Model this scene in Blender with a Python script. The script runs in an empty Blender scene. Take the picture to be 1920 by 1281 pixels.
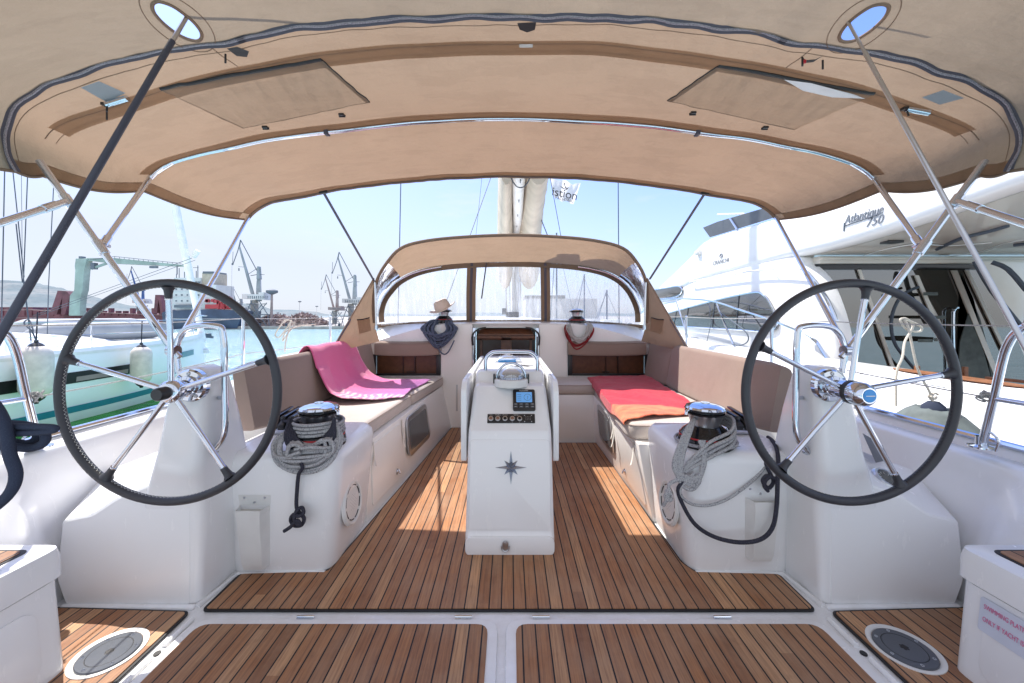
import bpy, bmesh, math, random
from mathutils import Vector, Matrix, noise
random.seed(7)
R = math.radians
scene = bpy.context.scene
col = scene.collection
F, CX, CY, EZ = 720.0, 957.0, 590.0, 1.30

def at(px, py, Y):
    return Vector(((px-CX)*Y/F, Y, EZ-(py-CY)*Y/F))
def onx(px, py, X):
    return at(px, py, X*F/(px-CX))
def onz(px, py, z):
    return at(px, py, (EZ-z)*F/(py-CY))

# ------------------------------------------------------------------ camera
cd = bpy.data.cameras.new('camera'); cam = bpy.data.objects.new('camera', cd); col.objects.link(cam)
cam.location = (0, 0, EZ); cam.rotation_euler = (R(90), 0, 0)
cd.sensor_width = 36; cd.lens = F/1920*36; cd.clip_start = .02; cd.clip_end = 5000
cd.shift_x = (960-CX)/1920; cd.shift_y = -(640.5-CY)/1920
scene.camera = cam
scene.view_settings.view_transform = 'Standard'; scene.view_settings.look = 'None'
scene.view_settings.exposure = 0; scene.view_settings.gamma = 1
try:
    scene.cycles.use_denoising = True
    scene.cycles.max_bounces = 10; scene.cycles.transparent_max_bounces = 12; scene.cycles.diffuse_bounces = 5
    scene.cycles.sample_clamp_indirect = 8
    scene.cycles.caustics_reflective = False; scene.cycles.caustics_refractive = False
except Exception: pass

# ------------------------------------------------------------------ light
SUN = Vector((.46, -.31, -1)).normalized()
ld = bpy.data.lights.new('sun', 'SUN'); ld.energy = 7.6; ld.angle = R(.5); ld.color = (1, .95, .87)
lo = bpy.data.objects.new('sun', ld); col.objects.link(lo)
lo.rotation_euler = SUN.to_track_quat('-Z', 'Y').to_euler(); lo.location = (-5, 5, 12)
w = bpy.data.worlds.new('World'); scene.world = w; w.use_nodes = True
nt = w.node_tree; nt.nodes.clear()
def wn(t, **k):
    n = nt.nodes.new(t)
    for a, b in k.items(): setattr(n, a, b)
    return n
wo = wn('ShaderNodeOutputWorld'); bg = wn('ShaderNodeBackground')
sky = wn('ShaderNodeTexSky', sky_type='NISHITA'); sky.sun_disc = False
sky.sun_elevation = math.asin(-SUN.z); sky.sun_rotation = math.atan2(-SUN.x, -SUN.y)
sky.air_density = 1.0; sky.dust_density = 1.0; sky.ozone_density = 2.0
tc = wn('ShaderNodeTexCoord'); mp = wn('ShaderNodeMapping'); mp.inputs['Scale'].default_value = (2.0, 2.0, 7.0)
nz = wn('ShaderNodeTexNoise'); nz.inputs['Scale'].default_value = 2.2; nz.inputs['Detail'].default_value = 7; nz.inputs['Roughness'].default_value = .6
cr = wn('ShaderNodeValToRGB'); cr.color_ramp.elements[0].position = .58; cr.color_ramp.elements[1].position = .85
cr.color_ramp.elements[1].color = (.45, .45, .45, 1)
mx = wn('ShaderNodeMixRGB'); mx.inputs['Color2'].default_value = (2.45, 2.5, 2.55, 1)
L = nt.links.new
L(tc.outputs['Generated'], mp.inputs['Vector']); L(mp.outputs[0], nz.inputs['Vector']); L(nz.outputs['Fac'], cr.inputs[0])
sxz = wn('ShaderNodeSeparateXYZ'); L(tc.outputs['Generated'], sxz.inputs[0])
hz_ = wn('ShaderNodeValToRGB'); hz_.color_ramp.elements[0].position = .0; hz_.color_ramp.elements[0].color = (.92, .92, .92, 1)
hz_.color_ramp.elements[1].position = .50; hz_.color_ramp.elements[1].color = (0, 0, 0, 1)
e_ = hz_.color_ramp.elements.new(.16); e_.color = (.55, .55, .55, 1)
# the hazy white side of the sky lies toward the sun (left), the bluer side to the right
ma = wn('ShaderNodeMath', operation='MULTIPLY_ADD'); ma.inputs[1].default_value = .24; L(sxz.outputs[0], ma.inputs[0])
mb_ = wn('ShaderNodeMath', operation='MULTIPLY_ADD'); mb_.inputs[1].default_value = -.12; mb_.inputs[2].default_value = .10; L(sxz.outputs[1], mb_.inputs[0])
mc_ = wn('ShaderNodeMath', operation='ADD'); L(mb_.outputs[0], mc_.inputs[0]); L(sxz.outputs[2], mc_.inputs[1]); L(mc_.outputs[0], ma.inputs[2])
L(ma.outputs[0], hz_.inputs[0])
mh = wn('ShaderNodeMixRGB'); mh.inputs['Color2'].default_value = (2.0, 2.13, 2.38, 1)
L(hz_.outputs[0], mh.inputs['Fac']); L(sky.outputs[0], mh.inputs['Color1'])
L(cr.outputs[0], mx.inputs['Fac']); tn = wn('ShaderNodeMixRGB', blend_type='MULTIPLY'); tn.inputs['Fac'].default_value = 1; tn.inputs['Color2'].default_value = (.60, .65, .86, 1); L(sky.outputs[0], tn.inputs['Color1']); L(tn.outputs[0], mh.inputs['Color1'])
L(mh.outputs[0], mx.inputs['Color1']); back_fill = wn('ShaderNodeMapRange'); back_fill.inputs['From Min'].default_value = .15; back_fill.inputs['From Max'].default_value = -.55; back_fill.inputs['To Min'].default_value = 0.0; back_fill.inputs['To Max'].default_value = .75
L(sxz.outputs[1], back_fill.inputs['Value'])
bm_ = wn('ShaderNodeMixRGB'); bm_.inputs['Color2'].default_value = (2.75, 2.75, 2.72, 1); L(mx.outputs[0], bm_.inputs['Color1']); L(back_fill.outputs[0], bm_.inputs['Fac']); L(bm_.outputs[0], bg.inputs['Color'])  # sky behind the camera brightened and whitened as added fill light
bg.inputs['Strength'].default_value = .40; L(bg.outputs[0], wo.inputs['Surface'])

# ------------------------------------------------------------------ materials
M = {}
class NT:
    def __init__(s, name):
        s.m = bpy.data.materials.new(name); s.m.use_nodes = True; s.t = s.m.node_tree; s.t.nodes.clear()
        s.out = s.n('ShaderNodeOutputMaterial'); M[name] = s.m
    def n(s, t, ins=None, **k):
        n = s.t.nodes.new(t)
        for a, b in k.items(): setattr(n, a, b)
        for a, b in (ins or {}).items():
            if hasattr(b, 'links') or isinstance(b, bpy.types.NodeSocket): s.t.links.new(b, n.inputs[a])
            else: n.inputs[a].default_value = b
        return n
    def pos(s): return s.n('ShaderNodeNewGeometry').outputs['Position']
    def obj(s): return s.n('ShaderNodeTexCoord').outputs['Object']
    def map(s, vec, sc=(1, 1, 1)): return s.n('ShaderNodeMapping', {'Vector': vec, 'Scale': sc}).outputs[0]
    def noise(s, vec, scale, detail=4, rough=.5): return s.n('ShaderNodeTexNoise', {'Vector': vec, 'Scale': scale, 'Detail': detail, 'Roughness': rough}).outputs['Fac']
    def math(s, op, a, b=0.0, c=0.0):
        n = s.n('ShaderNodeMath', operation=op)
        for i, v in enumerate((a, b, c)):
            if isinstance(v, (int, float)): n.inputs[i].default_value = v
            else: s.t.links.new(v, n.inputs[i])
        return n.outputs[0]
    def ramp(s, fac, stops):
        n = s.n('ShaderNodeValToRGB', {'Fac': fac}); e = n.color_ramp.elements
        while len(e) < len(stops): e.new(.5)
        for i, (p, c) in enumerate(stops):
            e[i].position = p; e[i].color = (c[0], c[1], c[2], 1) if not isinstance(c, (int, float)) else (c, c, c, 1)
        return n.outputs[0]
    def mix(s, fac, a, b, mode='MIX'):
        n = s.n('ShaderNodeMixRGB', blend_type=mode)
        for k, v in (('Fac', fac), ('Color1', a), ('Color2', b)):
            if isinstance(v, (tuple, list)): n.inputs[k].default_value = (v[0], v[1], v[2], 1)
            elif isinstance(v, (int, float)): n.inputs[k].default_value = v
            else: s.t.links.new(v, n.inputs[k])
        return n.outputs[0]
    def bump(s, h, strength=.3, dist=.01): return s.n('ShaderNodeBump', {'Height': h, 'Strength': strength, 'Distance': dist}).outputs[0]
    def bsdf(s, color, rough=.5, metal=0., normal=None, coat=0., spec=.5, **k):
        ins = {'Roughness': rough, 'Metallic': metal, 'Coat Weight': coat, 'Specular IOR Level': spec}
        ins['Base Color'] = (color[0], color[1], color[2], 1) if isinstance(color, (tuple, list)) else color
        if normal is not None: ins['Normal'] = normal
        ins.update(k)
        return s.n('ShaderNodeBsdfPrincipled', ins).outputs[0]
    def done(s, sh): s.t.links.new(sh, s.out.inputs['Surface']); return s.m

def plain(name, c, rough=.5, metal=0., var=.08, nscale=6, bump=0., bscale=200, coat=0., spec=.5):
    m = NT(name); p = m.pos(); f = m.noise(p, nscale, 5)
    c0 = tuple(x*(1-var) for x in c); c1 = tuple(min(1, x*(1+var)) for x in c)
    colr = m.ramp(f, [(.3, c0), (.7, c1)])
    rg = m.math('MULTIPLY_ADD', m.noise(p, nscale*2.3, 4), rough*.35, rough*.82)
    nrm = m.bump(m.noise(p, bscale, 3), bump, .002) if bump else None
    return m.done(m.bsdf(colr, rg, metal, nrm, coat, spec))

# gelcoat: faint grime and a slightly uneven gloss
m = NT('gelcoat'); p = m.pos(); sc_ = m.noise(m.map(p, (30, 30, 4)), 3.0, 8, .75)
g1 = m.noise(p, 1.6, 6, .6); g2 = m.noise(m.map(p, (9, 9, 2.5)), 2.5, 6, .65)
c = m.mix(m.ramp(g1, [(.35, 0), (.75, .5)]), (.86, .865, .87), (.80, .81, .81))
c = m.mix(m.ramp(g2, [(.60, 0), (.80, .22)]), c, (.66, .64, .60)); c = m.mix(m.ramp(sc_, [(.66, 0), (.72, .30)]), c, (.60, .585, .56))
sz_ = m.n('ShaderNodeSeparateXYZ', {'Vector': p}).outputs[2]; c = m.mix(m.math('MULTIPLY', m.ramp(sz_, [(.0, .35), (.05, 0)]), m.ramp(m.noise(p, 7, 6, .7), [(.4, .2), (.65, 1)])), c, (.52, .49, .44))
m.done(m.bsdf(c, m.math('MULTIPLY_ADD', g2, .18, .16), 0, m.bump(m.noise(p, 3.5, 2), .12, .02), .25))
m = NT('gelcoat_cream'); p = m.pos()
g1 = m.noise(p, 2.0, 5, .6)
c = m.mix(m.ramp(g1, [(.35, 0), (.75, .5)]), (.84, .825, .80), (.78, .765, .73))
m.done(m.bsdf(c, .3, 0, m.bump(m.noise(p, 3.5, 2), .12, .02), .15))

def teak(name, tint=1.0, pitch=.054, off=0.0):
    m = NT(name); p = m.pos(); sp = m.n('ShaderNodeSeparateXYZ', {'Vector': p})
    u = m.math('DIVIDE', m.math('ADD', sp.outputs[0], 40+off), pitch)
    cell = m.math('FLOOR', u); fr = m.math('FRACT', u)
    seg = m.math('FLOOR', m.math('ADD', m.math('MULTIPLY', sp.outputs[1], .55), m.math('MULTIPLY', cell, .37)))
    wn_ = m.n('ShaderNodeTexWhiteNoise', {'Vector': m.n('ShaderNodeCombineXYZ', {'X': cell, 'Y': seg}).outputs[0]}, noise_dimensions='3D')
    base = m.ramp(wn_.outputs['Value'], [(0, (.27*tint, .120*tint, .055*tint)), (.35, (.41*tint, .190*tint, .082*tint)), (.7, (.36*tint, .175*tint, .085*tint)), (1, (.58*tint, .33*tint, .165*tint))])
    gv = m.n('ShaderNodeCombineXYZ', {'X': m.math('MULTIPLY', sp.outputs[0], 130), 'Y': m.math('MULTIPLY', sp.outputs[1], 5), 'Z': m.math('MULTIPLY', cell, 3.7)}).outputs[0]
    grain = m.noise(gv, 1.0, 7, .65)
    c = m.mix(m.ramp(grain, [(.36, .62), (.60, 0)]), base, (.13*tint, .055*tint, .03*tint))
    c = m.mix(m.ramp(m.noise(p, 3.1, 6, .65), [(.40, 0), (.72, .50)]), c, (.42, .29, .19))
    c = m.mix(m.ramp(m.noise(p, 19, 4), [(.62, 0), (.8, .35)]), c, (.14, .075, .045))
    d = m.math('ABSOLUTE', m.math('SUBTRACT', fr, .5))
    line = m.math('GREATER_THAN', d, .445)
    c = m.mix(line, c, (.012, .012, .014))
    h = m.math('SUBTRACT', m.math('MULTIPLY', grain, .3), m.math('MULTIPLY', line, 1.0))
    m.done(m.bsdf(c, m.math('MULTIPLY_ADD', grain, .25, .42), 0, m.bump(h, .5, .0015), 0, .35))
teak('teak'); teak('teak_dark', .92, .054, .02)

m = NT('tube_steel'); p = m.pos()
m.done(m.bsdf((.68, .72, .79), m.math('MULTIPLY_ADD', m.noise(p, 14, 4), .05, .02), .86, None, .5))
m = NT('chrome'); p = m.pos()
m.done(m.bsdf((.64, .68, .75), m.math('MULTIPLY_ADD', m.noise(p, 14, 4), .06, .02), 1.0))
m = NT('brushed_steel'); p = m.pos()
m.done(m.bsdf((.55, .56, .58), m.math('MULTIPLY_ADD', m.noise(p, 30, 4), .2, .22), 1.0))
plain('leather', (.030, .031, .038), .45, bump=.12, bscale=900, nscale=10)
plain('black_plastic', (.02, .02, .022), .35, bump=.1)
plain('black_gloss', (.012, .013, .016), .12)
plain('stitch', (.55, .55, .52), .8)
plain('grey_disc', (.075, .085, .105), .32, bump=.15, bscale=600)
plain('red_line', (.5, .02, .03), .4)
plain('blue_badge', (.03, .25, .6), .3)
plain('white_plastic', (.72, .72, .70), .4)
plain('off_white', (.62, .60, .55), .55)
plain('caulk', (.012, .012, .014), .6)
plain('wood_brown', (.115, .045, .020), .35, nscale=20, var=.25)
plain('wood_dark', (.028, .014, .010), .3)
plain('wood_light', (.26, .11, .05), .4, nscale=14, var=.2)
plain('dark_void', (.012, .011, .012), .5)
plain('rubber_grey', (.10, .12, .115), .8, nscale=9, var=.25, bump=.5, bscale=160)
plain('fender_white', (.62, .56, .50), .55, nscale=8, var=.12)
plain('navy_hull', (.05, .08, .14), .35, nscale=.6, var=.3)
plain('ship_red', (.17, .06, .075), .55, nscale=.7, var=.35)
plain('ship_red_bright', (.45, .05, .06), .5, nscale=.7, var=.3)
plain('ship_white', (.68, .68, .67), .5, nscale=.5, var=.12)
plain('crane_green', (.34, .43, .38), .5, nscale=.6, var=.22)
plain('crane_blue', (.30, .33, .35), .5, nscale=.6, var=.22)
plain('crane_rust', (.34, .26, .25), .6, nscale=.7, var=.3)
plain('crane_dark', (.07, .09, .12), .6, nscale=.7, var=.3)
plain('far_steel', (.15, .17, .20), .7, nscale=.7, var=.2)
plain('deep_blue', (.04, .12, .35), .5)
plain('concrete', (.34, .33, .31), .8, nscale=1.2, var=.2)
plain('scrap', (.22, .18, .17), .9, nscale=1.5, var=.6)
plain('hull_glass', (.02, .02, .022), .3, spec=.2)
plain('teal_stripe', (.02, .20, .25), .35)
plain('hull_pale', (.82, .85, .85), .4, nscale=.8, var=.04, coat=.3)
plain('yacht_white', (.84, .84, .83), .22, nscale=.8, var=.03, coat=.3)
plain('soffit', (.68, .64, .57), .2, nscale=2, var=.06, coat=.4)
plain('dinghy_grey', (.32, .34, .36), .55, nscale=2, var=.12)
plain('smoked', (.08, .09, .10), .1)
plain('sail_cover', (.52, .45, .36), .8, nscale=3, var=.12, bump=.4, bscale=60)
plain('hat_felt', (.66, .53, .45), .9, bump=.3, bscale=300)
plain('flag_white', (.8, .8, .8), .8)
plain('silver_paint', (.36, .42, .52), .22, metal=.85)
plain('sheath', (.04, .045, .065), .42, bump=.2, bscale=800)
plain('ink', (.02, .02, .025), .6)
plain('pink_print', (.65, .12, .28), .6)
plain('sticker', (.60, .64, .74), .35)
plain('lens', (.25, .28, .3), .05)
plain('switch_bronze', (.33, .20, .15), .35, metal=.6)
m = NT('lcd'); m.done(m.bsdf((.12, .30, .60), .25, **{'Emission Color': (.15, .42, .85, 1), 'Emission Strength': .35}))

def rope_mat(name, c0, c1, s=260):
    m = NT(name); p = m.pos()
    n = m.n('ShaderNodeTexVoronoi', {'Vector': p, 'Scale': s}).outputs['Distance']
    f = m.noise(p, s*.8, 2)
    c = m.mix(m.ramp(f, [(.50, 0), (.66, .8)]), c0, c1)
    m.done(m.bsdf(c, .85, 0, m.bump(n, .5, .001), 0, .2))
rope_mat('rope_grey', (.42, .42, .43), (.10, .10, .12))
rope_mat('rope_charcoal', (.035, .035, .05), (.07, .07, .09))
rope_mat('rope_navy', (.034, .042, .068), (.045, .055, .085), 500)
rope_mat('rope_blue', (.06, .08, .13), (.25, .28, .36))
rope_mat('rope_white', (.50, .49, .47), (.25, .25, .27))
rope_mat('rope_red', (.26, .03, .035), (.14, .02, .025))
rope_mat('rope_cream', (.58, .53, .45), (.38, .34, .28))

def canvas(name, c, transl=.30, warm=(1.0, .72, .50)):
    m = NT(name); p = m.pos()
    weave = m.noise(p, 700, 2, .6); big = m.noise(p, 2.2, 6, .6); mid = m.noise(m.map(p, (1, 1, 1)), 11, 5, .6)
    cc = m.mix(m.ramp(big, [(.3, 0), (.75, .45)]), tuple(c), tuple(x*.78 for x in c))
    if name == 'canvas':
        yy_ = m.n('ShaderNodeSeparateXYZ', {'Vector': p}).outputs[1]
        cc = m.mix(m.ramp(m.math('MULTIPLY', yy_, .25), [(.38, .8), (.56, 0)]), cc, (.322, .262, .200))  # tan turns khaki aft: a lighting difference put into the cloth colour
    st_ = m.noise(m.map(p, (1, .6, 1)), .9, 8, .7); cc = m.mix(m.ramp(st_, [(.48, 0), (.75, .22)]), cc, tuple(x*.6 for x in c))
    fold_shade = m.noise(m.map(p, (1.1, 4.6, 2.4)), 2.1, 7, .68); cc = m.mix(m.ramp(fold_shade, [(.43, .14), (.485, 0), (.56, 0), (.62, .08)]), cc, tuple(x*.55 for x in c))  # streaks paint fold shadows into the cloth colour
    cc = m.mix(m.ramp(weave, [(.35, .22), (.65, 0)]), cc, tuple(x*.55 for x in c))
    hh = m.math('ADD', m.math('MULTIPLY', mid, 1.0), m.math('MULTIPLY', m.noise(p, 4.0, 3), 2.2))
    b = m.bump(hh, .35, .02)
    d = m.bsdf(cc, .9, 0, b, 0, .1)
    t = m.n('ShaderNodeBsdfTranslucent', {'Color': m.mix(1, cc, warm, 'MULTIPLY'), 'Normal': b}).outputs[0]
    m.done(m.n('ShaderNodeMixShader', {0: transl, 1: d, 2: t}).outputs[0])
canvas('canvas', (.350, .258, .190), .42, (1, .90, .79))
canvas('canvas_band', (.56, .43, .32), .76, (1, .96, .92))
canvas('canvas_aft_lighting', (.318, .266, .205), .38, (1, .94, .88))  # greyer copy of the cloth, with the aft lighting in its colour
canvas('flag_cloth', (.85, .85, .87), .5, (1, 1, 1))
canvas('canvas_dark', (.36, .26, .19), .3, (1, .84, .7))
canvas('canvas_cream', (.46, .36, .275), .35, (1, .88, .74))
plain('zip_tape', (.085, .078, .10), .7, bump=.3, bscale=300)
m = NT('zip_teeth'); p = m.pos(); wv = m.n('ShaderNodeTexNoise', {'Vector': p, 'Scale': 420.0, 'Detail': 1.0}).outputs['Fac']
m.done(m.bsdf(m.ramp(wv, [(.40, (.16, .15, .17)), (.60, (.36, .34, .38))]), .4))

def cloth(name, c, bscale=500, var=.1, stain=.0):
    m = NT(name); p = m.pos()
    w1 = m.noise(p, bscale, 2, .6); big = m.noise(p, 1.8, 5, .6)
    cc = m.mix(m.ramp(big, [(.3, 0), (.75, 1)]), tuple(x*(1-var) for x in c), tuple(min(1, x*(1+var)) for x in c))
    cc = m.mix(m.ramp(w1, [(.35, .3), (.6, 0)]), cc, tuple(x*.6 for x in c))
    h = m.math('ADD', w1, m.math('MULTIPLY', m.noise(p, 7, 3), 3.0))
    m.done(m.bsdf(cc, .9, 0, m.bump(h, .35, .006), 0, .15, **{'Sheen Weight': .15}))
cloth('cushion', (.30, .225, .188)); cloth('cushion_sunlit', (.52, .46, .42)); cloth('towel_red', (.62, .028, .055), 260, .15); cloth('towel_orange', (.75, .17, .08), 260, .25)  # seat cloth lightened so the sunlight sits in its colour
# pink and violet beach towel with a pale printed end
m = NT('towel_pink'); o = m.pos(); sp = m.n('ShaderNodeSeparateXYZ', {'Vector': o})
f = m.ramp(m.math('MULTIPLY_ADD', sp.outputs[0], 1.4, 2.25), [(0, 0), (1, 1)])
c = m.mix(f, (.80, .15, .30), (.46, .16, .42))
pr = m.math('MULTIPLY', m.ramp(m.math('MULTIPLY_ADD', sp.outputs[1], -2.2, 7.55), [(.30, 0), (.42, 1)]), m.ramp(sp.outputs[2], [(.64, 1), (.70, 0)]))
wv = m.n('ShaderNodeTexWave', {'Vector': o, 'Scale': 6.0, 'Distortion': 9.0, 'Detail': 3.0}).outputs['Fac']
c = m.mix(m.math('MULTIPLY', pr, m.ramp(wv, [(.35, .9), (.55, .15)])), c, (.80, .62, .60))
w1 = m.noise(o, 300, 2)
m.done(m.bsdf(m.mix(m.ramp(w1, [(.35, .25), (.6, 0)]), c, (.3, .03, .1)), .95, 0, m.bump(w1, .5, .004), 0, .1, **{'Sheen Weight': .3}))

def vinyl(name, haze=.22, tint=(.86, .90, .95)):
    m = NT(name); p = m.pos()
    t = m.n('ShaderNodeBsdfTransparent', {'Color': (.95, .97, 1, 1)}).outputs[0]
    st = m.noise(m.map(p, (14, 3, 1.2)), 2.2, 6, .7); wr = m.noise(p, 3.0, 5)
    d = m.n('ShaderNodeBsdfTranslucent', {'Color': tint+(1,)}).outputs[0]
    d2 = m.n('ShaderNodeBsdfDiffuse', {'Color': tint+(1,)}).outputs[0]
    dd = m.n('ShaderNodeMixShader', {0: .5, 1: d, 2: d2}).outputs[0]
    f = m.math('ADD', m.ramp(st, [(.45, haze*.5), (.75, haze*1.9)]), m.ramp(wr, [(.45, 0), (.75, haze*.6)]))
    a = m.n('ShaderNodeMixShader', {0: f, 1: t, 2: dd}).outputs[0]
    g = m.n('ShaderNodeBsdfGlossy', {'Color': (1, 1, 1, 1), 'Roughness': .12, 'Normal': m.bump(wr, .6, .03)}).outputs[0]
    fr = m.n('ShaderNodeFresnel', {'IOR': 1.35}).outputs[0]
    m.done(m.n('ShaderNodeMixShader', {0: fr, 1: a, 2: g}).outputs[0])
vinyl('vinyl', .27)
m = NT('yacht_glass'); p = m.pos()
m.done(m.bsdf((.030, .028, .024), .03, 0, m.bump(m.noise(p, .8, 2), .04, .05), 0, 1.0, **{'IOR': 1.9}))
m = NT('bubble'); t = m.n('ShaderNodeBsdfTransparent', {'Color': (.9, .93, .95, 1)}).outputs[0]
g = m.n('ShaderNodeBsdfGlossy', {'Color': (1, 1, 1, 1), 'Roughness': .03}).outputs[0]
m.done(m.n('ShaderNodeMixShader', {0: .25, 1: t, 2: g}).outputs[0])

m = NT('water'); p = m.pos(); sp = m.n('ShaderNodeSeparateXYZ', {'Vector': p})
n1 = m.noise(m.map(p, (1, 2.2, 1)), .9, 7, .62); n2 = m.noise(m.map(p, (1, 1.6, 1)), 3.6, 5, .6); n3 = m.noise(m.map(p, (1, 2.5, 1)), .16, 4)
near = m.ramp(m.math('MULTIPLY', m.math('ADD', sp.outputs[1], m.math('MULTIPLY', sp.outputs[0], -.25)), 1/24.0), [(.56, 1), (.70, 0)])
near = m.math('MULTIPLY', near, m.ramp(m.math('MULTIPLY_ADD', sp.outputs[0], -.1, .0), [(.70, 0), (.76, 1)]))
near = m.math('MULTIPLY', near, m.ramp(m.math('MULTIPLY', sp.outputs[1], .1), [(.38, 0), (.45, 1)]))
c = m.mix(m.ramp(n1, [(.35, 0), (.7, 1)]), (.20, .36, .40), (.38, .54, .58))
cg = m.mix(m.ramp(n1, [(.35, 0), (.65, 1)]), (.010, .19, .014), (.045, .38, .04))
c = m.mix(near, c, cg)
h = m.math('ADD', m.math('MULTIPLY', n1, 1.0), m.math('MULTIPLY', n2, .35))
m.done(m.bsdf(c, .14, 0, m.bump(h, .9, .22), 0, m.math('MULTIPLY_ADD', near, -.45, .5)))

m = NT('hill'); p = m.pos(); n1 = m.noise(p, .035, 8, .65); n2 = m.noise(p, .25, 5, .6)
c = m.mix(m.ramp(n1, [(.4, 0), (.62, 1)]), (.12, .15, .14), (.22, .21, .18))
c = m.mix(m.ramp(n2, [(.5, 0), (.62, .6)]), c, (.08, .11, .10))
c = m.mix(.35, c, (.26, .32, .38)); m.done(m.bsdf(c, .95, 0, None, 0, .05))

# ------------------------------------------------------------------ geometry helpers
ORG = {}
def catmull(pts, sub=6, closed=False):
    pts = [Vector(p) for p in pts]; n = len(pts)
    if n < 3: return pts
    out = []
    rng = range(n if closed else n-1)
    for i in rng:
        if closed: p0, p1, p2, p3 = pts[(i-1) % n], pts[i], pts[(i+1) % n], pts[(i+2) % n]
        else: p0, p1, p2, p3 = pts[max(i-1, 0)], pts[i], pts[i+1], pts[min(i+2, n-1)]
        for k in range(sub):
            t = k/sub
            out.append(.5*((2*p1)+(p2-p0)*t+(2*p0-5*p1+4*p2-p3)*t*t+(3*p1-p0-3*p2+p3)*t**3))
    if not closed: out.append(pts[-1])
    return out
def resample(pts, n):
    L = [0]
    for a, b in zip(pts, pts[1:]): L.append(L[-1]+(b-a).length)
    out = []; j = 0
    for i in range(n):
        s = L[-1]*i/(n-1)
        while j < len(pts)-2 and L[j+1] < s: j += 1
        t = (s-L[j])/max(1e-9, L[j+1]-L[j]); out.append(pts[j].lerp(pts[j+1], min(1, max(0, t))))
    return out

class MB:
    def __init__(s): s.bm = bmesh.new()
    def face(s, pts):
        vs = [s.bm.verts.new(Vector(p)) for p in pts]; s.bm.faces.new(vs); return s
    def box(s, x0, x1, y0, y1, z0, z1):
        return s.loft([[(x0, y0, z0), (x1, y0, z0), (x1, y1, z0), (x0, y1, z0)], [(x0, y0, z1), (x1, y0, z1), (x1, y1, z1), (x0, y1, z1)]])
    def loft(s, rings, cap=True, closed=True):
        rv = [[s.bm.verts.new(Vector(p)) for p in r] for r in rings]; n = len(rv[0])
        for a, b in zip(rv, rv[1:]):
            for i in range(n if closed else n-1):
                j = (i+1) % n; s.bm.faces.new((a[i], a[j], b[j], b[i]))
        if cap and closed: s.bm.faces.new(rv[0][::-1]); s.bm.faces.new(rv[-1])
        return s
    def prism(s, poly, v0, v1):   # polygon given in 3-D, swept by vector
        a = [Vector(p)+Vector(v0) for p in poly]; b = [Vector(p)+Vector(v1) for p in poly]
        return s.loft([a, b])
    def grid(s, g): return s.loft(g, cap=False, closed=False)
    def tube(s, pts, r, n=8, sub=0, closed=False, flat=None):
        pts = [Vector(p) for p in pts]
        if sub: pts = catmull(pts, sub, closed)
        k = len(pts); rings = []; up = None
        for i in range(k):
            if closed: t = pts[(i+1) % k]-pts[i-1]
            else: t = pts[min(i+1, k-1)]-pts[max(i-1, 0)]
            if t.length < 1e-9: t = Vector((0, 0, 1))
            t.normalize()
            if up is None: up = Vector((0, 0, 1)) if abs(t.z) < .9 else Vector((1, 0, 0))
            sd = t.cross(up)
            if sd.length < 1e-4: sd = t.orthogonal()
            sd.normalize(); up = sd.cross(t).normalized()
            rr = r(i/(k-1)) if callable(r) else r
            fl = flat or 1
            rings.append([pts[i]+sd*math.cos(2*math.pi*j/n)*rr+up*math.sin(2*math.pi*j/n)*rr*fl for j in range(n)])
        if closed: rings.append(rings[0]); s.loft(rings, cap=False); bmesh.ops.remove_doubles(s.bm, verts=s.bm.verts[:], dist=1e-6)
        else: s.loft(rings)
        return s
    def lathe(s, prof, o, axis=(0, 0, 1), n=32, cap=True):
        ax = Vector(axis).normalized(); a = ax.orthogonal().normalized(); b = ax.cross(a); o = Vector(o)
        return s.loft([[o+ax*h+(a*math.cos(2*math.pi*j/n)+b*math.sin(2*math.pi*j/n))*max(r, 1e-4) for j in range(n)] for r, h in prof], cap=cap)
    def build(s, name, mat, parent=None, bevel=0, seg=3, smooth=38, kind=None, cut=None):
        bm = s.bm
        if bevel:
            bm.normal_update()
            es = [e for e in bm.edges if len(e.link_faces) == 2 and e.calc_face_angle(0) > R(22)]
            bmesh.ops.bevel(bm, geom=es, offset=bevel, segments=seg, profile=.6, affect='EDGES', clamp_overlap=True)
        bmesh.ops.recalc_face_normals(bm, faces=bm.faces[:])
        o0 = ORG.get(parent.name, Vector()) if parent else Vector()
        if o0.length: bmesh.ops.translate(bm, verts=bm.verts[:], vec=-o0)
        me = bpy.data.meshes.new(name); bm.to_mesh(me); bm.free()
        me.materials.append(M[mat])
        for f in me.polygons: f.use_smooth = len(f.vertices) < 12
        me.set_sharp_from_angle(angle=R(smooth))
        o = bpy.data.objects.new(name, me); col.objects.link(o)
        if parent: o.parent = parent; ORG[o.name] = o0
        if kind: o['kind'] = kind
        return o
def tag(o, label=None, cat=None, group=None, kind=None):
    if label: o['label'] = label
    if cat: o['category'] = cat
    if group: o['group'] = group
    if kind: o['kind'] = kind
    return o
def thing(name, label, cat, loc=(0, 0, 0), group=None):
    o = bpy.data.objects.new(name, None); col.objects.link(o); o.location = loc; o.empty_display_size = .1
    ORG[o.name] = Vector(loc); return tag(o, label, cat, group)
def copy_tree(src, loc, label, ang=0):
    def rec(o, par):
        c = o.copy(); col.objects.link(c)
        if par: c.parent = par
        for ch in [q for q in bpy.data.objects if q.parent == o and q not in made]:
            rec(ch, c)
        made.add(c)
        return c
    made = set(); c = rec(src, None); c.location = loc; c.rotation_euler = (0, 0, ang); c['label'] = label; ORG[c.name] = Vector(loc); return c
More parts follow.
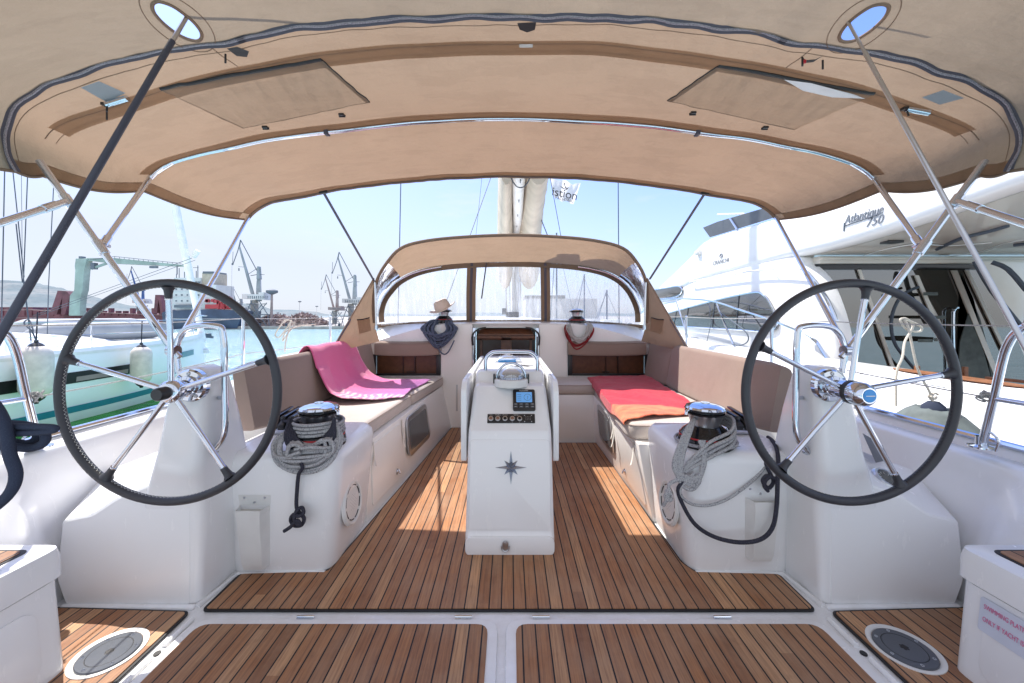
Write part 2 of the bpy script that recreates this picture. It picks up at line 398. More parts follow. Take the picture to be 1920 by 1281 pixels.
def text(name, body, size, mat, mw, parent, extrude=.001, shear=0, align='CENTER', sx=1):
    cu = bpy.data.curves.new(name, 'FONT'); cu.body = body; cu.size = size; cu.extrude = extrude; cu.shear = shear
    cu.align_x = align; cu.align_y = 'CENTER'; cu.materials.append(M[mat])
    t_ = bpy.data.objects.new(name, cu); col.objects.link(t_); dg = bpy.context.evaluated_depsgraph_get()
    me = bpy.data.meshes.new_from_object(t_.evaluated_get(dg)); bpy.data.objects.remove(t_); me.name = name
    o = bpy.data.objects.new(name, me); col.objects.link(o)
    if not me.materials: me.materials.append(M[mat])
    if parent:
        o.parent = parent; mw = Matrix.Translation(-ORG.get(parent.name, Vector())) @ mw
    o.matrix_basis = mw @ Matrix.Diagonal((sx, 1, 1, 1)); return o
def frame_matrix(o, xdir, ydir):
    x = Vector(xdir).normalized(); y = Vector(ydir); y = (y-x*y.dot(x)).normalized(); z = x.cross(y)
    return Matrix.Translation(Vector(o)) @ Matrix((x, y, z)).transposed().to_4x4()
def rrect(x0, x1, y0, y1, r, n=6):
    out = []
    for cx, cy, a in ((x1-r, y1-r, 0), (x0+r, y1-r, 90), (x0+r, y0+r, 180), (x1-r, y0+r, 270)):
        for k in range(n+1):
            t = R(a+90*k/n); out.append((cx+r*math.cos(t), cy+r*math.sin(t)))
    return out
def rpoly(pts, r=.03, n=4):   # round the corners of a 2-D polygon
    out = []; k = len(pts)
    for i in range(k):
        p = Vector(pts[i][:2]); a = (Vector(pts[i-1][:2])-p); b = (Vector(pts[(i+1) % k][:2])-p)
        rr = min(r, a.length*.45, b.length*.45); A = p+a.normalized()*rr; B = p+b.normalized()*rr
        for j in range(n+1):
            t = j/n; out.append(tuple((1-t)**2*A+2*t*(1-t)*p+t*t*B))
    return out
def sheet(pts, z0, z1, name, mat, parent, r=0, bevel=0):
    pts = rpoly(pts, r) if r else pts
    return MB().loft([[(x, y, z0) for x, y in pts], [(x, y, z1) for x, y in pts]]).build(name, mat, parent, bevel, 2)
# ================================================================== OWN YACHT
Y = thing('sailing_yacht', 'white sailing yacht we stand on, its open cockpit laid with teak', 'sailing yacht', (0, 2, 0))
# --- soles and decks
b = MB()
b.box(-2.16, 2.16, -.6, 4.42, -.05, 0)
b.build('cockpit_floor', 'gelcoat', Y)
def teak_sheet(pts, name='teak_deck', z=.004, mat='teak', r=.03, rim=.011):
    e = sheet(pts, z, z+.006, name, 'caulk', Y, r)
    c = Vector((sum(p[0] for p in pts)/len(pts), sum(p[1] for p in pts)/len(pts)))
    ins = []
    k = len(pts)
    for i in range(k):
        p = Vector(pts[i]); a = (p-Vector(pts[i-1])).normalized(); d = (Vector(pts[(i+1) % k])-p).normalized()
        n1 = Vector((-a.y, a.x)); n2 = Vector((-d.y, d.x)); nn = (n1+n2); nn = nn/max(.3, nn.length_squared/2)
        ins.append(tuple(p+nn*rim))
    t = sheet(ins, z+.006, z+.010, 'planking', mat, e, max(.008, r-rim)); return e
floor_pts = [(-1.350, 1.672), (1.337, 1.672), (1.337, 1.90), (1.318, 1.915), (.93, 1.93), (.897, 2.0), (.868, 3.87), (.30, 3.87), (.30, 4.38), (-.675, 4.38), (-.905, 2.08), (-.925, 1.935), (-1.35, 1.915)]
teak_sheet(floor_pts)
for s in (-1, 1):
    pts = [(1.372, .4), (2.13, .4), (2.13, 1.70), (1.39, 1.672)]
    pts = [(s*x, y) for x, y in pts]
    if s < 0: pts = pts[::-1]
    teak_sheet(pts, mat='teak')
# hatch lids aft with white rims and hinges
for s, x0, x1 in ((-1, -1.33, -.052), (1, -.018, 1.315)):
    inner = [(x0+.04, .5), (x1-.04, .5), (x1-.04, 1.592), (x0+.04, 1.592)]
    outer = [(x0, .46), (x1, .46), (x1, 1.625), (x0, 1.625)]
    lid = sheet(outer, .001, .013, 'hatch_lid', 'gelcoat', Y, .07, .005)
    sheet(inner, .013, .0175, 'planking', 'teak_dark', lid, .05)
    for hx in ((-.87, -.20) if s < 0 else (.13, .90)):
        h = MB(); h.box(hx-.035, hx+.035, 1.622, 1.640, .006, .016)
        h.tube([(hx-.037, 1.632, .017), (hx+.037, 1.632, .017)], .004, 8); h.build('hinge', 'chrome', lid)
# gutter ribs beside the hatch lids
for s in (-1, 1):
    m_ = MB()
    for y0, y1 in ((.5, 1.44), (1.50, 1.63)):
        m_.tube([(s*1.352, y0, .006), (s*1.352, y1, .006)], .011, 12)
    m_.build('gutter_rib', 'gelcoat', Y)
    d = MB(); d.lathe([(.012, 0), (.012, .004)], (s*1.352, 1.47, .001), n=16); d.build('drain', 'dark_void', Y)
# round deck plates
for s, px, py in ((-1, 205.4, 1233.5), (1, 1695.7, 1225.7)):
    c = onz(px, py, 0)
    rg = MB(); rg.lathe([(.112, .010), (.112, .0175), (.104, .020), (.093, .016), (.093, .010)], (c.x+s*.008, c.y+.008, 0), n=48, cap=False)
    rg.build('deck_plate', 'white_plastic', Y)
    ring = bpy.data.objects[rg and [o.name for o in bpy.data.objects if o.name.startswith('deck_plate')][-1]]
    p_ = MB(); p_.lathe([(.0915, .010), (.0915, .022), (.089, .0245), (.0655, .0245), (.0645, .0215), (.0635, .0245), (.013, .0245), (.011, .016)], (c.x, c.y, 0), n=56)
    p_.build('lid', 'grey_disc', ring)
    q = MB(); q.lathe([(.0645, .0247), (.0655, .0249), (.0665, .0247)], (c.x, c.y, 0), n=56, cap=False)
    q.lathe([(.011, .0248), (.0001, .0249)], (c.x, c.y, 0), n=8); 
    for k in range(6):
        a = math.radians(60*k); q.lathe([(.005, .0246), (.0001, .0250)], (c.x+.0105*math.cos(a), c.y+.0105*math.sin(a), 0), n=8, cap=False)
    q.build('key_hole', 'dark_void', ring)
    v = MB()
    for k in range(6):
        a = math.radians(20+60*k); o = (c.x+.0785*math.cos(a), c.y+.0785*math.sin(a), .0245)
        v.lathe([(.0058, 0), (.0055, .0012), (.0032, .0012), (.003, .0003)], o, n=12, cap=False)
    v.build('screw', 'chrome', ring)

# --- foreground seat boxes with teak tops
for s in (-1, 1):
    zt = .455
    g = MB()
    rings = []
    for z, xi, yf in ((0, 1.615, 1.41), (.335, 1.655, 1.415)):
        rings.append([(s*x, y, z) for x, y in rpoly([(xi, .2), (2.14, .2), (2.14, yf), (xi, yf)], .045)])
    g.loft(rings); base = g.build('seat_box', 'gelcoat', Y, 0)
    g = MB(); rings = []
    for z, d in ((.343, .0), (.42, .002), (.447, .008), (zt, .024)):
        rings.append([(s*x, y, z) for x, y in rpoly([(1.645+d, .2), (2.14, .2), (2.14, 1.43-d), (1.645+d, 1.43-d)], .05)])
    g.loft(rings); lid = g.build('lid', 'gelcoat', base, 0, smooth=50)
    pts = [(s*1.715, .25), (s*2.12, .25), (s*2.12, 1.375), (s*1.715, 1.375)]
    e = sheet(pts, zt, zt+.003, 'caulk_line', 'caulk', lid, .03)
    pts = [(s*1.727, .262), (s*2.11, .262), (s*2.11, 1.363), (s*1.727, 1.363)]
    sheet(pts, zt+.003, zt+.006, 'planking', 'teak_dark', lid, .022)
    # recessed door outline on the inner face
    g = MB(); y0, y1 = .35, 1.33
    g.loft([[(s*(1.6535-(.335-z)*.119-.0035), y, z) for y, z in rrect(y0, y1, .05, .285, .05)], [(s*(1.6535-(.335-z)*.119+.004), y, z) for y, z in rrect(y0, y1, .05, .285, .05)]])
    g.build('door', 'gelcoat', base, .003, 2)
    if s > 0:
        st = MB(); X = lambda z: 1.6535-(.335-z)*.119-.0055
        st.loft([[(X(z)-k, y, z) for y, z in rrect(1.02, 1.342, .205, .318, .008)] for k in (0, .001)]); stk = st.build('sticker', 'sticker', base)
        for body, z in (('SWIMMING PLATFORM', .290), ('ONLY IF YACHT IS ANCHORED', .248)):
            text('lettering', body, .0225, 'pink_print', frame_matrix((X(z)-.003, 1.330, z), (0, -1, 0), (.119, 0, 1)), stk, .0002, align='LEFT', sx=.58)

# --- coaming: moulded bulwark both sides, deck outside, hull
for s in (-1, 1):
    def ring(y):
        t = min(1, max(0, (y-1.7)/.9)); t = t*t*(3-2*t)
        k = min(1, max(0, (y-2.55)/.5)); k = k*k*(3-2*k)
        xin0 = 2.05*(1-k)+1.62*k; xin1 = 2.14*(1-k)+1.66*k; ztop = .70*(1-k)+.985*k; zdeck = .70*(1-k)+.74*k
        xo = 2.24*(1-k)+1.80*k
        ztop -= (.045 if s > 0 else .012)*(1-k)
        u = min(1, max(0, (y-1.46)/.30)); u = u*u*(3-2*u); w = lambda a, b_: a*(1-u)+b_*u
        q_ = [(w(1.90, xin0), w(.36, .36*ztop)), (w(1.93, xin0+(xin1-xin0)*.4), w(.44, ztop*.5)), (w(2.02, xin0+(xin1-xin0)*.6), w(.54, ztop*.7)), (w(2.11, xin0+(xin1-xin0)*.85), w(.64, ztop*.88))]
        return [(s*w(1.90, xin0), y, 0)]+[(s*a, y, b_) for a, b_ in q_]+[(s*(xin1-.006), y, ztop-.02), (s*(xin1+.012), y, ztop-.004), (s*(xo-.02), y, ztop), (s*xo, y, ztop-.02), (s*(xo+.03), y, zdeck), (s*2.28, y, .69), (s*2.30, y, .66), (s*2.24, y, -.2), (s*2.05, y, -1.1)]
    ys = [-.8+.1*i for i in range(55)]
    g = MB(); g.grid([ring(y) for y in ys]); g.build('coaming', 'gelcoat', Y, smooth=50)
    g = MB(); g.tube([(s*2.262, y, .706) for y in (-.8, 1, 3, 4.6)], .016, 8); g.build('toe_rail', 'chrome', Y)
    # small dark locker pull on the coaming
g = MB(); g.tube([onz(1745, 890, .30), onz(1742, 850, .42)], .035, 10, flat=.4); g.build('grab_recess', 'leather', Y)

# --- forward moulding: bulkhead, coachroof
BZ = 4.40
g = MB()
g.box(-1.66, -1.60, BZ, BZ+.10, 0, 1.0); g.box(-1.60, -.795, BZ, BZ+.10, 0, .60); g.box(-1.60, -.795, BZ, BZ+.10, .845, 1.0)
g.build('bulkhead', 'gelcoat_cream', Y)
g = MB(); g.box(1.60, 1.66, BZ, BZ+.10, 0, 1.0); g.box(.655, 1.60, BZ, BZ+.10, 0, .60); g.box(.655, 1.60, BZ, BZ+.10, .845, 1.0)
g.build('bulkhead', 'gelcoat_cream', Y)
g = MB(); g.box(-.795, -.43, BZ-.02, BZ+.10, 0, 1.19); g.build('bulkhead_post', 'gelcoat_cream', Y, .015)
g = MB(); g.box(.325, .655, BZ-.02, BZ+.10, 0, 1.19); g.build('bulkhead_post', 'gelcoat_cream', Y, .015)
g = MB(); g.box(-.43, .325, BZ+.02, BZ+.10, 0, .30); g.box(-.43, .325, BZ+.05, BZ+.10, 1.15, 1.19); g.build('threshold', 'gelcoat_cream', Y)
# coachroof: rises from the bulkhead sides to the middle
g = MB(); rows = []
for y in (BZ-.02, BZ+.17, 4.9, 6.5, 8.0, 9.5, 11):
    k = max(0, (y-6)/5); r_ = []
    for i in range(25):
        x = -1.66+3.32*i/24; ax = abs(x)
        zz = (1.205-.20*max(0, (ax-.75)/.9)**1.35 - .05*(x/1.6)**2) if y < BZ else (1.215-.05*(ax/1.5)**2-.12*max(0, (ax-1.45)/.21)**2)
        if abs(y-(BZ-.02)) < 1e-6: zz -= .0
        r_.append((x*(1-.35*k*k), y, zz+.02*min(1, (y-BZ))))
    rows.append(r_)
g.grid(rows)
for s in (0, -1): pass
g.grid([[(p[0], p[1]+.0, p[2]) for p in rows[0]], [(p[0], BZ-.02+.005, .99 if abs(p[0]) > .66 else 1.19) for p in rows[0]]])
g.build('coachroof', 'gelcoat', Y, smooth=60)
g = MB()
for s in (-1, 1):
    g.grid([[(s*1.66*(1-.35*max(0, (y-6)/5)**2), y, 1.02) for y in (4.4, 6, 8, 11)], [(s*1.75*(1-.35*max(0, (y-6)/5)**2), y, .73) for y in (4.4, 6, 8, 11)], [(s*2.28*(1-.45*max(0, (y-6)/6)**1.6), y, .70) for y in (4.4, 6, 8, 11)], [(s*2.2*(1-.45*max(0, (y-6)/6)**1.6), y, -1) for y in (4.4, 6, 8, 11)]])
g.build('side_deck', 'gelcoat', Y, smooth=60)
# cabin portlights under the bolsters: brown joinery behind dark glass
for x0, x1 in ((-1.595, -.80), (.66, 1.595)):
    fr = MB(); z0, z1 = .602, .843
    for a in ((x0, x0+.05, z0, z1), (x1-.05, x1, z0, z1), (x0+.05, x1-.05, z0, z0+.022), (x0+.05, x1-.05, z1-.015, z1)):
        fr.box(a[0], a[1], BZ-.008, BZ+.03, a[2], a[3])
    f_ = fr.build('cabin_window', 'black_plastic', Y, .004, 2)
    g = MB(); g.box(x0+.05, x1-.05, BZ+.045, BZ+.06, z0, z1); g.build('joinery', 'wood_brown', f_)
    g = MB(); xm = x0+.62*(x1-x0)
    g.box(xm-.006, xm+.006, BZ+.02, BZ+.04, z0+.022, z1-.015); g.box(xm-.14, xm-.132, BZ+.03, BZ+.044, z0+.022, z1-.015); g.box(x0+.4, x0+.48, BZ+.02, BZ+.04, z0+.03, z0+.045)
    g.build('window_bar', 'wood_dark', f_)
# companionway
cw = MB()
cw.box(-.43, -.40, BZ-.03, BZ+.05, .30, 1.15)
C_ = cw.build('companionway', 'chrome', Y, .004, 2)
cw = MB(); cw.box(.295, .325, BZ-.03, BZ+.05, .30, 1.15); cw.build('side_rail', 'chrome', C_, .004, 2)
g = MB(); g.box(-.40, .295, BZ+.14, BZ+.16, .0, 1.12); g.build('cabin_door', 'wood_dark', C_)
g = MB()
for a in ((-.36, -.33, .2, 1.03), (.225, .255, .2, 1.03), (-.11, .015, .2, 1.03), (-.40, .295, 1.0, 1.06)): g.box(a[0], a[1], BZ+.11, BZ+.138, a[2], a[3])
g.build('door_frame', 'wood_brown', C_, .003, 2)
g = MB()
for x in (-.115, .02): g.box(x-.004, x+.004, BZ+.10, BZ+.112, .80, .86)
for s_, x in ((-1, -.395), (1, .29)):
    for k in range(7): g.lathe([(.008, 0), (.006, .004)], (x, BZ-.034, .55+.05*k), (0, -1, 0), 10)
g.build('hinge', 'chrome', C_)
g = MB(); g.box(-.385, .28, BZ-.01, BZ+.05, 1.025, 1.055); g.build('hatch_lip', 'wood_brown', C_, .005)
g = MB(); g.loft([[(-.37, BZ-.0, 1.06), (.265, BZ-.0, 1.06), (.24, BZ+.12, 1.13), (-.345, BZ+.12, 1.13)], [(-.37, BZ-.0, 1.075), (.265, BZ-.0, 1.075), (.24, BZ+.12, 1.145), (-.345, BZ+.12, 1.145)]])
g.build('sliding_hatch', 'wood_brown', C_)
g = MB(); g.tube([(-.10, BZ-.012, 1.05), (-.09, BZ-.03, 1.035), (0, BZ-.03, 1.032), (.0, BZ-.012, 1.05)], .005, 8); g.build('handle', 'black_plastic', C_)
for s_, x0, x1 in ((-1, -.43, -.36), (1, .325, .255)):
    g = MB(); g.tube([(x0, BZ-.04, .95), (x0+s_*-.00, BZ-.05, 1.07), (x1, BZ-.02, 1.135), (x1-s_*.08, BZ+.0, 1.15)], .010, 8, 4); g.build('hatch_track', 'black_plastic', C_)
    g = MB(); g.box(min(x0-s_*.012, x0-s_*.026), max(x0-s_*.012, x0-s_*.026), BZ-.032, BZ-.012, .35, 1.05); g.build('track_slot', 'caulk', C_)

# --- winch pods, seat lockers
for s in (-1, 1):
    rings = []
    for z, xi, yf in ((0, .905, 1.93), (.03, .898, 1.925), (.30, .872, 1.905), (.56, .850, 1.880), (.595, .857, 1.888), (.617, .885, 1.915)):
        rings.append([(s*x, y, z) for x, y in rpoly([(xi, yf), (1.42, yf+.0), (1.42, 2.44), (xi, 2.44)], .085, 7)])
    g = MB(); g.loft(rings); pod = g.build('winch_pod', 'gelcoat', Y, 0, smooth=60)
    # speaker on the inner side
    c = Vector((s*.868, 2.10, .275)); ax = Vector((-s, 0, .09)).normalized()
    g = MB(); g.lathe([(.118, -.004), (.118, .006), (.108, .014), (.098, .012), (.094, .005), (.0001, .008)], c, ax, 48)
    sp_ = g.build('speaker', 'white_plastic', pod)
    g = MB()
    a_ = ax.orthogonal().normalized(); b_ = ax.cross(a_)
    for k in range(8):
        t0 = R(45*k+6); t1 = R(45*k+39)
        pts = [c+ax*.0075+(a_*math.cos(t0+(t1-t0)*j/6)+b_*math.sin(t0+(t1-t0)*j/6))*.088 for j in range(7)]
        g.tube(pts, .0026, 6)
    for i in range(-3, 4):
        for j in range(-3, 4):
            if i*i+j*j <= 9: g.lathe([(.0016, .0085), (.0001, .0088)], c+a_*i*.014+b_*j*.014, ax, 8, cap=False)
    g.build('grille_slots', 'dark_void', sp_)
    # winch-handle pocket on the aft face
    x = -1.262 if s < 0 else 1.232; dzp = -.088 if s < 0 else -.045; g = MB(); yp = 1.912
    rr = []
    for z, hw, dp in ((.135, .058, .045), (.17, .062, .055), (.40, .070, .062), (.445, .074, .062)):
        z += dzp; yy = yp-(z-.3)*.085-.003
        rr.append([(x-hw, yy, z), (x-hw*.8, yy-dp, z), (x+hw*.8, yy-dp, z), (x+hw, yy, z)])
    g.loft(rr, cap=False); g.face(rr[0][::-1])
    back = [(x-.076, yp-.017+.007, .445+dzp), (x+.076, yp-.017+.007, .445+dzp), (x+.080, yp-.022+.007, .50+dzp), (x-.080, yp-.022+.007, .50+dzp)]
    g.prism(back, (0, .006, 0), (0, -.004, 0))
    pk = g.build('handle_pocket', 'white_plastic', pod, 0)
    g = MB(); g.face([tuple(Vector(v)+Vector((0, .002, -.02))) for v in rr[-1]]); g.build('pocket_inside', 'off_white', pk)
    g = MB()
    for dx, dz in ((-.05, .485), (.05, .485), (0, .462)): g.lathe([(.006, 0), (.004, .003)], (x+dx, yp-.020, dz+dzp), (0, -1, 0), 10)
    g.build('screw', 'chrome', pk)
# left locker face (full length) and right L-shaped one
g = MB(); g.loft([[(-1.7, 2.40, 0), (-.895, 2.40, 0), (-.672, BZ-.003, 0), (-1.7, BZ-.003, 0)], [(-1.7, 2.40, .49), (-.905, 2.40, .49), (-.775, BZ-.003, .49), (-1.7, BZ-.003, .49)]])
lk1 = g.build('seat_locker', 'gelcoat_cream', Y, .006, 2)
g = MB(); g.loft([[(1.7, 2.40, 0), (.890, 2.40, 0), (.862, 3.885, 0), (.32, 3.885, 0), (.32, BZ-.025, 0), (1.7, BZ-.025, 0)], [(1.7, 2.40, .49), (.80, 2.40, .49), (.835, 3.875, .49), (.32, 3.875, .49), (.32, BZ-.025, .49), (1.7, BZ-.025, .49)]])
lk2 = g.build('seat_locker', 'gelcoat_cream', Y, .006, 2)
def lface(s, y, z):   # point on the locker's inner face
    if s < 0:
        t = (y-2.4)/(BZ-2.4); x0 = -.895+t*.223; x1 = -.905+t*.13
    else:
        t = (y-2.4)/1.485; x0 = .890-t*.028; x1 = .80+t*.035
    return Vector((x0+(x1-x0)*z/.49, y, z))
for s, lk in ((-1, lk1), (1, lk2)):
    off = Vector((-s*-1*-1*1.0, 0, 0))*0
    def plate(y0, y1, z0, z1, r, d0, d1, name, mat, bev=.003, par=lk, s=s):
        g = MB(); g.loft([[lface(s, y, z)+Vector((-s*d, 0, 0)) for y, z in rrect(y0, y1, z0, z1, r)] for d in (d0, d1)]); return g.build(name, mat, par, bev, 2)
    y0, y1 = ((3.12, 3.68) if s < 0 else (3.16, 3.66))
    fr_ = plate(y0, y1, .135, .455, .06, -.002, .012, 'cabin_window', 'brushed_steel')
    plate(y0+.045, y1-.045, .175, .415, .035, .010, .0145, 'pane', 'smoked', 0, fr_)
    dr = plate(2.47, 3.0, .06, .455, .03, -.002, .006, 'locker_door', 'gelcoat_cream', .004)
    g = MB(); c = lface(s, 2.86, .13)+Vector((-s*.008, 0, 0)); g.lathe([(.022, 0), (.022, .004), (.016, .007)], c, (-s, 0, 0), 20); g.tube([c+Vector((-s*.008, -.014, .012)), c+Vector((-s*.022, 0, -.012)), c+Vector((-s*.008, .014, .012))], .0035, 8, 4); g.build('latch', 'chrome', dr)
    for yy, zz in ((2.5, .47), (3.03, .47), (3.05, .40)):
        g = MB(); p0 = lface(s, yy, zz)+Vector((-s*.006, 0, 0)); g.tube([p0, p0+Vector((-s*.002, .0, -.06)), p0+Vector((-s*.014, -.015, -.11)), p0+Vector((-s*.03, -.035, -.14))], .012, 6, 4, flat=.12); g.build('strap', 'off_white', lk)
g = MB(); g.loft([[(-.62, BZ-.022, z) for z in (.2, .5)]]+[[(-.60, BZ-.022, z) for z in (.2, .5)]], cap=False, closed=False); g.build('slot_trim', 'brushed_steel', Y)

# --- helm consoles
def rr_ring(x0, x1, y0, y1, z, s, r):
    return [(s*x, y, z) for x, y in rrect(x0, x1, y0, y1, r, 5)]
for s in (-1, 1):
    g = MB()
    lv = [(0.0, 1.395, 1.70, 1.716, 2.3, .03), (.02, 1.392, 1.70, 1.7155, 2.3, .03), (.42, 1.372, 1.66, 1.714, 2.1, .035), (.50, 1.368, 1.635, 1.700, 2.06, .04), (.58, 1.362, 1.602, 1.682, 2.02, .045), (.70, 1.354, 1.560, 1.674, 1.98, .045), (.85, 1.342, 1.522, 1.664, 1.92, .045),
          (.96, 1.335, 1.490, 1.657, 1.87, .045), (1.02, 1.340, 1.478, 1.660, 1.855, .045), (1.05, 1.352, 1.465, 1.672, 1.84, .04), (1.066, 1.38, 1.44, 1.70, 1.81, .025)]
    g.loft([rr_ring(a, b_, c, d, z, s, r) for z, a, b_, c, d, r in lv])
    con = g.build('helm_console', 'gelcoat', Y, 0, smooth=60)
    # lower body, swept from the aft face to the back
    Fr = [(1.43, .003), (1.99, .003), (2.03, .13), (2.005, .385), (1.875, .412), (1.766, .485), (1.62, .545), (1.43, .60)]
    Bk = [(1.43, .003), (2.10, .003), (2.14, .15), (2.13, .44), (2.10, .49), (1.98, .53), (1.80, .60), (1.43, .66)]
    rings = []
    for y, t, d in ((1.712, 0, .012), (1.717, 0, .004), (1.73, .02, 0), (1.86, .5, 0), (2.0, 1, 0), (2.03, 1, .01)):
        rings.append([(s*((1-t)*a[0]+t*c[0] - (d if a[0] > 1.5 else 0)), y, (1-t)*a[1]+t*c[1]-(d if a[1] > .1 else 0)) for a, c in zip(rpoly(Fr, .022, 3), rpoly(Bk, .022, 3))])
    g = MB(); g.loft(rings); g.build('console_shoulder', 'gelcoat', con, 0, smooth=24)
    g = MB(); g.box(min(s*1.42, s*2.1), max(s*1.42, s*2.1), 2.035, 2.60, 0, .40); g.build('side_step', 'gelcoat', con, .02)
    # plinth joining console and pod
    g = MB(); g.tube([(s*1.395, 1.70, .0), (s*1.985, 1.705, .0)], .016, 10); g.tube([(s*1.392, 1.705, 0), (s*1.36, 1.92, 0), (s*.93, 1.925, 0)], .016, 10); g.build('cove', 'gelcoat', con)
    # wheel shaft flange
    g = MB(); o = Vector((s*1.374, 1.658, .995)); 
    g.lathe([(.070, .012), (.070, -.010), (.063, -.018), (.045, -.020), (.043, -.035), (.030, -.040), (.030, -.065)], o, (0, 1, 0), 40)
    fl = g.build('shaft_flange', 'chrome', con)
    g = MB()
    for k in range(5):
        a = R(90+72*k); g.lathe([(.009, 0), (.007, .004), (.0035, .0045), (.003, .002)], o+Vector((.053*math.cos(a), -.019, .053*math.sin(a))), (0, -1, 0), 12)
    g.build('bolt', 'brushed_steel', fl)
    # guard rail hoop around the console
    P = [at(957+s*622, 700, 1.77), at(957+s*626, 650, 1.77), at(957+s*604, 615, 1.76), at(957+s*550, 612, 1.74), at(957+s*538, 632, 1.74), at(957+s*536, 720, 1.74), at(957+s*536, 808, 1.74), at(957+s*551, 838, 1.745), at(957+s*572, 855, 1.75)]
    g = MB(); g.tube(P, .0135, 12, 6); g.build('guard_rail', 'chrome', con)
    g = MB()
    for py in (747, 850):
        a = at(957+s*(536 if py < 800 else 556), py, 1.742); g.tube([a, Vector((s*1.345, 1.76, a.z))], .009, 10)
    g.build('rail_bracket', 'chrome', con)
# engine dial on the right console shoulder
c = Vector((1.765, 1.80, .525)); ax = Vector((.18, -.50, .82)).normalized()
con = [o for o in bpy.data.objects if o.name.startswith('helm_console')][-1]
g = MB(); g.lathe([(.062, -.02), (.062, .008), (.056, .016), (.046, .016), (.044, .006)], c, ax, 40, cap=False); dial = g.build('engine_dial', 'brushed_steel', con)
g = MB(); g.lathe([(.046, .007), (.0001, .0072)], c, ax, 32, cap=False); g.build('dial_face', 'smoked', dial)
g = MB(); u = ax.orthogonal().normalized(); v_ = ax.cross(u)
for k in range(9):
    a = R(30*k); g.tube([c+ax*.0085+(u*math.cos(a)+v_*math.sin(a))*.030, c+ax*.0085+(u*math.cos(a)+v_*math.sin(a))*.038], .0012, 5)
g.build('dial_marks', 'white_plastic', dial)
g = MB(); g.loft([[at(1617, 812, 1.90), at(1642, 868, 1.88), at(1668, 862, 1.95), at(1655, 835, 1.98)], [at(1617, 812, 1.92), at(1642, 868, 1.90), at(1668, 862, 1.97), at(1655, 835, 2.0)]]); g.build('recess_shade', 'grey_disc', con)  # dark plate paints the shade between console column and shoulder

# --- rope clutches behind the winches (pairs on each pod)
for s in (-1, 1):
    lab = 'bank of black and silver rope clutches beside the %s guard rail' % ('left' if s < 0 else 'right')
    T = thing('rope_clutch', lab, 'rope clutch', (s*1.30, 2.28, .617), 'rope clutches on the winch pods')
    g = MB(); g.box(s*1.30-.075, s*1.30+.075, 2.18, 2.40, .617, .66); g.build('base', 'chrome', T, .012)
    for k in (-1, 0, 1):
        g = MB(); x = s*1.30+k*.048
        g.loft([[(x-.019, y, z) for y, z in ((2.17, .645), (2.40, .645), (2.40, .69), (2.34, .715), (2.22, .705), (2.17, .675))], [(x+.019, y, z) for y, z in ((2.17, .645), (2.40, .645), (2.40, .69), (2.34, .715), (2.22, .705), (2.17, .675))]])
        g.build('housing', 'black_plastic', T, .006)
        g = MB(); g.loft([[(x-.014, y, z) for y, z in ((2.19, .700), (2.36, .722), (2.37, .735), (2.2, .718))], [(x+.014, y, z) for y, z in ((2.19, .700), (2.36, .722), (2.37, .735), (2.2, .718))]]); g.build('lever', 'black_gloss', T, .003, 2)

# --- shroud-side stanchions and lifelines of our yacht
def stanchion(px_top, py_top, X, label, zt=1.27):
    yy = X*F/(px_top-CX); T = thing('stanchion', label, 'stanchion', (X, yy, .69), 'stanchions along our side decks')
    g = MB(); g.tube([(X, yy, .69), (X, yy, .80)], .017, 10); g.lathe([(.035, 0), (.03, .01), (.016, .015)], (X, yy, .69), n=16); g.build('socket', 'chrome', T)
    g = MB(); g.tube([(X, yy, .78), (X, yy, zt)], .0125, 10); g.lathe([(.0125, 0), (.015, .01), (.001, .02)], (X, yy, zt), n=12); g.build('post', 'chrome', T)
    return Vector((X, yy, zt))
S1 = stanchion(456, 590, -2.18, 'thin chrome stanchion before the sea beside the left wheel rim')
S2 = stanchion(619, 590, -2.12, 'thin chrome stanchion just left of the sprayhood flap')
S3 = stanchion(1447, 600, 2.18, 'chrome stanchion behind the right wheel rim by the motor yacht')
S4 = stanchion(1287, 600, 2.12, 'chrome stanchion just right of the sprayhood flap')
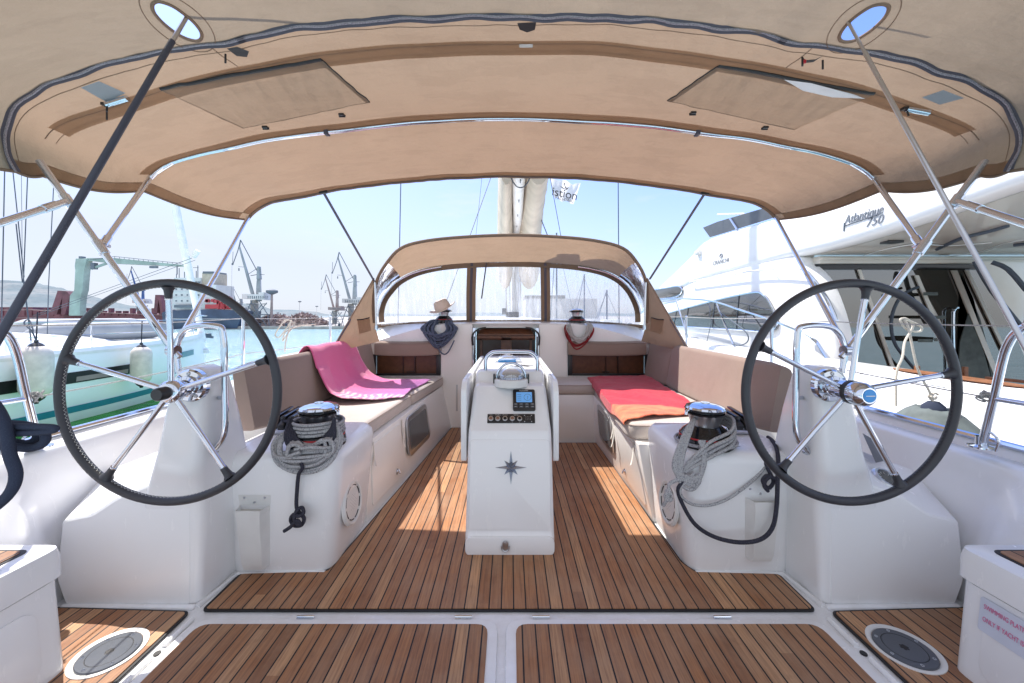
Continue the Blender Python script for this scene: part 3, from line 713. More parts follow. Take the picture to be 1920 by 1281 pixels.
# pushpit rails at the stern quarters
for s in (-1, 1):
    T = thing('pushpit_rail', ('left' if s < 0 else 'right')+'most stern quarter rail, a leaning chrome tube with a crossbar', 'rail', (s*2.13, 1.74, .70), 'stern quarter rails')
    p0 = Vector((s*2.13, 1.736, .70)); p1 = Vector((s*2.07, 1.60, 1.17)); p2 = Vector((s*2.05, 1.52, 1.255)); p3 = Vector((s*2.05, 1.40, 1.265)); p4 = Vector((s*2.04, .2, 1.27))
    g = MB(); g.tube([p0, p0.lerp(p1, .5), p1, p2, p3, p4], .015, 12, 5); g.build('rail', 'chrome', T)
    q = p0.lerp(p1, .50); g = MB(); g.tube([q, q+Vector((0, -1.4, .02))], .011, 10); g.build('crossbar', 'chrome', T)
    g = MB(); g.lathe([(.045, 0), (.045, .006), (.020, .012), (.020, .05)], p0, (0, 0, 1), 20); g.tube([p0+Vector((0, -.05, .0)), p0+Vector((0, -.06, .05)), p0+Vector((0, -.03, .08))], .005, 8, 4); g.build('foot', 'chrome', T)
    a = p2; bS = S1 if s < 0 else S3; cS = S2 if s < 0 else S4
    g = MB()
    def sag(a, b, d, n=8): return [a.lerp(b, i/n)-Vector((0, 0, d*4*(i/n)*(1-i/n))) for i in range(n+1)]
    g.tube(sag(a, bS, .012)+sag(bS, cS, .01)[1:]+[cS+Vector((-s*.3, 2.5, 0))], .0035, 6)
    tag(g.build('lifeline', 'rope_white'), 'thin white upper lifeline running forward on the %s side' % ('left' if s < 0 else 'right'), 'lifeline', 'lifelines')
    g = MB(); lo = Vector((0, 0, -.29)); g.tube(sag(q, bS+lo, .012)+sag(bS+lo, cS+lo, .01)[1:], .0035, 6)
    tag(g.build('lifeline', 'rope_white'), 'thin white lower lifeline tied to the %s stern rail crossbar' % ('left' if s < 0 else 'right'), 'lifeline', 'lifelines')
    g = MB(); rnd = random.Random(3)
    for k in range(3):
        g.tube([q+Vector((rnd.uniform(-.02, .02), .03+rnd.uniform(-.02, .02), rnd.uniform(-.025, .025))) for _ in range(6)], .004, 6, 5, closed=True)
    tag(g.build('lashing_knot', 'rope_white'), 'small white lashing knot on the %s stern rail' % ('left' if s < 0 else 'right'), 'knot', 'lashing knots')

# ================================================================== STEERING WHEELS
def wheel(s, rot, label, yaw=0):
    c = Vector((s*1.374, 1.543, .988)); T = thing('steering_wheel', label, 'steering wheel', c, 'steering wheels')
    Rm = .4385; n = 96
    g = MB(); g.tube([c+Vector((Rm*math.cos(2*math.pi*k/n), 0, Rm*math.sin(2*math.pi*k/n))) for k in range(n)], .0168, 16, closed=True); rim = g.build('rim', 'leather', T, smooth=80)
    g = MB(); pts = []
    for k in range(360):
        a = 2*math.pi*k/360; ph = R(170 if k % 2 else 198)
        rr = Rm+.0174*math.cos(ph); pts.append(c+Vector((rr*math.cos(a), .0174*math.sin(ph), rr*math.sin(a))))
    g.tube(pts, .0010, 4, closed=True); g.build('stitching', 'stitch' if s < 0 else 'black_plastic', rim)
    for k in range(5):
        a = R(rot+72*k); d = Vector((math.cos(a), 0, math.sin(a)))
        g = MB(); g.tube([c+Vector((0, .012, 0))+d*.022, c+Vector((0, .008, 0))+d*.22, c+d*.385], .0105, 12); g.tube([c+d*.370, c+d*.385], .0125, 12); spk = g.build('spoke', 'chrome', T)
        g = MB(); g.lathe([(.0125, 0), (.0135, .02), (.016, .035), (.024, .047)], c+d*.375, d, 14); g.build('sleeve', 'leather', spk)
    g = MB()
    if s < 0: g.lathe([(.033, .10), (.033, .03), (.043, .025), (.046, .008), (.046, -.012), (.040, -.022), (.030, -.026)], c+Vector((0, .012, 0)), (0, 1, 0), 36)
    else: g.lathe([(.033, .10), (.033, .03), (.043, .025), (.045, .008), (.045, -.022), (.047, -.030), (.047, -.055), (.042, -.074), (.030, -.084)], c+Vector((0, .012, 0)), (0, 1, 0), 36)
    hub = g.build('hub', 'chrome', T)
    g = MB()
    if s < 0: g.lathe([(.026, -.024), (.026, -.060), (.022, -.066), (.0001, -.066)], c+Vector((0, .012, 0)), (0, 1, 0), 28); g.build('knob', 'black_plastic', T)
    else:
        g.lathe([(.0475, -.004), (.0475, -.020)], c+Vector((0, .012, 0)), (0, 1, 0), 28); g.build('brake_ring', 'black_plastic', T)
        g = MB(); g.lathe([(.026, -.084), (.025, -.0865), (.0001, -.087)], c+Vector((0, .012, 0)), (0, 1, 0), 28); bd = g.build('badge', 'blue_badge', T)
        g = MB(); g.box(c.x-.017, c.x+.017, c.y+.012-.089, c.y+.012-.087, c.z-.0015, c.z+.0015); g.build('badge_line', 'white_plastic', bd)
    T.rotation_euler = (0, 0, yaw)
wheel(-1, 18, 'left steering wheel with dark leather rim and a black knob on its hub')
wheel(1, 10, 'right steering wheel with dark leather rim and a blue badge on its hub', R(2))

# ================================================================== WINCHES
def winch(loc, k, label, group):
    o = Vector(loc); T = thing('winch', label, 'winch', o, group)
    g = MB(); g.lathe([(r*k, h*k) for r, h in ((.133, 0), (.134, .018), (.130, .045), (.126, .050))], o, n=40); g.build('base', 'black_gloss', T)
    g = MB(); g.lathe([(r*k, h*k) for r, h in ((.1275, .048), (.1285, .052), (.1275, .056))], o, n=40, cap=False); g.build('red_ring', 'red_line', T)
    g = MB(); g.lathe([(r*k, h*k) for r, h in ((.125, .055), (.112, .075), (.090, .092), (.078, .105))], o, n=40); g.build('skirt', 'black_gloss', T)
    g = MB(); rings = []
    for r, h, tw in ((.071, .100, 0), (.073, .120, .25), (.079, .145, .6), (.084, .160, .8)):
        rings.append([o+Vector((math.cos(a), math.sin(a), 0))*(r*k*(1+.03*math.cos(12*(a-tw))))+Vector((0, 0, h*k)) for a in [2*math.pi*j/72 for j in range(72)]])
    g.loft(rings); g.build('drum', 'brushed_steel', T, smooth=60)
    g = MB(); g.lathe([(r*k, h*k) for r, h in ((.084, .160), (.099, .165), (.100, .172), (.088, .176), (.088, .179), (.100, .183), (.101, .188), (.094, .190))], o, n=40); g.build('self_tailer', 'black_gloss', T)
    g = MB(); g.lathe([(r*k, h*k) for r, h in ((.097, .188), (.099, .192), (.094, .202), (.070, .212), (.040, .217), (.022, .2185), (.022, .222), (.012, .222), (.010, .214))], o, n=40); g.build('cap', 'chrome', T)
    sgn = -1 if o.x > 0 else 1
    g = MB(); g.tube([o+Vector((sgn*.090*k, -.02*k, .186*k)), o+Vector((sgn*.112*k, -.03*k, .182*k)), o+Vector((sgn*.118*k, -.035*k, .165*k))], .008*k, 8, 3); g.build('stripper_arm', 'chrome', T)
    return T
winch((-1.012, 2.03, .615), 1, 'large chrome topped winch on the left pod, wound with grey rope', 'cockpit winches')
winch((1.03, 2.03, .615), 1, 'large chrome topped winch on the right pod, wound with grey rope', 'cockpit winches')
winch((-.80, 4.62, 1.20), .80, 'winch on the coachroof under the felt hat, draped with blue rope', 'coachroof winches')
winch((.80, 4.62, 1.195), .80, 'winch on the coachroof above the white and red rope coil', 'coachroof winches')

# ================================================================== ROPES
def loops(g, c, ax_u, ax_v, ru, rv, n, r, rnd, spread, nrm, jit=.012):
    pts = []
    for k in range(n):
        du, dv = rnd.uniform(.86, 1.1), rnd.uniform(.86, 1.1); of = nrm*rnd.uniform(-spread, spread)
        for j in range(10):
            a = 2*math.pi*j/10+.2*k
            pts.append(c+of+ax_u*(ru*du*math.cos(a))+ax_v*(rv*dv*math.sin(a))+Vector((rnd.uniform(-jit, jit), rnd.uniform(-jit, jit), rnd.uniform(-jit, jit))))
    g.tube(pts, r, 7, 4)
rnd = random.Random(11)
# left: wraps on the drum plus a bundle hanging in front
g = MB(); o = Vector((-1.012, 2.03, .615)); pts = []
for k in range(46):
    a = .55*k; pts.append(o+Vector((math.cos(a)*(.122+.004*math.sin(k)), math.sin(a)*.122, .065+.0045*k*.35)))
g.tube(pts, .0085, 7, 3)
for k in range(13):
    dx = rnd.uniform(-.014, .014); ww = rnd.uniform(.115, .165); dp = rnd.uniform(-.075, .03); fy = rnd.uniform(-.165, -.115)
    P = [o+Vector((-ww*.55, -.06, .115)), o+Vector((-ww, fy*.8, .06)), o+Vector((-ww*.85, fy, .0+dp*.4)), o+Vector((-.05+dx, fy-.01, dp-.005)), o+Vector((.06+dx, fy-.01, dp)), o+Vector((ww*.95, fy, .015+dp*.4)), o+Vector((ww, fy*.7, .07)), o+Vector((ww*.7, -.07, .125)), o+Vector((ww*.5, -.1, .09))]
    if k % 2: P = P[:6]+[o+Vector((ww*.8, fy*.9, .07)), o+Vector((.03, fy*.9, .04)), o+Vector((-.06, fy, .06))]
    g.tube(P, .0085, 7, 4)
for k in range(3): loops(g, o+Vector((-.035, -.17, .03)), Vector((1, 0, .2)), Vector((0, 0, 1)), .035, .028, 1, .0085, rnd, .01, Vector((0, 1, 0)), .006)
g.tube([o+Vector((-.03, -.175, .035)), o+Vector((.05, -.18, .045)), o+Vector((.13, -.15, .035)), o+Vector((.17, -.07, .05))], .0085, 7, 4)
tag(g.build('rope_bundle', 'rope_grey', smooth=80), 'grey flecked rope knotted around the left cockpit winch', 'rope', 'sheets on the cockpit winches')
g = MB()
for k in range(5):
    P = [o+Vector((-.12+.012*k, -.06, .15-.01*k)), o+Vector((-.10+.012*k, -.13, .08)), o+Vector((-.06+.02*k, -.14, .03)), o+Vector((.05+.02*k, -.13, .04)), o+Vector((.12, -.09, .12+.01*k))]
    g.tube(P, .0095, 7, 4)
g.tube([o+Vector((-.10, -.02, .12)), o+Vector((-.2, .1, .09)), o+Vector((-.33, .2, .07))], .008, 7, 4)
D = 1.865
P = [o+Vector((-.06, -.12, .0)), at(567, 875, 1.845), at(560, 890, 1.855), at(557, 920, D), at(556, 950, D+.005), at(562, 962, D-.01), at(570, 972, D-.02), at(566, 984, D-.01), at(553, 986, D), at(545, 975, D), at(550, 965, D-.02), at(560, 968, D-.03), at(569, 962, D-.02), at(566, 952, D-.005), at(556, 958, D-.025), at(552, 975, D-.03), at(563, 985, D-.03), at(557, 976, D-.035), at(545, 988, D-.01), at(533, 996, D)]
g.tube(P, .0088, 8, 5)
tag(g.build('rope_tail', 'rope_charcoal', smooth=80), 'dark rope tail with a stopper knot hanging below the left winch', 'rope', 'dark rope tails')
# right
g = MB(); o = Vector((1.03, 2.03, .615)); pts = []
for k in range(16):
    a = -.2+.5*k; pts.append(o+Vector((math.cos(a)*.146, math.sin(a)*.146, .012+.0015*k)))
g.tube(pts, .0085, 7, 3)
for k in range(4):
    j_ = lambda a: rnd.uniform(-a, a)
    g.tube([o+Vector((.10, .04, .155-.018*k)), o+Vector((.118, -.05, .148-.019*k)), o+Vector((.06+j_(.01), -.135-j_(.008), .108-.020*k)), o+Vector((-.04+j_(.01), -.165-j_(.01), .066-.020*k)), o+Vector((-.12, -.158-j_(.01), .012-.018*k)), o+Vector((-.165-.012*k, -.15, -.045-.02*k))], .0085, 8, 4)
for k in range(9):
    u = rnd.uniform(-.022, .022); v = rnd.uniform(-.035, .025); wd = .050+.0055*k
    P = [o+Vector((-.07, -.03, .145)), o+Vector((-.13+u, -.09, .115)), o+Vector((-.165-wd*.45+u, -.14, .03)), o+Vector((-.185-wd*.6+u, -.16, -.06)), o+Vector((-.175-wd*.25, -.17, -.115+v)), o+Vector((-.145+u, -.175, -.125+v)), o+Vector((-.115+wd*.2, -.17, -.07)), o+Vector((-.11+wd*.3, -.165, .0)), o+Vector((-.10+u, -.15, .07))]
    g.tube(P, .0085, 7, 4)
P = [o+Vector((-.14, -.17, -.10)), at(1258, 905, 1.86), at(1254, 925, 1.85), at(1250, 938, 1.845), at(1244, 948, 1.86)]; g.tube(P, .0085, 7, 4)
g2c = at(1253, 930, 1.845)
for k in range(4): loops(g, g2c, Vector((1, 0, .3)), Vector((0, .4, 1)), .014, .016, 1, .007, rnd, .004, Vector((0, 1, 0)), .004)
P = [o+Vector((-.14, -.17, -.08)), at(1275, 920, 1.85), at(1292, 943, 1.86), at(1325, 948, 1.865), at(1360, 938, 1.87), at(1395, 915, 1.875), at(1425, 888, 1.88), at(1440, 862, 1.90), at(1446, 842, 2.0)]
g.tube(P, .0075, 7, 5)
tag(g.build('rope_bundle', 'rope_grey', smooth=80), 'grey flecked rope coiled beside the right cockpit winch with a drooping loop', 'rope', 'sheets on the cockpit winches')
g = MB()
P = [at(1378, 838, 2.0), at(1405, 846, 1.96), at(1428, 862, 1.90), at(1442, 884, 1.87), at(1450, 903, 1.86), at(1441, 915, 1.855), at(1430, 903, 1.85), at(1438, 892, 1.85), at(1452, 897, 1.845), at(1458, 900, 1.85)]
g.tube(P, .0088, 8, 5)
P = [o+Vector((-.14, -.165, -.10)), at(1272, 915, 1.855), at(1282, 950, 1.855), at(1305, 985, 1.86), at(1340, 1007, 1.865), at(1385, 1017, 1.825), at(1425, 1012, 1.815), at(1448, 990, 1.81), at(1456, 950, 1.82), at(1458, 900, 1.84), at(1459, 860, 1.87), at(1455, 838, 1.95), at(1447, 825, 2.08), at(1440, 820, 2.2)]
g.tube(P, .0098, 8, 5)
g.tube([at(1446, 893, 1.845), at(1436, 900, 1.84), at(1433, 912, 1.84), at(1440, 921, 1.845)], .0085, 8, 4)
tag(g.build('rope_tail', 'rope_charcoal', smooth=80), 'dark rope in a wide loop across the right winch pod', 'rope', 'dark rope tails')
# coil of blue rope below the hat
g = MB(); c = Vector((-.79, 4.40, 1.14))
for k in range(34):
    wd = rnd.uniform(.07, .215); lo_ = rnd.uniform(-.22, -.06); f_ = rnd.uniform(-.10, -.03)
    top = rnd.uniform(.05, .10)
    g.tube([c+Vector((-.05, .06, top)), c+Vector((-wd*.75, f_+.03, top-.01)), c+Vector((-wd, f_, .0)), c+Vector((-wd*.7, f_-.01, lo_*.62)), c+Vector((-.02, f_-.02, lo_)), c+Vector((wd*.62, f_-.01, lo_*.62)), c+Vector((wd*.92, f_, .0)), c+Vector((wd*.7, f_+.03, top-.02)), c+Vector((.06, .06, top))], .0075, 6, 4)
g.tube([c+Vector((-.03, -.1, -.17)), c+Vector((.0, -.10, -.25)), c+Vector((.05, -.10, -.285)), c+Vector((.10, -.10, -.25)), c+Vector((.16, -.09, -.13))], .008, 6, 5)
tag(g.build('rope_coil', 'rope_blue', smooth=80), 'thick coil of blue and white rope hanging below the felt hat', 'rope coil', 'rope coils on the bulkhead')
g = MB(); c = Vector((.775, 4.36, 1.13))
for k in range(13):
    wd = rnd.uniform(.09, .15); lo_ = rnd.uniform(-.16, -.09); f_ = rnd.uniform(-.07, -.03)
    g.tube([c+Vector((-.09, .08, .07)), c+Vector((-wd, f_, .03)), c+Vector((-wd*.7, f_, lo_*.6)), c+Vector((-.0, f_-.01, lo_)), c+Vector((wd*.7, f_, lo_*.55)), c+Vector((wd*1.0, f_, .04)), c+Vector((.1, .08, .085))], .0065, 6, 4)
tag(g.build('rope_coil', 'rope_white', smooth=80), 'coil of pale rope hanging from the right coachroof winch', 'rope coil', 'rope coils on the bulkhead')
g = MB()
for k in range(9):
    wd = rnd.uniform(.12, .165); lo_ = rnd.uniform(-.225, -.17); f_ = rnd.uniform(-.06, -.02)
    g.tube([c+Vector((-.12, .08, .07)), c+Vector((-wd, f_, .01)), c+Vector((-wd*.8, f_, lo_*.55)), c+Vector((-.03, f_, lo_)), c+Vector((wd*.7, f_, lo_*.55)), c+Vector((wd*1.0, f_, .01)), c+Vector((.12, .08, .08))], .0065, 6, 4)
tag(g.build('rope_coil', 'rope_red', smooth=80), 'dark red rope looped behind the pale coil on the right', 'rope coil', 'rope coils on the bulkhead')
# dark mooring line in the left foreground
g = MB(); D = .98
g.tube([at(-60, 720, D), at(-15, 755, D), at(10, 800, D), at(18, 850, D), at(30, 890, D), at(18, 925, D), at(-20, 958, D), at(-60, 975, D)], .0125, 10, 6)
g.tube([at(-80, 790, 1.0), at(-10, 800, 1.0), at(50, 800, 1.0), at(100, 802, 1.0), at(96, 808, 1.0), at(50, 812, 1.0), at(-20, 815, 1.0)], .0085, 10, 6)
g.tube([at(-60, 832, 1.02), at(20, 838, 1.02), at(60, 840, 1.02), at(84, 828, 1.02), at(80, 808, 1.02), at(50, 798, 1.02), at(0, 794, 1.02)], .0105, 10, 6)
g.tube([at(-60, 822, 1.04), at(20, 828, 1.04), at(50, 832, 1.04), at(68, 822, 1.04), at(60, 810, 1.04), at(0, 806, 1.04)], .0095, 10, 6)
tag(g.build('mooring_line', 'rope_navy', smooth=80), 'looped dark navy line hanging at the left edge of the foreground', 'rope')
# thin rope coil hung on the left lifeline
g = MB()
g.tube([at(592, 608, 3.9), at(560, 612, 3.75), at(536, 622, 3.6), at(530, 640, 3.6), at(540, 625, 3.6), at(552, 608, 3.7), at(538, 600, 3.65), at(525, 612, 3.6), at(516, 628, 3.6), at(524, 632, 3.6), at(540, 612, 3.65), at(546, 602, 3.6), at(536, 640, 3.55), at(534, 660, 3.5)], .006, 6, 5)
tag(g.build('line_loop', 'rope_cream'), 'thin cream line looped over the left lifeline before the scrap heaps', 'rope')

# ================================================================== HAT
T = thing('felt_hat', 'pale felt brimmed hat resting tilted on the left coachroof winch', 'hat', (-.80, 4.55, 1.36))
g = MB(); rings = []
Rt = Matrix.Rotation(R(-22), 4, 'Y') @ Matrix.Rotation(R(12), 4, 'X'); O = Vector((-.80, 4.55, 1.375))
for r, h in ((.001, .100), (.035, .100), (.060, .105), (.078, .095), (.086, .05), (.092, .0)):
    rings.append([O+Rt @ Vector((r*1.05*math.cos(a), r*.9*math.sin(a), h-(.03*math.exp(-(math.sin(a)*r/.02)**2) if h > .09 else 0))) for a in [2*math.pi*j/32 for j in range(32)]])
g.loft(rings, cap=False); g.build('crown', 'hat_felt', T, smooth=70)
g = MB(); rings = []
for r, h in ((.090, .0), (.115, -.004), (.150, .004), (.152, .001), (.115, -.008), (.090, -.004)):
    rings.append([O+Rt @ Vector((r*1.08*math.cos(a), r*.92*math.sin(a), h+(.032*math.cos(a)**2*(r-.09)/.06) - .015*(r-.09)/.06)) for a in [2*math.pi*j/40 for j in range(40)]])
g.loft(rings, cap=False); g.build('brim', 'hat_felt', T, smooth=70)
# ================================================================== COCKPIT TABLE with instruments
T = thing('cockpit_table', 'white cockpit table pedestal with compass, display and chrome star', 'table', (-.003, 2.3, 0))
cx = -.003
# body: profile in Y-Z lofted across X with rounded edges
prof = [(2.066, .0), (2.062, .10), (2.075, .12), (2.155, .62), (2.168, .645), (2.185, .655), (2.345, .845), (2.365, .862), (2.44, .868), (2.47, .93), (2.49, .94), (2.60, .94), (2.60, .88), (3.70, .88), (3.70, .75), (2.62, .72), (2.62, 0)]
body = MB(); hw = .243
def hwz(z): return .243-.012*z if z < .6 else .236-.05*max(0, z-.6)
xs = [(-1, .020), (-.94, .004), (-.86, 0), (.86, 0), (.94, .004), (1, .020)]
rings = []
for k, ins in xs:
    rings.append([(cx+k*hwz(z), y+(ins if y < 2.5 else 0), z-(ins if z > .8 else 0)) for y, z in prof])
body.loft(rings); bd = body.build('pedestal', 'gelcoat', T, .006, 2)
# panel frame ledges on the aft face
def fy(z):
    for (y0, z0), (y1, z1) in zip(prof, prof[1:]):
        if z0 <= z <= z1 and z1 > z0: return y0+(y1-y0)*(z-z0)/(z1-z0)
    return 2.1
def fpt(x, z, d=0): return Vector((cx+x, fy(z)-d, z))
g = MB(); g.loft([[fpt(x, z, d) for x, z in rrect(-.222, .222, .135, .60, .02)] for d in (-.004, .007)]); g.build('front_panel', 'gelcoat', T, .005, 2)
g = MB(); g.loft([[fpt(x, z, d) for x, z in rrect(-.240, .240, .004, .108, .035)] for d in (-.02, .010)]); g.build('kick_panel', 'gelcoat', T, .006, 2)
# raised cheek pieces either side of the compass
# star
g = MB(); zc = .455; yc = fy(zc)-.008; c0 = Vector((cx, yc-.012, zc))
def sp_pt(a, r): return Vector((cx+.006+r*math.cos(a), fy(zc)-.008+(r*math.sin(a))*.16, zc+r*math.sin(a)))
tips = []
for k in range(8): tips.append((R(90+45*k), .088 if k % 2 == 0 else .052))
if True:
    n = len(tips)
    for k, (a, r) in enumerate(tips):
        L_ = sp_pt(a-R(22.5), .025); Rr = sp_pt(a+R(22.5), .025); tip = sp_pt(a, r); cc = sp_pt(a, .0)+Vector((0, -.022, 0))
        g.face([tip, L_, cc]); g.face([tip, cc, Rr])
star = g.build('star_emblem', 'silver_paint', T, smooth=5)
# latch
g = MB(); q = fpt(-.024, .062, .012); g.lathe([(.016, 0), (.016, .006), (.006, .008)], q+Vector((0, 0, .014)), (0, -1, 0), 20)
g.tube([q+Vector((-.02, -.004, .004)), q+Vector((-.016, -.006, -.016)), q+Vector((0, -.006, -.024)), q+Vector((.016, -.006, -.016)), q+Vector((.02, -.004, .004))], .0045, 8, 4)
g.lathe([(.018, 0), (.014, .005)], q+Vector((0, 0, -.004)), (0, -1, 0), 20); g.build('latch', 'brushed_steel', T)
# slope frame for the instruments
z0, z1 = .655, .845; sl = Vector((0, 2.345-2.185, .19)).normalized(); nr = Vector((0, -sl.z, sl.y))
def sp(x, t, d=0): return Vector((cx+x, 2.185, .655))+sl*t+nr*d   # t in metres up the slope
def pad(x0, x1, t0, t1, r, d0, d1, name, mat, par, bev=.002):
    g = MB(); g.loft([[sp(x, t, d) for x, t in rrect(x0, x1, t0, t1, r, 4)] for d in (d0, d1)]); return g.build(name, mat, par, bev, 2)
px2x = lambda px, Y_: (px-CX)*Y_/F-cx
sw = pad(-.130, .145, .028, .084, .004, -.002, .004, 'switch_panel', 'black_plastic', T)
for k, x in enumerate((-.110, -.070, -.028, .014, .056)):
    g = MB(); g.lathe([(.0150, 0), (.0145, .006), (.010, .007), (.009, .004)], sp(x, .054, .004), nr, 20); g.build('switch', 'brushed_steel', sw)
    g = MB(); g.lathe([(.0095, .004), (.009, .0065), (.0001, .007)], sp(x, .054, .004), nr, 16); g.build('button', 'switch_bronze' if k in (0, 1, 3) else 'dark_void', sw)
g = MB()
for x in (.085, .125): 
    for t in (.075, .037): g.lathe([(.003, .004), (.0001, .006)], sp(x, t), nr, 10)
for k in range(12): g.lathe([(.0015, .0045), (.0001, .005)], sp(.092+.009*(k % 4), .048+.009*(k//4)), nr, 6)
g.build('screw', 'brushed_steel', sw)
for x, b_ in ((-.110, 'Trim'), (-.070, 'Windlass'), (-.028, 'Thruster'), (.035, 'Lighting')):
    text('caption', b_, .0085, 'white_plastic', frame_matrix(sp(x, .0775, .0045), (1, 0, 0), sl), sw, .0001)
for x in (.014, .056): text('caption', '▲' if False else 'I', .010, 'white_plastic', frame_matrix(sp(x, .033, .0045), (1, 0, 0), sl), sw, .0001)
dp = pad(.018, .150, .102, .238, .010, -.002, .016, 'display', 'black_plastic', T, .004)
pad(.038, .132, .152, .218, .003, .0155, .0175, 'screen', 'lcd', dp, 0)
text('lettering', 'Raymarine', .0125, 'white_plastic', frame_matrix(sp(.084, .2285, .0168), (1, 0, 0), sl), dp, .0001)
g = MB(); cen = sp(.105, .184, .0178); pts = [cen+Vector((.021*math.cos(a), 0, 0))+sl*(.021*math.sin(a)) for a in [2*math.pi*j/32 for j in range(32)]]
g.tube(pts, .0008, 5, closed=True); g.tube([cen-sl*.014, cen+sl*.008, cen+Vector((.006, 0, 0))], .0008, 5)
for t in (.165, .178, .19, .203): g.tube([sp(.044, t, .0178), sp(.068, t, .0178)], .0009, 4)
g.build('screen_marks', 'ink', dp)
for k in range(8):
    g = MB(); x = .034+.033*(k % 4); t = .139-.016*(k//4)
    g.loft([[sp(x_, t_, d) for x_, t_ in rrect(x-.012, x+.012, t-.0055, t+.0055, .003, 3)] for d in (.0155, .019)]); g.build('button', 'grey_disc', dp, .001, 2)
g = MB()
for k in range(8):
    x = .034+.033*(k % 4); t = .139-.016*(k//4); g.tube([sp(x-.006, t, .0192), sp(x+.006, t, .0192)], .0009, 4)
g.build('button_marks', 'white_plastic', dp)
# compass
co = Vector((cx+.008, 2.405, .868)); g = MB()
g.lathe([(.108, -.01), (.108, .028), (.104, .034), (.090, .036), (.086, .028)], co, n=48, cap=False); cmp_ = g.build('compass', 'white_plastic', T)
g = MB(); g.lathe([(.086, .020), (.0001, .021)], co, n=40, cap=False); g.lathe([(.075, .021), (.076, .045), (.070, .052), (.0001, .058)], co, n=40, cap=False); g.build('compass_card', 'black_gloss', cmp_)
g = MB(); g.lathe([(.0755, .058*0+.024), (.0765, .046)], co, n=40, cap=False)
g.build('card_band', 'deep_blue', cmp_)
g = MB()
for k in range(36):
    a = 2*math.pi*k/36; d = Vector((math.cos(a), math.sin(a), 0)); g.tube([co+d*.0775+Vector((0, 0, .030)), co+d*.0775+Vector((0, 0, .042 if k % 3 else .048))], .001, 4)
g.tube([co+Vector((0, -.083, .022)), co+Vector((0, -.083, .070))], .0012, 4)
g.build('card_marks', 'white_plastic', cmp_)
g = MB(); g.lathe([(.087*math.cos(R(t)), .030+.085*math.sin(R(t))) for t in range(0, 91, 10)], co, n=40, cap=False); g.build('dome', 'bubble', cmp_, smooth=80)
g = MB(); g.tube([co+Vector((.092*math.cos(R(t)), -.01, .03+.100*math.sin(R(t)))) for t in range(0, 181, 12)], .0075, 8); g.build('dome_hoop', 'chrome', cmp_, smooth=80)
g = MB()
for s in (-1, 1): g.box(co.x+s*.106-.006, co.x+s*.106+.006, co.y-.03, co.y+.01, co.z+.005, co.z+.062)
g.build('clamp', 'black_plastic', cmp_, .003, 2)
# grab rail
g = MB(); yr = 2.50
g.tube([(cx-.158, yr, .90), (cx-.158, yr-.005, .985), (cx-.150, yr-.008, 1.022), (cx-.120, yr-.01, 1.050), (cx-.08, yr-.01, 1.058), (cx+.10, yr-.01, 1.058), (cx+.140, yr-.01, 1.050), (cx+.170, yr-.008, 1.022), (cx+.178, yr-.005, .985), (cx+.178, yr, .90)], .0125, 12, 5); g.build('grab_rail', 'chrome', T)
# folded leaves
for s in (-1, 1):
    g = MB(); x0 = cx+s*.250; x1 = cx+s*.282
    pl = [(2.205, .86), (2.27, .915), (3.70, .905), (3.70, .47), (2.205, .45)]
    rr = rpoly(pl, .03)
    g.loft([[(x0, y, z) for y, z in rr], [(x1, y, z) for y, z in rr]]); g.build('table_leaf', 'gelcoat', T, .006, 2)
g = MB(); g.loft([[(x, y, .884) for x, y in rrect(cx-.235, cx+.235, 2.62, 3.70, .03)], [(x, y, .905) for x, y in rrect(cx-.235, cx+.235, 2.62, 3.70, .03)]]); tp = g.build('table_top', 'gelcoat', T, .005, 2)
# small things lying on the table
T2 = thing('plastic_pack', 'crumpled blue and clear plastic pack on the far end of the table', 'pack', (cx-.02, 3.2, .905))
g = MB(); rings = []
for k in range(7):
    x = -.11+.22*k/6+cx-.02; h = .055*math.sin(math.pi*(k+.6)/7.2)+.004
    rings.append([(x, 3.2+.05*math.cos(a)+noise.noise((k, a, 0))*.012, .907+max(0, h*(.5+.5*math.sin(a)))+noise.noise((a, k, 3))*.006+.004) for a in [2*math.pi*j/12 for j in range(12)]])
g.loft(rings); g.build('bag', 'bubble', T2, smooth=30)
g = MB(); g.box(cx-.10, cx+.05, 3.17, 3.23, .907, .93); g.build('contents', 'blue_badge', T2, .008)
T2 = thing('key_set', 'small bunch of dark keys lying on the sunlit table top', 'keys', (cx+.05, 2.9, .905))
g = MB()
for k in range(5):
    a = rnd.uniform(0, 3.1); c = Vector((cx+.03+.03*k, 2.92+rnd.uniform(-.05, .05), .910)); d = Vector((math.cos(a), math.sin(a), 0))
    g.tube([c-d*.03, c+d*.03], .004, 6, flat=.4); g.lathe([(.012, 0), (.012, .003)], c-d*.035, n=12)
g.build('keys', 'black_plastic', T2)
g = MB(); g.tube([Vector((cx+.05+.018*math.cos(a), 2.87+.018*math.sin(a), .911)) for a in [2*math.pi*j/16 for j in range(16)]], .0015, 6, closed=True); g.build('key_ring', 'chrome', T2)

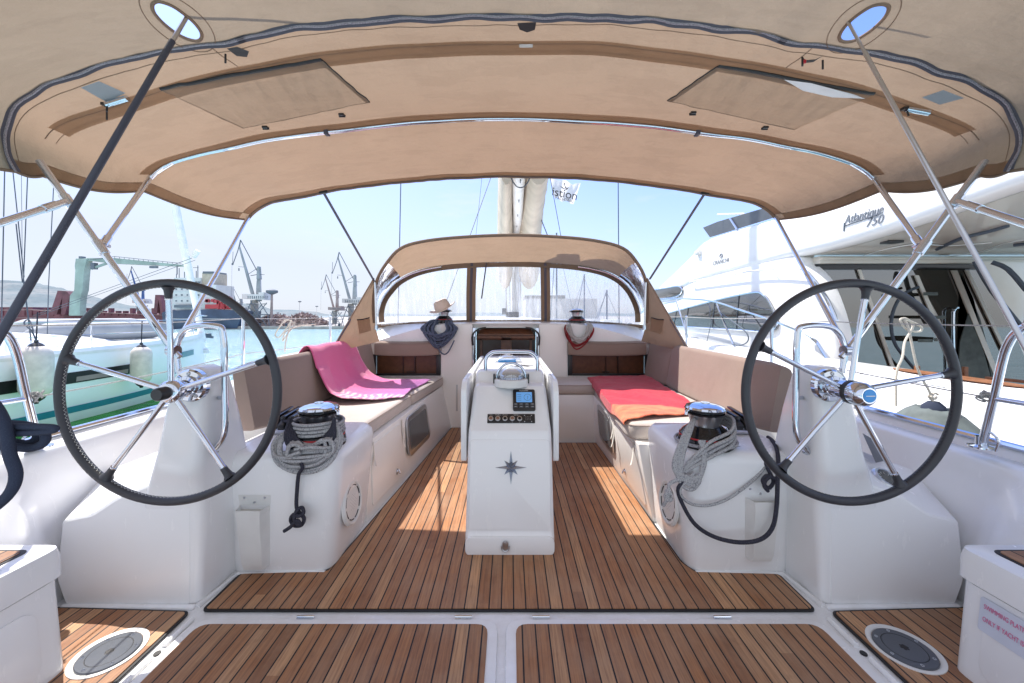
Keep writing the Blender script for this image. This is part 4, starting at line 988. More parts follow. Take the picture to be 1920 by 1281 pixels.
# ================================================================== CUSHIONS
def cushion(pts, z0, z1, name, label, cat, group, r=.035, mat='cushion', cr=.05, piping=True):
    T = thing(name, label, cat, (sum(p[0] for p in pts)/len(pts), sum(p[1] for p in pts)/len(pts), z0), group)
    P = rpoly(pts, cr, 5); c = Vector((T.location.x, T.location.y))
    def ins(d):
        out = []
        k = len(P)
        for i in range(k):
            p = Vector(P[i]); a = (p-Vector(P[i-1])); e = (Vector(P[(i+1) % k])-p)
            n1 = Vector((-a.y, a.x)).normalized()+Vector((-e.y, e.x)).normalized(); n1.normalize(); out.append(p+n1*d*sg)
        return out
    area = sum(P[i-1][0]*P[i][1]-P[i][0]*P[i-1][1] for i in range(len(P))); sg = 1 if area > 0 else -1
    rings = []
    for z, d in ((z0, .02), (z0+.012, .004), (z0+.03, 0), (z1-.035, 0), (z1-.018, .004), (z1-.006, .014), (z1, .032)):
        rings.append([(p.x, p.y, z) for p in ins(d)])
    g = MB(); g.loft(rings); g.build('cover', mat, T, 0, smooth=60)
    if piping:
        g = MB(); g.tube([(p.x, p.y, z1-.014) for p in ins(.0035)], .003, 6, closed=True); g.build('piping', 'cushion', T)
    return T
cushion([(-1.56, 2.46), (-.935, 2.46), (-.895, 2.98), (-.815, 3.95-.0), (-1.56, 3.95)][0:2]+[(-.868, 3.40), (-1.56, 3.40)], .492, .598, 'seat_cushion', 'long taupe seat cushion on the left bench, nearer half', 'cushion', 'seat cushions', mat='cushion_sunlit')
cushion([(-1.56, 3.405), (-.866, 3.405), (-.757, 4.375), (-1.56, 4.375)], .492, .598, 'seat_cushion', 'taupe seat cushion at the far end of the left bench under the pink towel', 'cushion', 'seat cushions', mat='cushion_sunlit')
cushion([(.752, 2.46), (1.56, 2.46), (1.56, 3.86), (.835, 3.86)], .492, .598, 'seat_cushion', 'taupe seat cushion of the right bench under the red towel', 'cushion', 'seat cushions', mat='cushion_sunlit', cr=.10)
cushion([(.315, 3.865), (1.56, 3.865), (1.56, 4.365), (.315, 4.365)], .492, .598, 'seat_cushion', 'taupe seat cushion crossing in front of the right cabin window', 'cushion', 'seat cushions', mat='cushion_sunlit')
def backrest(s, y0, y1, label, bend=0):
    T = thing('backrest_cushion', label, 'backrest', (s*1.58, (y0+y1)/2, .6), 'backrest cushions')
    pr = rpoly([(1.50, .60), (1.60, .60), (1.655, .985), (1.60, 1.012), (1.575, .99)], .03, 4)
    rings = []; n = 14
    for k in range(n+1):
        t = k/n; y = y0+(y1-y0)*t; e = min(t, 1-t)*(y1-y0); q = max(0, 1-e/.04)
        cx_, cz_ = 1.58, .80
        bl = .006*math.sin(math.pi*t)
        rings.append([(s*(cx_+(x-cx_-bl)*(1-.12*q*q)), y, cz_+(z-cz_)*(1-.06*q*q)) for x, z in pr])
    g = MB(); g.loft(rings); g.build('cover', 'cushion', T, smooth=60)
    g = MB(); g.tube([(s*1.585, y0+.02, .993), (s*1.585, y1-.02, .993)], .0035, 6); g.build('piping', 'cushion', T)
backrest(-1, 2.27, 3.72, 'long upright taupe backrest along the left bench')
backrest(-1, 3.725, 4.34, 'short taupe backrest in the left corner beside the pink towel')
backrest(1, 2.24, 3.74, 'long upright taupe backrest along the right bench')
backrest(1, 3.745, 4.34, 'short taupe backrest in the right corner behind the red towel')
for x0, x1, lab in ((-1.53, -.81, 'taupe bolster above the left cabin window'), (.655, 1.53, 'taupe bolster above the right cabin window')):
    T = thing('bolster', lab, 'bolster', ((x0+x1)/2, 4.34, .84), 'bolsters over the cabin windows')
    pr = rpoly([(4.31, .84), (4.395, .84), (4.395, 1.0), (4.37, 1.005), (4.31, .985)], .025, 4); rings = []
    for k in range(11):
        t = k/10; q = max(0, 1-min(t, 1-t)*10)
        sg_ = .010*math.sin(math.pi*t)
        rings.append([(x0+(x1-x0)*t, 4.35+(y-4.35)*(1-.15*q), .92+(z-.92)*(1-.08*q)-sg_) for y, z in pr])
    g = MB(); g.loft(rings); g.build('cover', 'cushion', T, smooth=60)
    g = MB(); g.tube([(x0+.01, 4.312, .982), ((x0+x1)/2, 4.308, .974), (x1-.01, 4.312, .982)], .003, 6, 4); g.build('piping', 'cushion', T)

# ================================================================== TOWELS
def draped(name, label, rows, nu, nv, mats, split=None, th=.006, seed=1, amp=.006):
    """rows: list of polylines (each list of points across the width)"""
    R2 = [resample(catmull(r, 6), nu) for r in rows]
    cols = [resample(catmull([r[i] for r in R2], 8), nv) for i in range(nu)]
    G = [[cols[i][j].copy() for i in range(nu)] for j in range(nv)]
    for j in range(nv):
        for i in range(nu):
            p = G[j][i]; a = noise.noise((p.x*6+seed, p.y*6, p.z*6)); b_ = noise.noise((p.x*19+seed, p.y*19, p.z*19))
            dz = amp*(a*1.0+.3*b_)+amp*.8; G[j][i] = p+Vector((0, 0, dz))
    return G
def emit(G, name, mat, th=.006, par=None):
    nv, nu = len(G), len(G[0]); bm = bmesh.new(); vs = [[bm.verts.new(p) for p in r] for r in G]
    for j in range(nv-1):
        for i in range(nu-1): bm.faces.new((vs[j][i], vs[j][i+1], vs[j+1][i+1], vs[j+1][i]))
    g = MB(); g.bm.free(); g.bm = bm; o = g.build(name, mat, par, smooth=80)
    if not th: return o
    md = o.modifiers.new('s', 'SOLIDIFY'); md.thickness = th; md.offset = 0
    return o
# red towel, thrown flat over the right bench; its near end is coloured orange for the sunlight on it
zt = .604
RD = [[onz(1093, 709, zt), onz(1150, 708, zt+.01), onz(1215, 706, zt)], [onz(1110, 722, zt+.005), onz(1165, 722, zt+.006), onz(1238, 722, zt)], [onz(1118, 738, zt-.0), onz(1180, 738, zt+.01), onz(1265, 738, zt+.005)], [onz(1130, 757, zt), onz(1200, 757, zt+.008), onz(1298, 757, zt)], [onz(1150, 772, zt), onz(1220, 771, zt+.008), onz(1316, 770, zt)], [onz(1168, 790, zt), onz(1235, 782, zt+.005), onz(1312, 778, zt)]]
def redmat():
    m = NT('towel_beach'); p = m.pos(); sp_ = m.n('ShaderNodeSeparateXYZ', {'Vector': p}); w1 = m.noise(p, 240, 3); st = m.noise(m.map(p, (1, 3.0, 1)), 9, 5, .6)
    f = m.ramp(m.math('ADD', m.math('MULTIPLY_ADD', sp_.outputs[1], -1.9, 6.2), m.math('MULTIPLY', sp_.outputs[0], -.35)), [(.40, 0), (.46, 1)])
    red = m.mix(m.ramp(st, [(.4, 0), (.7, .5)]), (.56, .022, .055), (.42, .018, .04)); sun_org = m.mix(m.ramp(st, [(.42, 0), (.62, .75)]), (.85, .27, .13), (.78, .11, .07))  # sunlight on the red cloth put in as orange
    c = m.mix(f, red, sun_org); m.done(m.bsdf(m.mix(m.ramp(w1, [(.38, .35), (.58, 0)]), c, (.3, .04, .03)), .95, 0, m.bump(w1, .8, .006), 0, .1, **{'Sheen Weight': .3}))
redmat()
G = draped('towel', '', RD, 60, 80, None, seed=4, amp=.016)
for j in range(len(G)):                      # left hem hangs over the cushion edge
    for i in range(4):
        p = G[j][i]; edge = .752+(p.y-2.46)*.0593
        if p.x < edge: G[j][i] = Vector((edge-.012, p.y, zt-(edge-p.x)*1.0-.004))
tag(emit(G, 'beach_towel', 'towel_beach'), 'red beach towel laid over the right bench, its sunlit end painted orange', 'towel')
# pink towel draped from the left backrest to the seat
PK = [[Vector((-1.70, 3.02, .93)), Vector((-1.71, 3.4, .935)), Vector((-1.70, 3.84, .93))],
      [Vector((-1.635, 3.04, 1.025)), Vector((-1.63, 3.4, 1.032)), Vector((-1.63, 3.86, 1.028))],
      [Vector((-1.575, 3.03, 1.0)), Vector((-1.575, 3.4, 1.01)), Vector((-1.575, 3.88, 1.005))],
      [Vector((-1.50, 3.00, .80)), Vector((-1.52, 3.42, .82)), Vector((-1.50, 3.92, .80))],
      [Vector((-1.42, 3.00, .655)), Vector((-1.43, 3.42, .67)), Vector((-1.40, 3.95, .67))],
      [Vector((-1.26, 2.98, .612)), Vector((-1.28, 3.42, .612)), Vector((-1.22, 3.98, .618))],
      [Vector((-1.05, 3.06, .608)), Vector((-1.07, 3.46, .606)), Vector((-.98, 4.02, .612))],
      [Vector((-.89, 3.20, .606)), Vector((-.90, 3.55, .606)), Vector((-.83, 4.02, .610))]]
G = draped('towel', '', PK, 44, 60, None, seed=9, amp=.012)
for j in range(len(G)):
    for i in range(len(G[0])):
        u = i/(len(G[0])-1); v = j/(len(G)-1); p = G[j][i]
        f_ = .018*math.sin(u*9.5+2.5*v)*math.sin(math.pi*min(1, v*1.3))*(1 if v > .3 else .3)
        d = Vector((1, 0, 0)) if v < .5 else Vector((0, 0, 1)); G[j][i] = p+d*max(-.003, f_)
        if u < .12: G[j][i].z += .022*(1-u/.12)*math.sin(math.pi*v)
tag(emit(G, 'beach_towel', 'towel_pink'), 'pink and violet beach towel draped over the left backrest', 'towel')

# ================================================================== BIMINI
def mir(pts):  # mirror a left-hand pixel row to the full width
    return pts+[(1920-x, y) for x, y in reversed(pts[:-1])]
zipL = [(30, 322), (12, 275), (8, 238), (30, 198), (70, 170), (125, 145), (205, 118), (300, 96), (390, 84), (432, 80), (500, 61), (650, 44), (800, 34), (960, 31)]
seamL = [(80, 330), (78, 300), (80, 268), (100, 240), (135, 222), (180, 206), (250, 182), (350, 150), (450, 126), (550, 108), (650, 95), (800, 82), (960, 78)]
midL = [(268, 358), (285, 330), (318, 306), (365, 290), (425, 276), (530, 256), (650, 241), (750, 231), (860, 224), (960, 221)]
frL = [(462, 412), (470, 402), (485, 390), (510, 378), (545, 371), (580, 365), (640, 353), (700, 345), (800, 335), (880, 330), (960, 328)]
def row(px, yc, ys, n=161):
    P = []
    for x, y in mir(px):
        u = abs(x-960)/(960-px[0][0]); P.append(at(x, y, yc+(ys-yc)*min(1, u)**1.6))
    return resample(catmull(P, 6), n)
def arc_row(Yp, hw, zc, zs, n=161):
    P = []
    for k in range(41):
        t = -1+2*k/40; P.append(Vector((hw*math.sin(t*math.pi/2)**1 if False else hw*t, Yp, zs+(zc-zs)*(1-abs(t)**2.6))))
    return resample(P, n)
NU = 161
rows_ = [arc_row(.62, 2.35, 2.50, 1.85), arc_row(1.0, 2.28, 2.50, 1.82)]
zr = row(zipL, 1.50, 1.66); sr = row(seamL, 1.66, 1.80); mr = row(midL, 2.22, 2.27); fr_ = row(frL, 2.95, 2.97)
rows_ += [zr, sr, mr, fr_]
subs = [8, 26, 8, 26, 30]
GR = []
for a in range(len(rows_)-1):
    for k in range(subs[a]):
        t = k/subs[a]; line = []
        for i in range(NU):
            if a >= 2:
                p = rows_[a][i].lerp(rows_[a+1][i], t)
            else: p = rows_[a][i].lerp(rows_[a+1][i], t)
            if a >= 3: p = p-Vector((0, 0, .035*math.sin(math.pi*t)))
            if a == 2: p = p-Vector((0, 0, .012*math.sin(math.pi*t)))
            line.append(p)
        GR.append(line)
GR.append(rows_[-1])
nR = len(GR); iz = subs[0]+subs[1]; iseam = iz+subs[2]; imid = iseam+subs[3]
for j, r_ in enumerate(GR):
    for i, p in enumerate(r_):
        e = abs(i-80)/80
        wr = noise.noise((p.x*1.3, p.y*2.2, 5))*.012+noise.noise((p.x*4, p.y*3, 1))*.005
        wr += (.010*e**3+.030*max(0, e-.72)*2.5)*noise.noise((p.y*7, p.z*3, p.x*.8))
        for jj in (iseam, imid):
            wr -= .012*math.exp(-((j-jj)/1.6)**2)*(1 if jj == iseam else .5)
        # pucker along the zip and the hem
        for jj, am in ((iz, .004), (nR-1, .0016)):
            d = abs(j-jj)
            if d < 5: wr += am*(1-d/5)*(1.6*noise.noise((i*.35, jj, 0))+.5*math.sin(i*.9+noise.noise((i*.13, jj, 0))*5))
        p.z += wr*(1-e**10)
def proj(p): return (CX+p.x*F/p.y, CY-(p.z-EZ)*F/p.y)
PJ = []
for j, r_ in enumerate(GR):
    if j < subs[0]+4: continue
    for i, p in enumerate(r_):
        if p.y > .3: PJ.append((proj(p), j, i))
def on_canopy(px, py, drop=.006):
    best = sorted(((q[0][0]-px)**2+(q[0][1]-py)**2, q[1], q[2]) for q in PJ)[:4]
    w_ = 0; v = Vector()
    for d, j, i in best: ww = 1/(d+1.5); w_ += ww; v += GR[j][i]*ww
    v = v/w_; dr = (v-Vector((0, 0, EZ))).normalized(); return v-dr*drop
# backstay holes: pushed-open ellipses in the fabric
FQ = [[(300, 168), (602, 113), (692, 192), (455, 241)], [(1640, 178), (1345, 125), (1252, 190), (1490, 243)]]
def inquad(x, y, q, k=.88):
    cx_, cy_ = sum(p[0] for p in q)/4, sum(p[1] for p in q)/4; sg = []
    for i in range(4):
        ax_, ay_ = (cx_+(q[i-1][0]-cx_)*k, cy_+(q[i-1][1]-cy_)*k); bx_, by_ = (cx_+(q[i][0]-cx_)*k, cy_+(q[i][1]-cy_)*k)
        sg.append((bx_-ax_)*(y-ay_)-(by_-ay_)*(x-ax_) > 0)
    return all(sg) or not any(sg)
HOLES = [((332, 40), (57, 20), 36), ((1620, 43), (56, 20), -36)]
BM = thing('bimini', 'tan canvas bimini roof arching over the helm and cockpit', 'bimini', (0, 2.2, 2.3))
bm = bmesh.new(); VS = [[bm.verts.new(p) for p in r_] for r_ in GR]
def inhole(p):
    if p.y < .4: return None
    x, y = proj(p)
    for (hx, hy), (a, b_), ang in HOLES:
        c_, s_ = math.cos(R(ang)), math.sin(R(ang)); dx, dy = x-hx, y-hy
        u, v = (dx*c_+dy*s_)/a, (-dx*s_+dy*c_)/b_
        if u*u+v*v < 1: return (hx, hy, a, b_, ang, u, v)
def cut_region(bm, poly, keep=None):
    """cut the fabric along the outline poly (photo units) and return the faces inside"""
    k = len(poly); eye = Vector((0, 0, EZ)); cx_ = sum(p[0] for p in poly)/k; cy_ = sum(p[1] for p in poly)/k
    rad = max(math.hypot(p[0]-cx_, p[1]-cy_) for p in poly)*1.15
    def near():
        fs = [f for f in bm.faces if f.calc_center_median().y > .7 and math.hypot(proj(f.calc_center_median())[0]-cx_, proj(f.calc_center_median())[1]-cy_) < rad]
        return fs
    for i in range(k):
        a = (at(poly[i-1][0], poly[i-1][1], 1)-eye); c = (at(poly[i][0], poly[i][1], 1)-eye); nrm = a.cross(c).normalized()
        fs = near(); geom = list({e for f in fs for e in f.edges})+fs+list({v for f in fs for v in f.verts})
        bmesh.ops.bisect_plane(bm, geom=geom, dist=1e-5, plane_co=eye, plane_no=nrm)
    out = []
    for f in near():
        x, y = proj(f.calc_center_median()); sg = []
        for i in range(k):
            (ax_, ay_), (bx_, by_) = poly[i-1], poly[i]; sg.append((bx_-ax_)*(y-ay_)-(by_-ay_)*(x-ax_) > 0)
        if all(sg) or not any(sg): out.append(f)
    return out
WIN = []
for j in range(nR-1):
    for i in range(NU-1):
        q = (GR[j][i], GR[j][i+1], GR[j+1][i+1], GR[j+1][i]); cen = sum(q, Vector())/4
        bm.faces.new((VS[j][i], VS[j][i+1], VS[j+1][i+1], VS[j+1][i]))
WINS = []
for q_ in FQ:
    cx_ = sum(p[0] for p in q_)/4; cy_ = sum(p[1] for p in q_)/4
    fs = cut_region(bm, [(cx_+(x-cx_)*.965, cy_+(y-cy_)*.965) for x, y in q_]); WINS.append([[v.co.copy() for v in f.verts] for f in fs]); bmesh.ops.delete(bm, geom=fs, context='FACES')
for (hx, hy), (a, b_), ang in HOLES:
    c_, s_ = math.cos(R(ang)), math.sin(R(ang)); poly = []
    for k in range(20):
        t = 2*math.pi*k/20; poly.append((hx+a*math.cos(t)*c_-b_*math.sin(t)*s_, hy+a*math.cos(t)*s_+b_*math.sin(t)*c_))
    bmesh.ops.delete(bm, geom=cut_region(bm, poly), context='FACES')
lone = [v for v in bm.verts if not v.link_faces]
bmesh.ops.delete(bm, geom=lone, context='VERTS')
def zfront(p):   # is this point ahead of the zip?
    r_ = min(zr, key=lambda q: abs(q.x-p.x)); return p.y > r_.y
# the zipped aft panel is split off; its greyer colour imitates the lighting there
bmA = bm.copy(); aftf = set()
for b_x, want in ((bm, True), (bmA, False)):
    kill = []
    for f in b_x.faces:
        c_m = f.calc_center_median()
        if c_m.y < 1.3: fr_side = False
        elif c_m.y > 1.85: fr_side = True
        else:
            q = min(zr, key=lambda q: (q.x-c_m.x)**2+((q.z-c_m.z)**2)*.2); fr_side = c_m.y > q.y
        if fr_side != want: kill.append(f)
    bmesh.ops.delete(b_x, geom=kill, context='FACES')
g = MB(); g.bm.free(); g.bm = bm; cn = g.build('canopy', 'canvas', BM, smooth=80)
g = MB(); g.bm.free(); g.bm = bmA; g.build('aft_panel', 'canvas_aft_lighting', BM, smooth=80)
for W_ in WINS:
    g = MB()
    for f in W_: g.face(f)
    bmesh.ops.remove_doubles(g.bm, verts=g.bm.verts[:], dist=1e-5); g.build('roof_window', 'vinyl', BM, smooth=80)
# rims of the holes
for (hx, hy), (a, b_), ang in HOLES:
    for rad, nm, sc in ((.006, 'hole_binding', 1.0), (.0016, 'hole_seam', 1.5)):
        pts = []
        for k in range(40):
            t = 2*math.pi*k/40; c_, s_ = math.cos(R(ang)), math.sin(R(ang)); u, v = a*sc*math.cos(t), b_*sc*(1.25 if sc > 1 else 1)*math.sin(t)
            pts.append(on_canopy(hx+u*c_-v*s_, hy+u*s_+v*c_, .003))
        for _ in range(3): pts = [(pts[i-1]+pts[i]*2+pts[(i+1) % 40])/4 for i in range(40)]
        g = MB(); g.tube(pts, rad, 8, closed=True); g.build(nm, 'canvas_dark', BM)
# zips
def ribbon(line, w_, drop, name, mat, par, wob=0, i0=0, i1=None, seed=0):
    L_ = []; i1 = i1 or len(line)
    for k in range(i0, i1):
        p = line[k]; t = (line[min(k+1, len(line)-1)]-line[max(k-1, 0)]).normalized(); vw = (p-Vector((0, 0, EZ))).normalized()
        sd = t.cross(vw).normalized(); o_ = sd*(wob*noise.noise((k*.22+seed, 0, 0)))
        c = p-vw*drop+o_; L_.append((c-sd*w_/2-vw*.002, c-vw*.006, c+sd*w_/2-vw*.002))
    g = MB(); g.grid([list(a) for a in L_]); return g.build(name, mat, par, smooth=70)
zp = zr
for i0, i1 in ((0, 46), (44, 117), (115, 161)):
    z1 = ribbon(zp, .028, .006, 'zip', 'zip_tape', BM, .012, i0, i1); ribbon(zp, .009, .012, 'zip_teeth', 'zip_teeth', z1, .012, i0, i1)
# stitched seams as thin raised lines
def seam(line, drop, r, name='seam', mat='canvas_dark', i0=0, i1=None, dz=0):
    g = MB(); g.tube([p-(p-Vector((0, 0, EZ))).normalized()*drop+Vector((0, 0, dz)) for p in line[i0:i1]], r, 5); return g.build(name, mat, BM)
seam(GR[iseam], .001, .0024, i0=6, i1=155)
seam(GR[iseam+2], .000, .0014, i0=6, i1=155)
seam(GR[iz+2], .000, .0016, i0=1, i1=160)
seam(GR[imid-3], .000, .0014, i0=4, i1=157)
seam(GR[nR-4], .000, .0014, i0=2, i1=159)
for i in (2, 158): seam([GR[j][i] for j in range(iz, nR)], .000, .0014)
for ii in (40, 120): seam([GR[j][ii] for j in range(iz, iseam)], .002, .0018)
# double layers of cloth: bow pockets, hems
def band_of(rows_i, cols, name, drop=.004):
    g = MB(); g.grid([[GR[j][i]-(GR[j][i]-Vector((0, 0, EZ))).normalized()*drop for i in cols] for j in rows_i]); g.build(name, 'canvas_band', BM, smooth=80)
band_of(range(iseam-1, iseam+4), range(8, 153), 'bow_pocket')
band_of(range(imid-4, imid+1), range(4, 157), 'bow_sleeve')
band_of(range(nR-4, nR), range(2, 159), 'front_hem_band')
for c_ in ((0, 1, 2), (158, 159, 160)): band_of(range(iz+1, nR-3), c_, 'side_hem_band')
# front hem with bow inside, dark binding
g = MB(); g.tube([p+Vector((0, .004, -.004)) for p in GR[-1]], .013, 10); g.build('front_hem', 'canvas', BM)
g = MB(); g.tube([p+Vector((0, -.018, -.016+.0025*noise.noise((k*.3, 0, 0)))) for k, p in enumerate(GR[-1]) if 5 < k < 155], .0022, 6); g.build('hem_binding', 'zip_tape', BM)
# side hems
for i in (0, 160):
    g = MB(); g.tube([GR[j][i] for j in range(subs[0]+6, nR)], .007, 8); g.build('side_hem', 'canvas', BM)
# middle bow
bow = [p-(p-Vector((0, 0, EZ))).normalized()*.016 for p in GR[imid]]
g = MB(); g.tube(bow[3:158:2], .0135, 12); bw = g.build('middle_bow', 'chrome', BM)
g = MB(); g.tube([p+Vector((0, -.004, .019+.002*math.sin(k*.9))) for k, p in enumerate(bow) if 42 < k < 118], .006, 6); g.build('bow_binding', 'zip_tape', BM)
for k in (42, 118):
    g = MB(); g.box(bow[k].x-.012, bow[k].x+.012, bow[k].y-.018, bow[k].y+.02, bow[k].z-.018, bow[k].z+.03); g.build('sleeve_end', 'zip_tape', BM, .004, 2)
# window flaps in the roof
def flap(quad, name, label, tog, gap=None):
    n = 12; Gp = []
    for j in range(n+1):
        r_ = []
        for i in range(2*n+1):
            u, v = i/(2*n), j/n
            a = Vector(quad[0]).lerp(Vector(quad[1]), u); c = Vector(quad[3]).lerp(Vector(quad[2]), u); q = a.lerp(c, v)
            dr = .010+.012*math.sin(math.pi*u)*(1-v)**2+.003*noise.noise((u*5, v*5, 2))
            r_.append(on_canopy(q.x, q.y, dr))
        Gp.append(r_)
    o = emit(Gp, name, 'canvas', 0, BM); o['label'] = label
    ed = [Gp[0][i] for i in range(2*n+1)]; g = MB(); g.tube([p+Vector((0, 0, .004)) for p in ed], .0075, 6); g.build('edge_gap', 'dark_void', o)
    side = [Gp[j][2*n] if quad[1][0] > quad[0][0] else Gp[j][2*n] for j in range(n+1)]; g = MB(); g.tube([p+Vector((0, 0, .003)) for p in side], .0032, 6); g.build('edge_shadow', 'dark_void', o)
    bot = [Gp[n][i] for i in range(2*n+1)]; g = MB(); g.tube(bot, .0016, 5); g.build('seam', 'canvas_dark', o)
    for x, y in tog:
        p = on_canopy(x, y, .016); g = MB(); g.box(p.x-.014, p.x+.014, p.y-.008, p.y+.008, p.z-.006, p.z+.006); g.box(p.x-.018, p.x+.018, p.y+.006, p.y+.010, p.z-.010, p.z+.004); g.build('toggle', 'black_plastic', o, .002, 2)
    return o
f1 = flap([(300, 168), (602, 113), (692, 192), (455, 241)], 'window_flap', 'roof window flap closed on the left side', [(640, 215), (497, 238)])
f2 = flap([(1640, 178), (1345, 125), (1252, 190), (1490, 243)], 'window_flap', 'roof window flap hanging slightly open on the right side', [(1299, 212), (1436, 239)])
for quad, mt in (([(1470, 150), (1520, 156), (1600, 176), (1622, 186), (1560, 182), (1505, 170)], 'flag_white'),):
    g = MB(); g.face([on_canopy(x, y, .035) for x, y in quad]); g.build('clear_pane', mt, f2)
# corner clear patches and pocket openings where the aft bow shows through
for s, quad, pb in ((-1, [(150, 165), (185, 153), (235, 175), (200, 192)], ((200, 196), (240, 184))), (1, [(1770, 168), (1728, 182), (1762, 196), (1808, 184)], ((1700, 203), (1742, 212)))):
    g = MB(); g.face([on_canopy(x, y, .014) for x, y in quad]); g.build('bow_opening', 'dinghy_grey', BM)
    g = MB(); a, c = on_canopy(*pb[0], .025), on_canopy(*pb[1], .025); g.tube([a, c], .013, 12); g.build('bow_tube', 'chrome', BM)
    g = MB(); g.box(a.x-.02, a.x+.02, a.y-.01, a.y+.01, a.z-.006, a.z+.006); g.tube([a, a+Vector((.005, -.005, -.035))], .004, 6); g.build('bow_clip', 'black_plastic', BM)
# dark gaps where the two zips meet; pull tabs
for s, pts, mt in ((-1, [(425, 92), (445, 88), (466, 96), (464, 107), (445, 104)], 'dark_void'), (1, [(1502, 104), (1512, 112), (1530, 112), (1545, 103), (1525, 116), (1505, 118)], 'dark_void')):
    g = MB(); g.face([on_canopy(x, y, .02) for x, y in pts]); g.build('zip_gap', mt, BM)
for x, y in ((424, 100), (1505, 108), (1544, 112), (200, 208)):
    p = on_canopy(x, y, .024); g = MB(); g.box(p.x-.004, p.x+.004, p.y-.002, p.y+.002, p.z-.04, p.z); g.build('zip_pull', 'black_plastic', BM, .001, 1)
p = on_canopy(1510, 113, .026); g = MB(); g.box(p.x-.012, p.x+.004, p.y-.004, p.y+.004, p.z-.012, p.z+.004); g.build('pull_tag', 'red_line', BM, .002, 1)
g = MB(); g.face([on_canopy(x, y, .012) for x, y in ((969, 42), (1008, 42), (1000, 56), (988, 61), (976, 56))]); g.build('centre_notch', 'dark_void', BM)
g = MB(); g.face([on_canopy(x, y, .012) for x, y in ((974, 84), (998, 84), (997, 89), (976, 89))]); g.build('care_label', 'off_white', BM)
# legs of the frame
for s in (-1, 1):
    piv = Vector((s*1.545, 1.76, 1.135)); ft = Vector((s*2.03, 2.95, 2.03)) ; 
    fcor = GR[-1][1 if s < 0 else 159]; mcor = GR[imid][3 if s < 0 else 157]; acor = at(960+s*863, 335, 1.75)
    g = MB(); g.tube([piv, fcor], .0125, 12); g.build('front_leg', 'tube_steel', BM)
    g = MB(); g.tube([piv, acor, acor+(acor-piv)*.1], .0145, 12); g.build('aft_leg', 'tube_steel', BM)
    J = piv.lerp(acor, .60); g = MB(); g.tube([J, J.lerp(mcor, .1), mcor.lerp(J, .12), bow[4 if s < 0 else 156], bow[9 if s < 0 else 151]], .0135, 12, 5); g.build('middle_leg', 'tube_steel', BM)
    g = MB(); d = (acor-piv).normalized(); g.tube([J-d*.035, J+d*.035], .020, 12); e = (mcor-J).normalized(); g.tube([J+e*.02, J+e*.085], .018, 12); g.lathe([(.010, -.03), (.010, .03)], J+e*.02, (0, 1, 0), 10); g.build('joint', 'tube_steel', BM)
    g = MB(); g.lathe([(.024, -.02), (.024, .02)], piv, (1, 0, 0), 16); g.tube([piv, piv+Vector((-s*.03, 0, -.03))], .012, 10); g.build('hinge', 'chrome', BM)
    K = piv.lerp(acor, .87); e2 = (at(960-s*-960, 418, 1.45)-K) if False else (Vector((s*1.93, 1.45, 1.646))-K)
    g = MB(); g.tube([K, K+e2*3.4], .0145, 12); g.tube([K+e2*.20, K+e2*.42], .0175, 12); g.tube([K-d*.03, K+d*.03], .0195, 12); g.build('strut', 'tube_steel', BM)
# black straps from the front hem down to the sprayhood
for s, (a, c), lab in ((-1, ((606, 360), (702, 528)), 'left'), (1, ((1322, 362), (1218, 524)), 'right')):
    g = MB(); A = at(*a, 2.95); C2 = at(*c, 3.9); g.tube([A, C2], .012, 6, flat=.25)
    o = tag(g.build('webbing_strap', 'zip_tape'), 'black webbing strap tensioning the %s front of the bimini' % lab, 'strap', 'tension straps')
    g = MB(); g.box(A.x-.03, A.x+.03, A.y-.01, A.y+.012, A.z-.012, A.z+.03); g.build('buckle', 'black_plastic', o, .005, 2)
# backstays passing through the roof holes
A = at(352, 30, 1.42)
for s, top, bot, mt, lab in ((-1, at(352, 28, 1.42), at(-2, 632, .92), 'leather', 'dark sheathed backstay coming through the left roof hole'), (1, at(1594, 48, 1.42), at(1908, 624, 1.02), 'brushed_steel', 'bare steel backstay coming through the right roof hole')):
    d = (bot-top); g = MB()
    up = top-d*.75; r0 = .0095 if s < 0 else .0066
    g.tube([up, top, top+d*.12], r0*.75, 10); q = top+d*.12; e = bot+d*.8
    o = tag(g.build('backstay', 'brushed_steel'), lab, 'backstay', 'backstays')
    g = MB(); g.tube([q, bot, e], (r0*.98 if s < 0 else .0066), 12); g.build('sheath', 'sheath' if s < 0 else 'brushed_steel', o)

# ================================================================== SPRAYHOOD
SH = thing('sprayhood', 'tan sprayhood with clear panels over the companionway', 'sprayhood', (0, 4.2, 1.2))
Apx = [(702, 606), (700, 575), (702, 545), (710, 518), (726, 492), (748, 468), (782, 455), (850, 446), (960, 441), (1070, 446), (1135, 455), (1172, 468), (1194, 492), (1208, 518), (1214, 545), (1214, 575), (1212, 606)]
Bpx = [(707, 604), (706, 585), (712, 563), (724, 545), (745, 524), (785, 506), (850, 495), (960, 491), (1062, 495), (1125, 505), (1162, 520), (1184, 540), (1196, 560), (1204, 582), (1205, 604)]
A_ = resample(catmull([at(x, y, 3.90) for x, y in Apx], 6), 81); B_ = resample(catmull([at(x, y, 4.42) for x, y in Bpx], 6), 81)
Bs = [at(706, 612, 4.55), at(780, 607, 4.62), at(880, 603, 4.66), at(957, 603, 4.68), at(1030, 603, 4.66), at(1130, 607, 4.62), at(1206, 613, 4.55)]
mid_g = []
for k in range(9):
    t = k/8; mid_g.append([a.lerp(c, t)+Vector((0, 0, .02*math.sin(math.pi*t)+.004*noise.noise((i*.15, k*.7, 0)))) for i, (a, c) in enumerate(zip(A_, B_))])
g = MB(); g.grid([r_[13:68] for r_ in mid_g]); g.build('roof_panel', 'canvas_cream', SH, smooth=80)
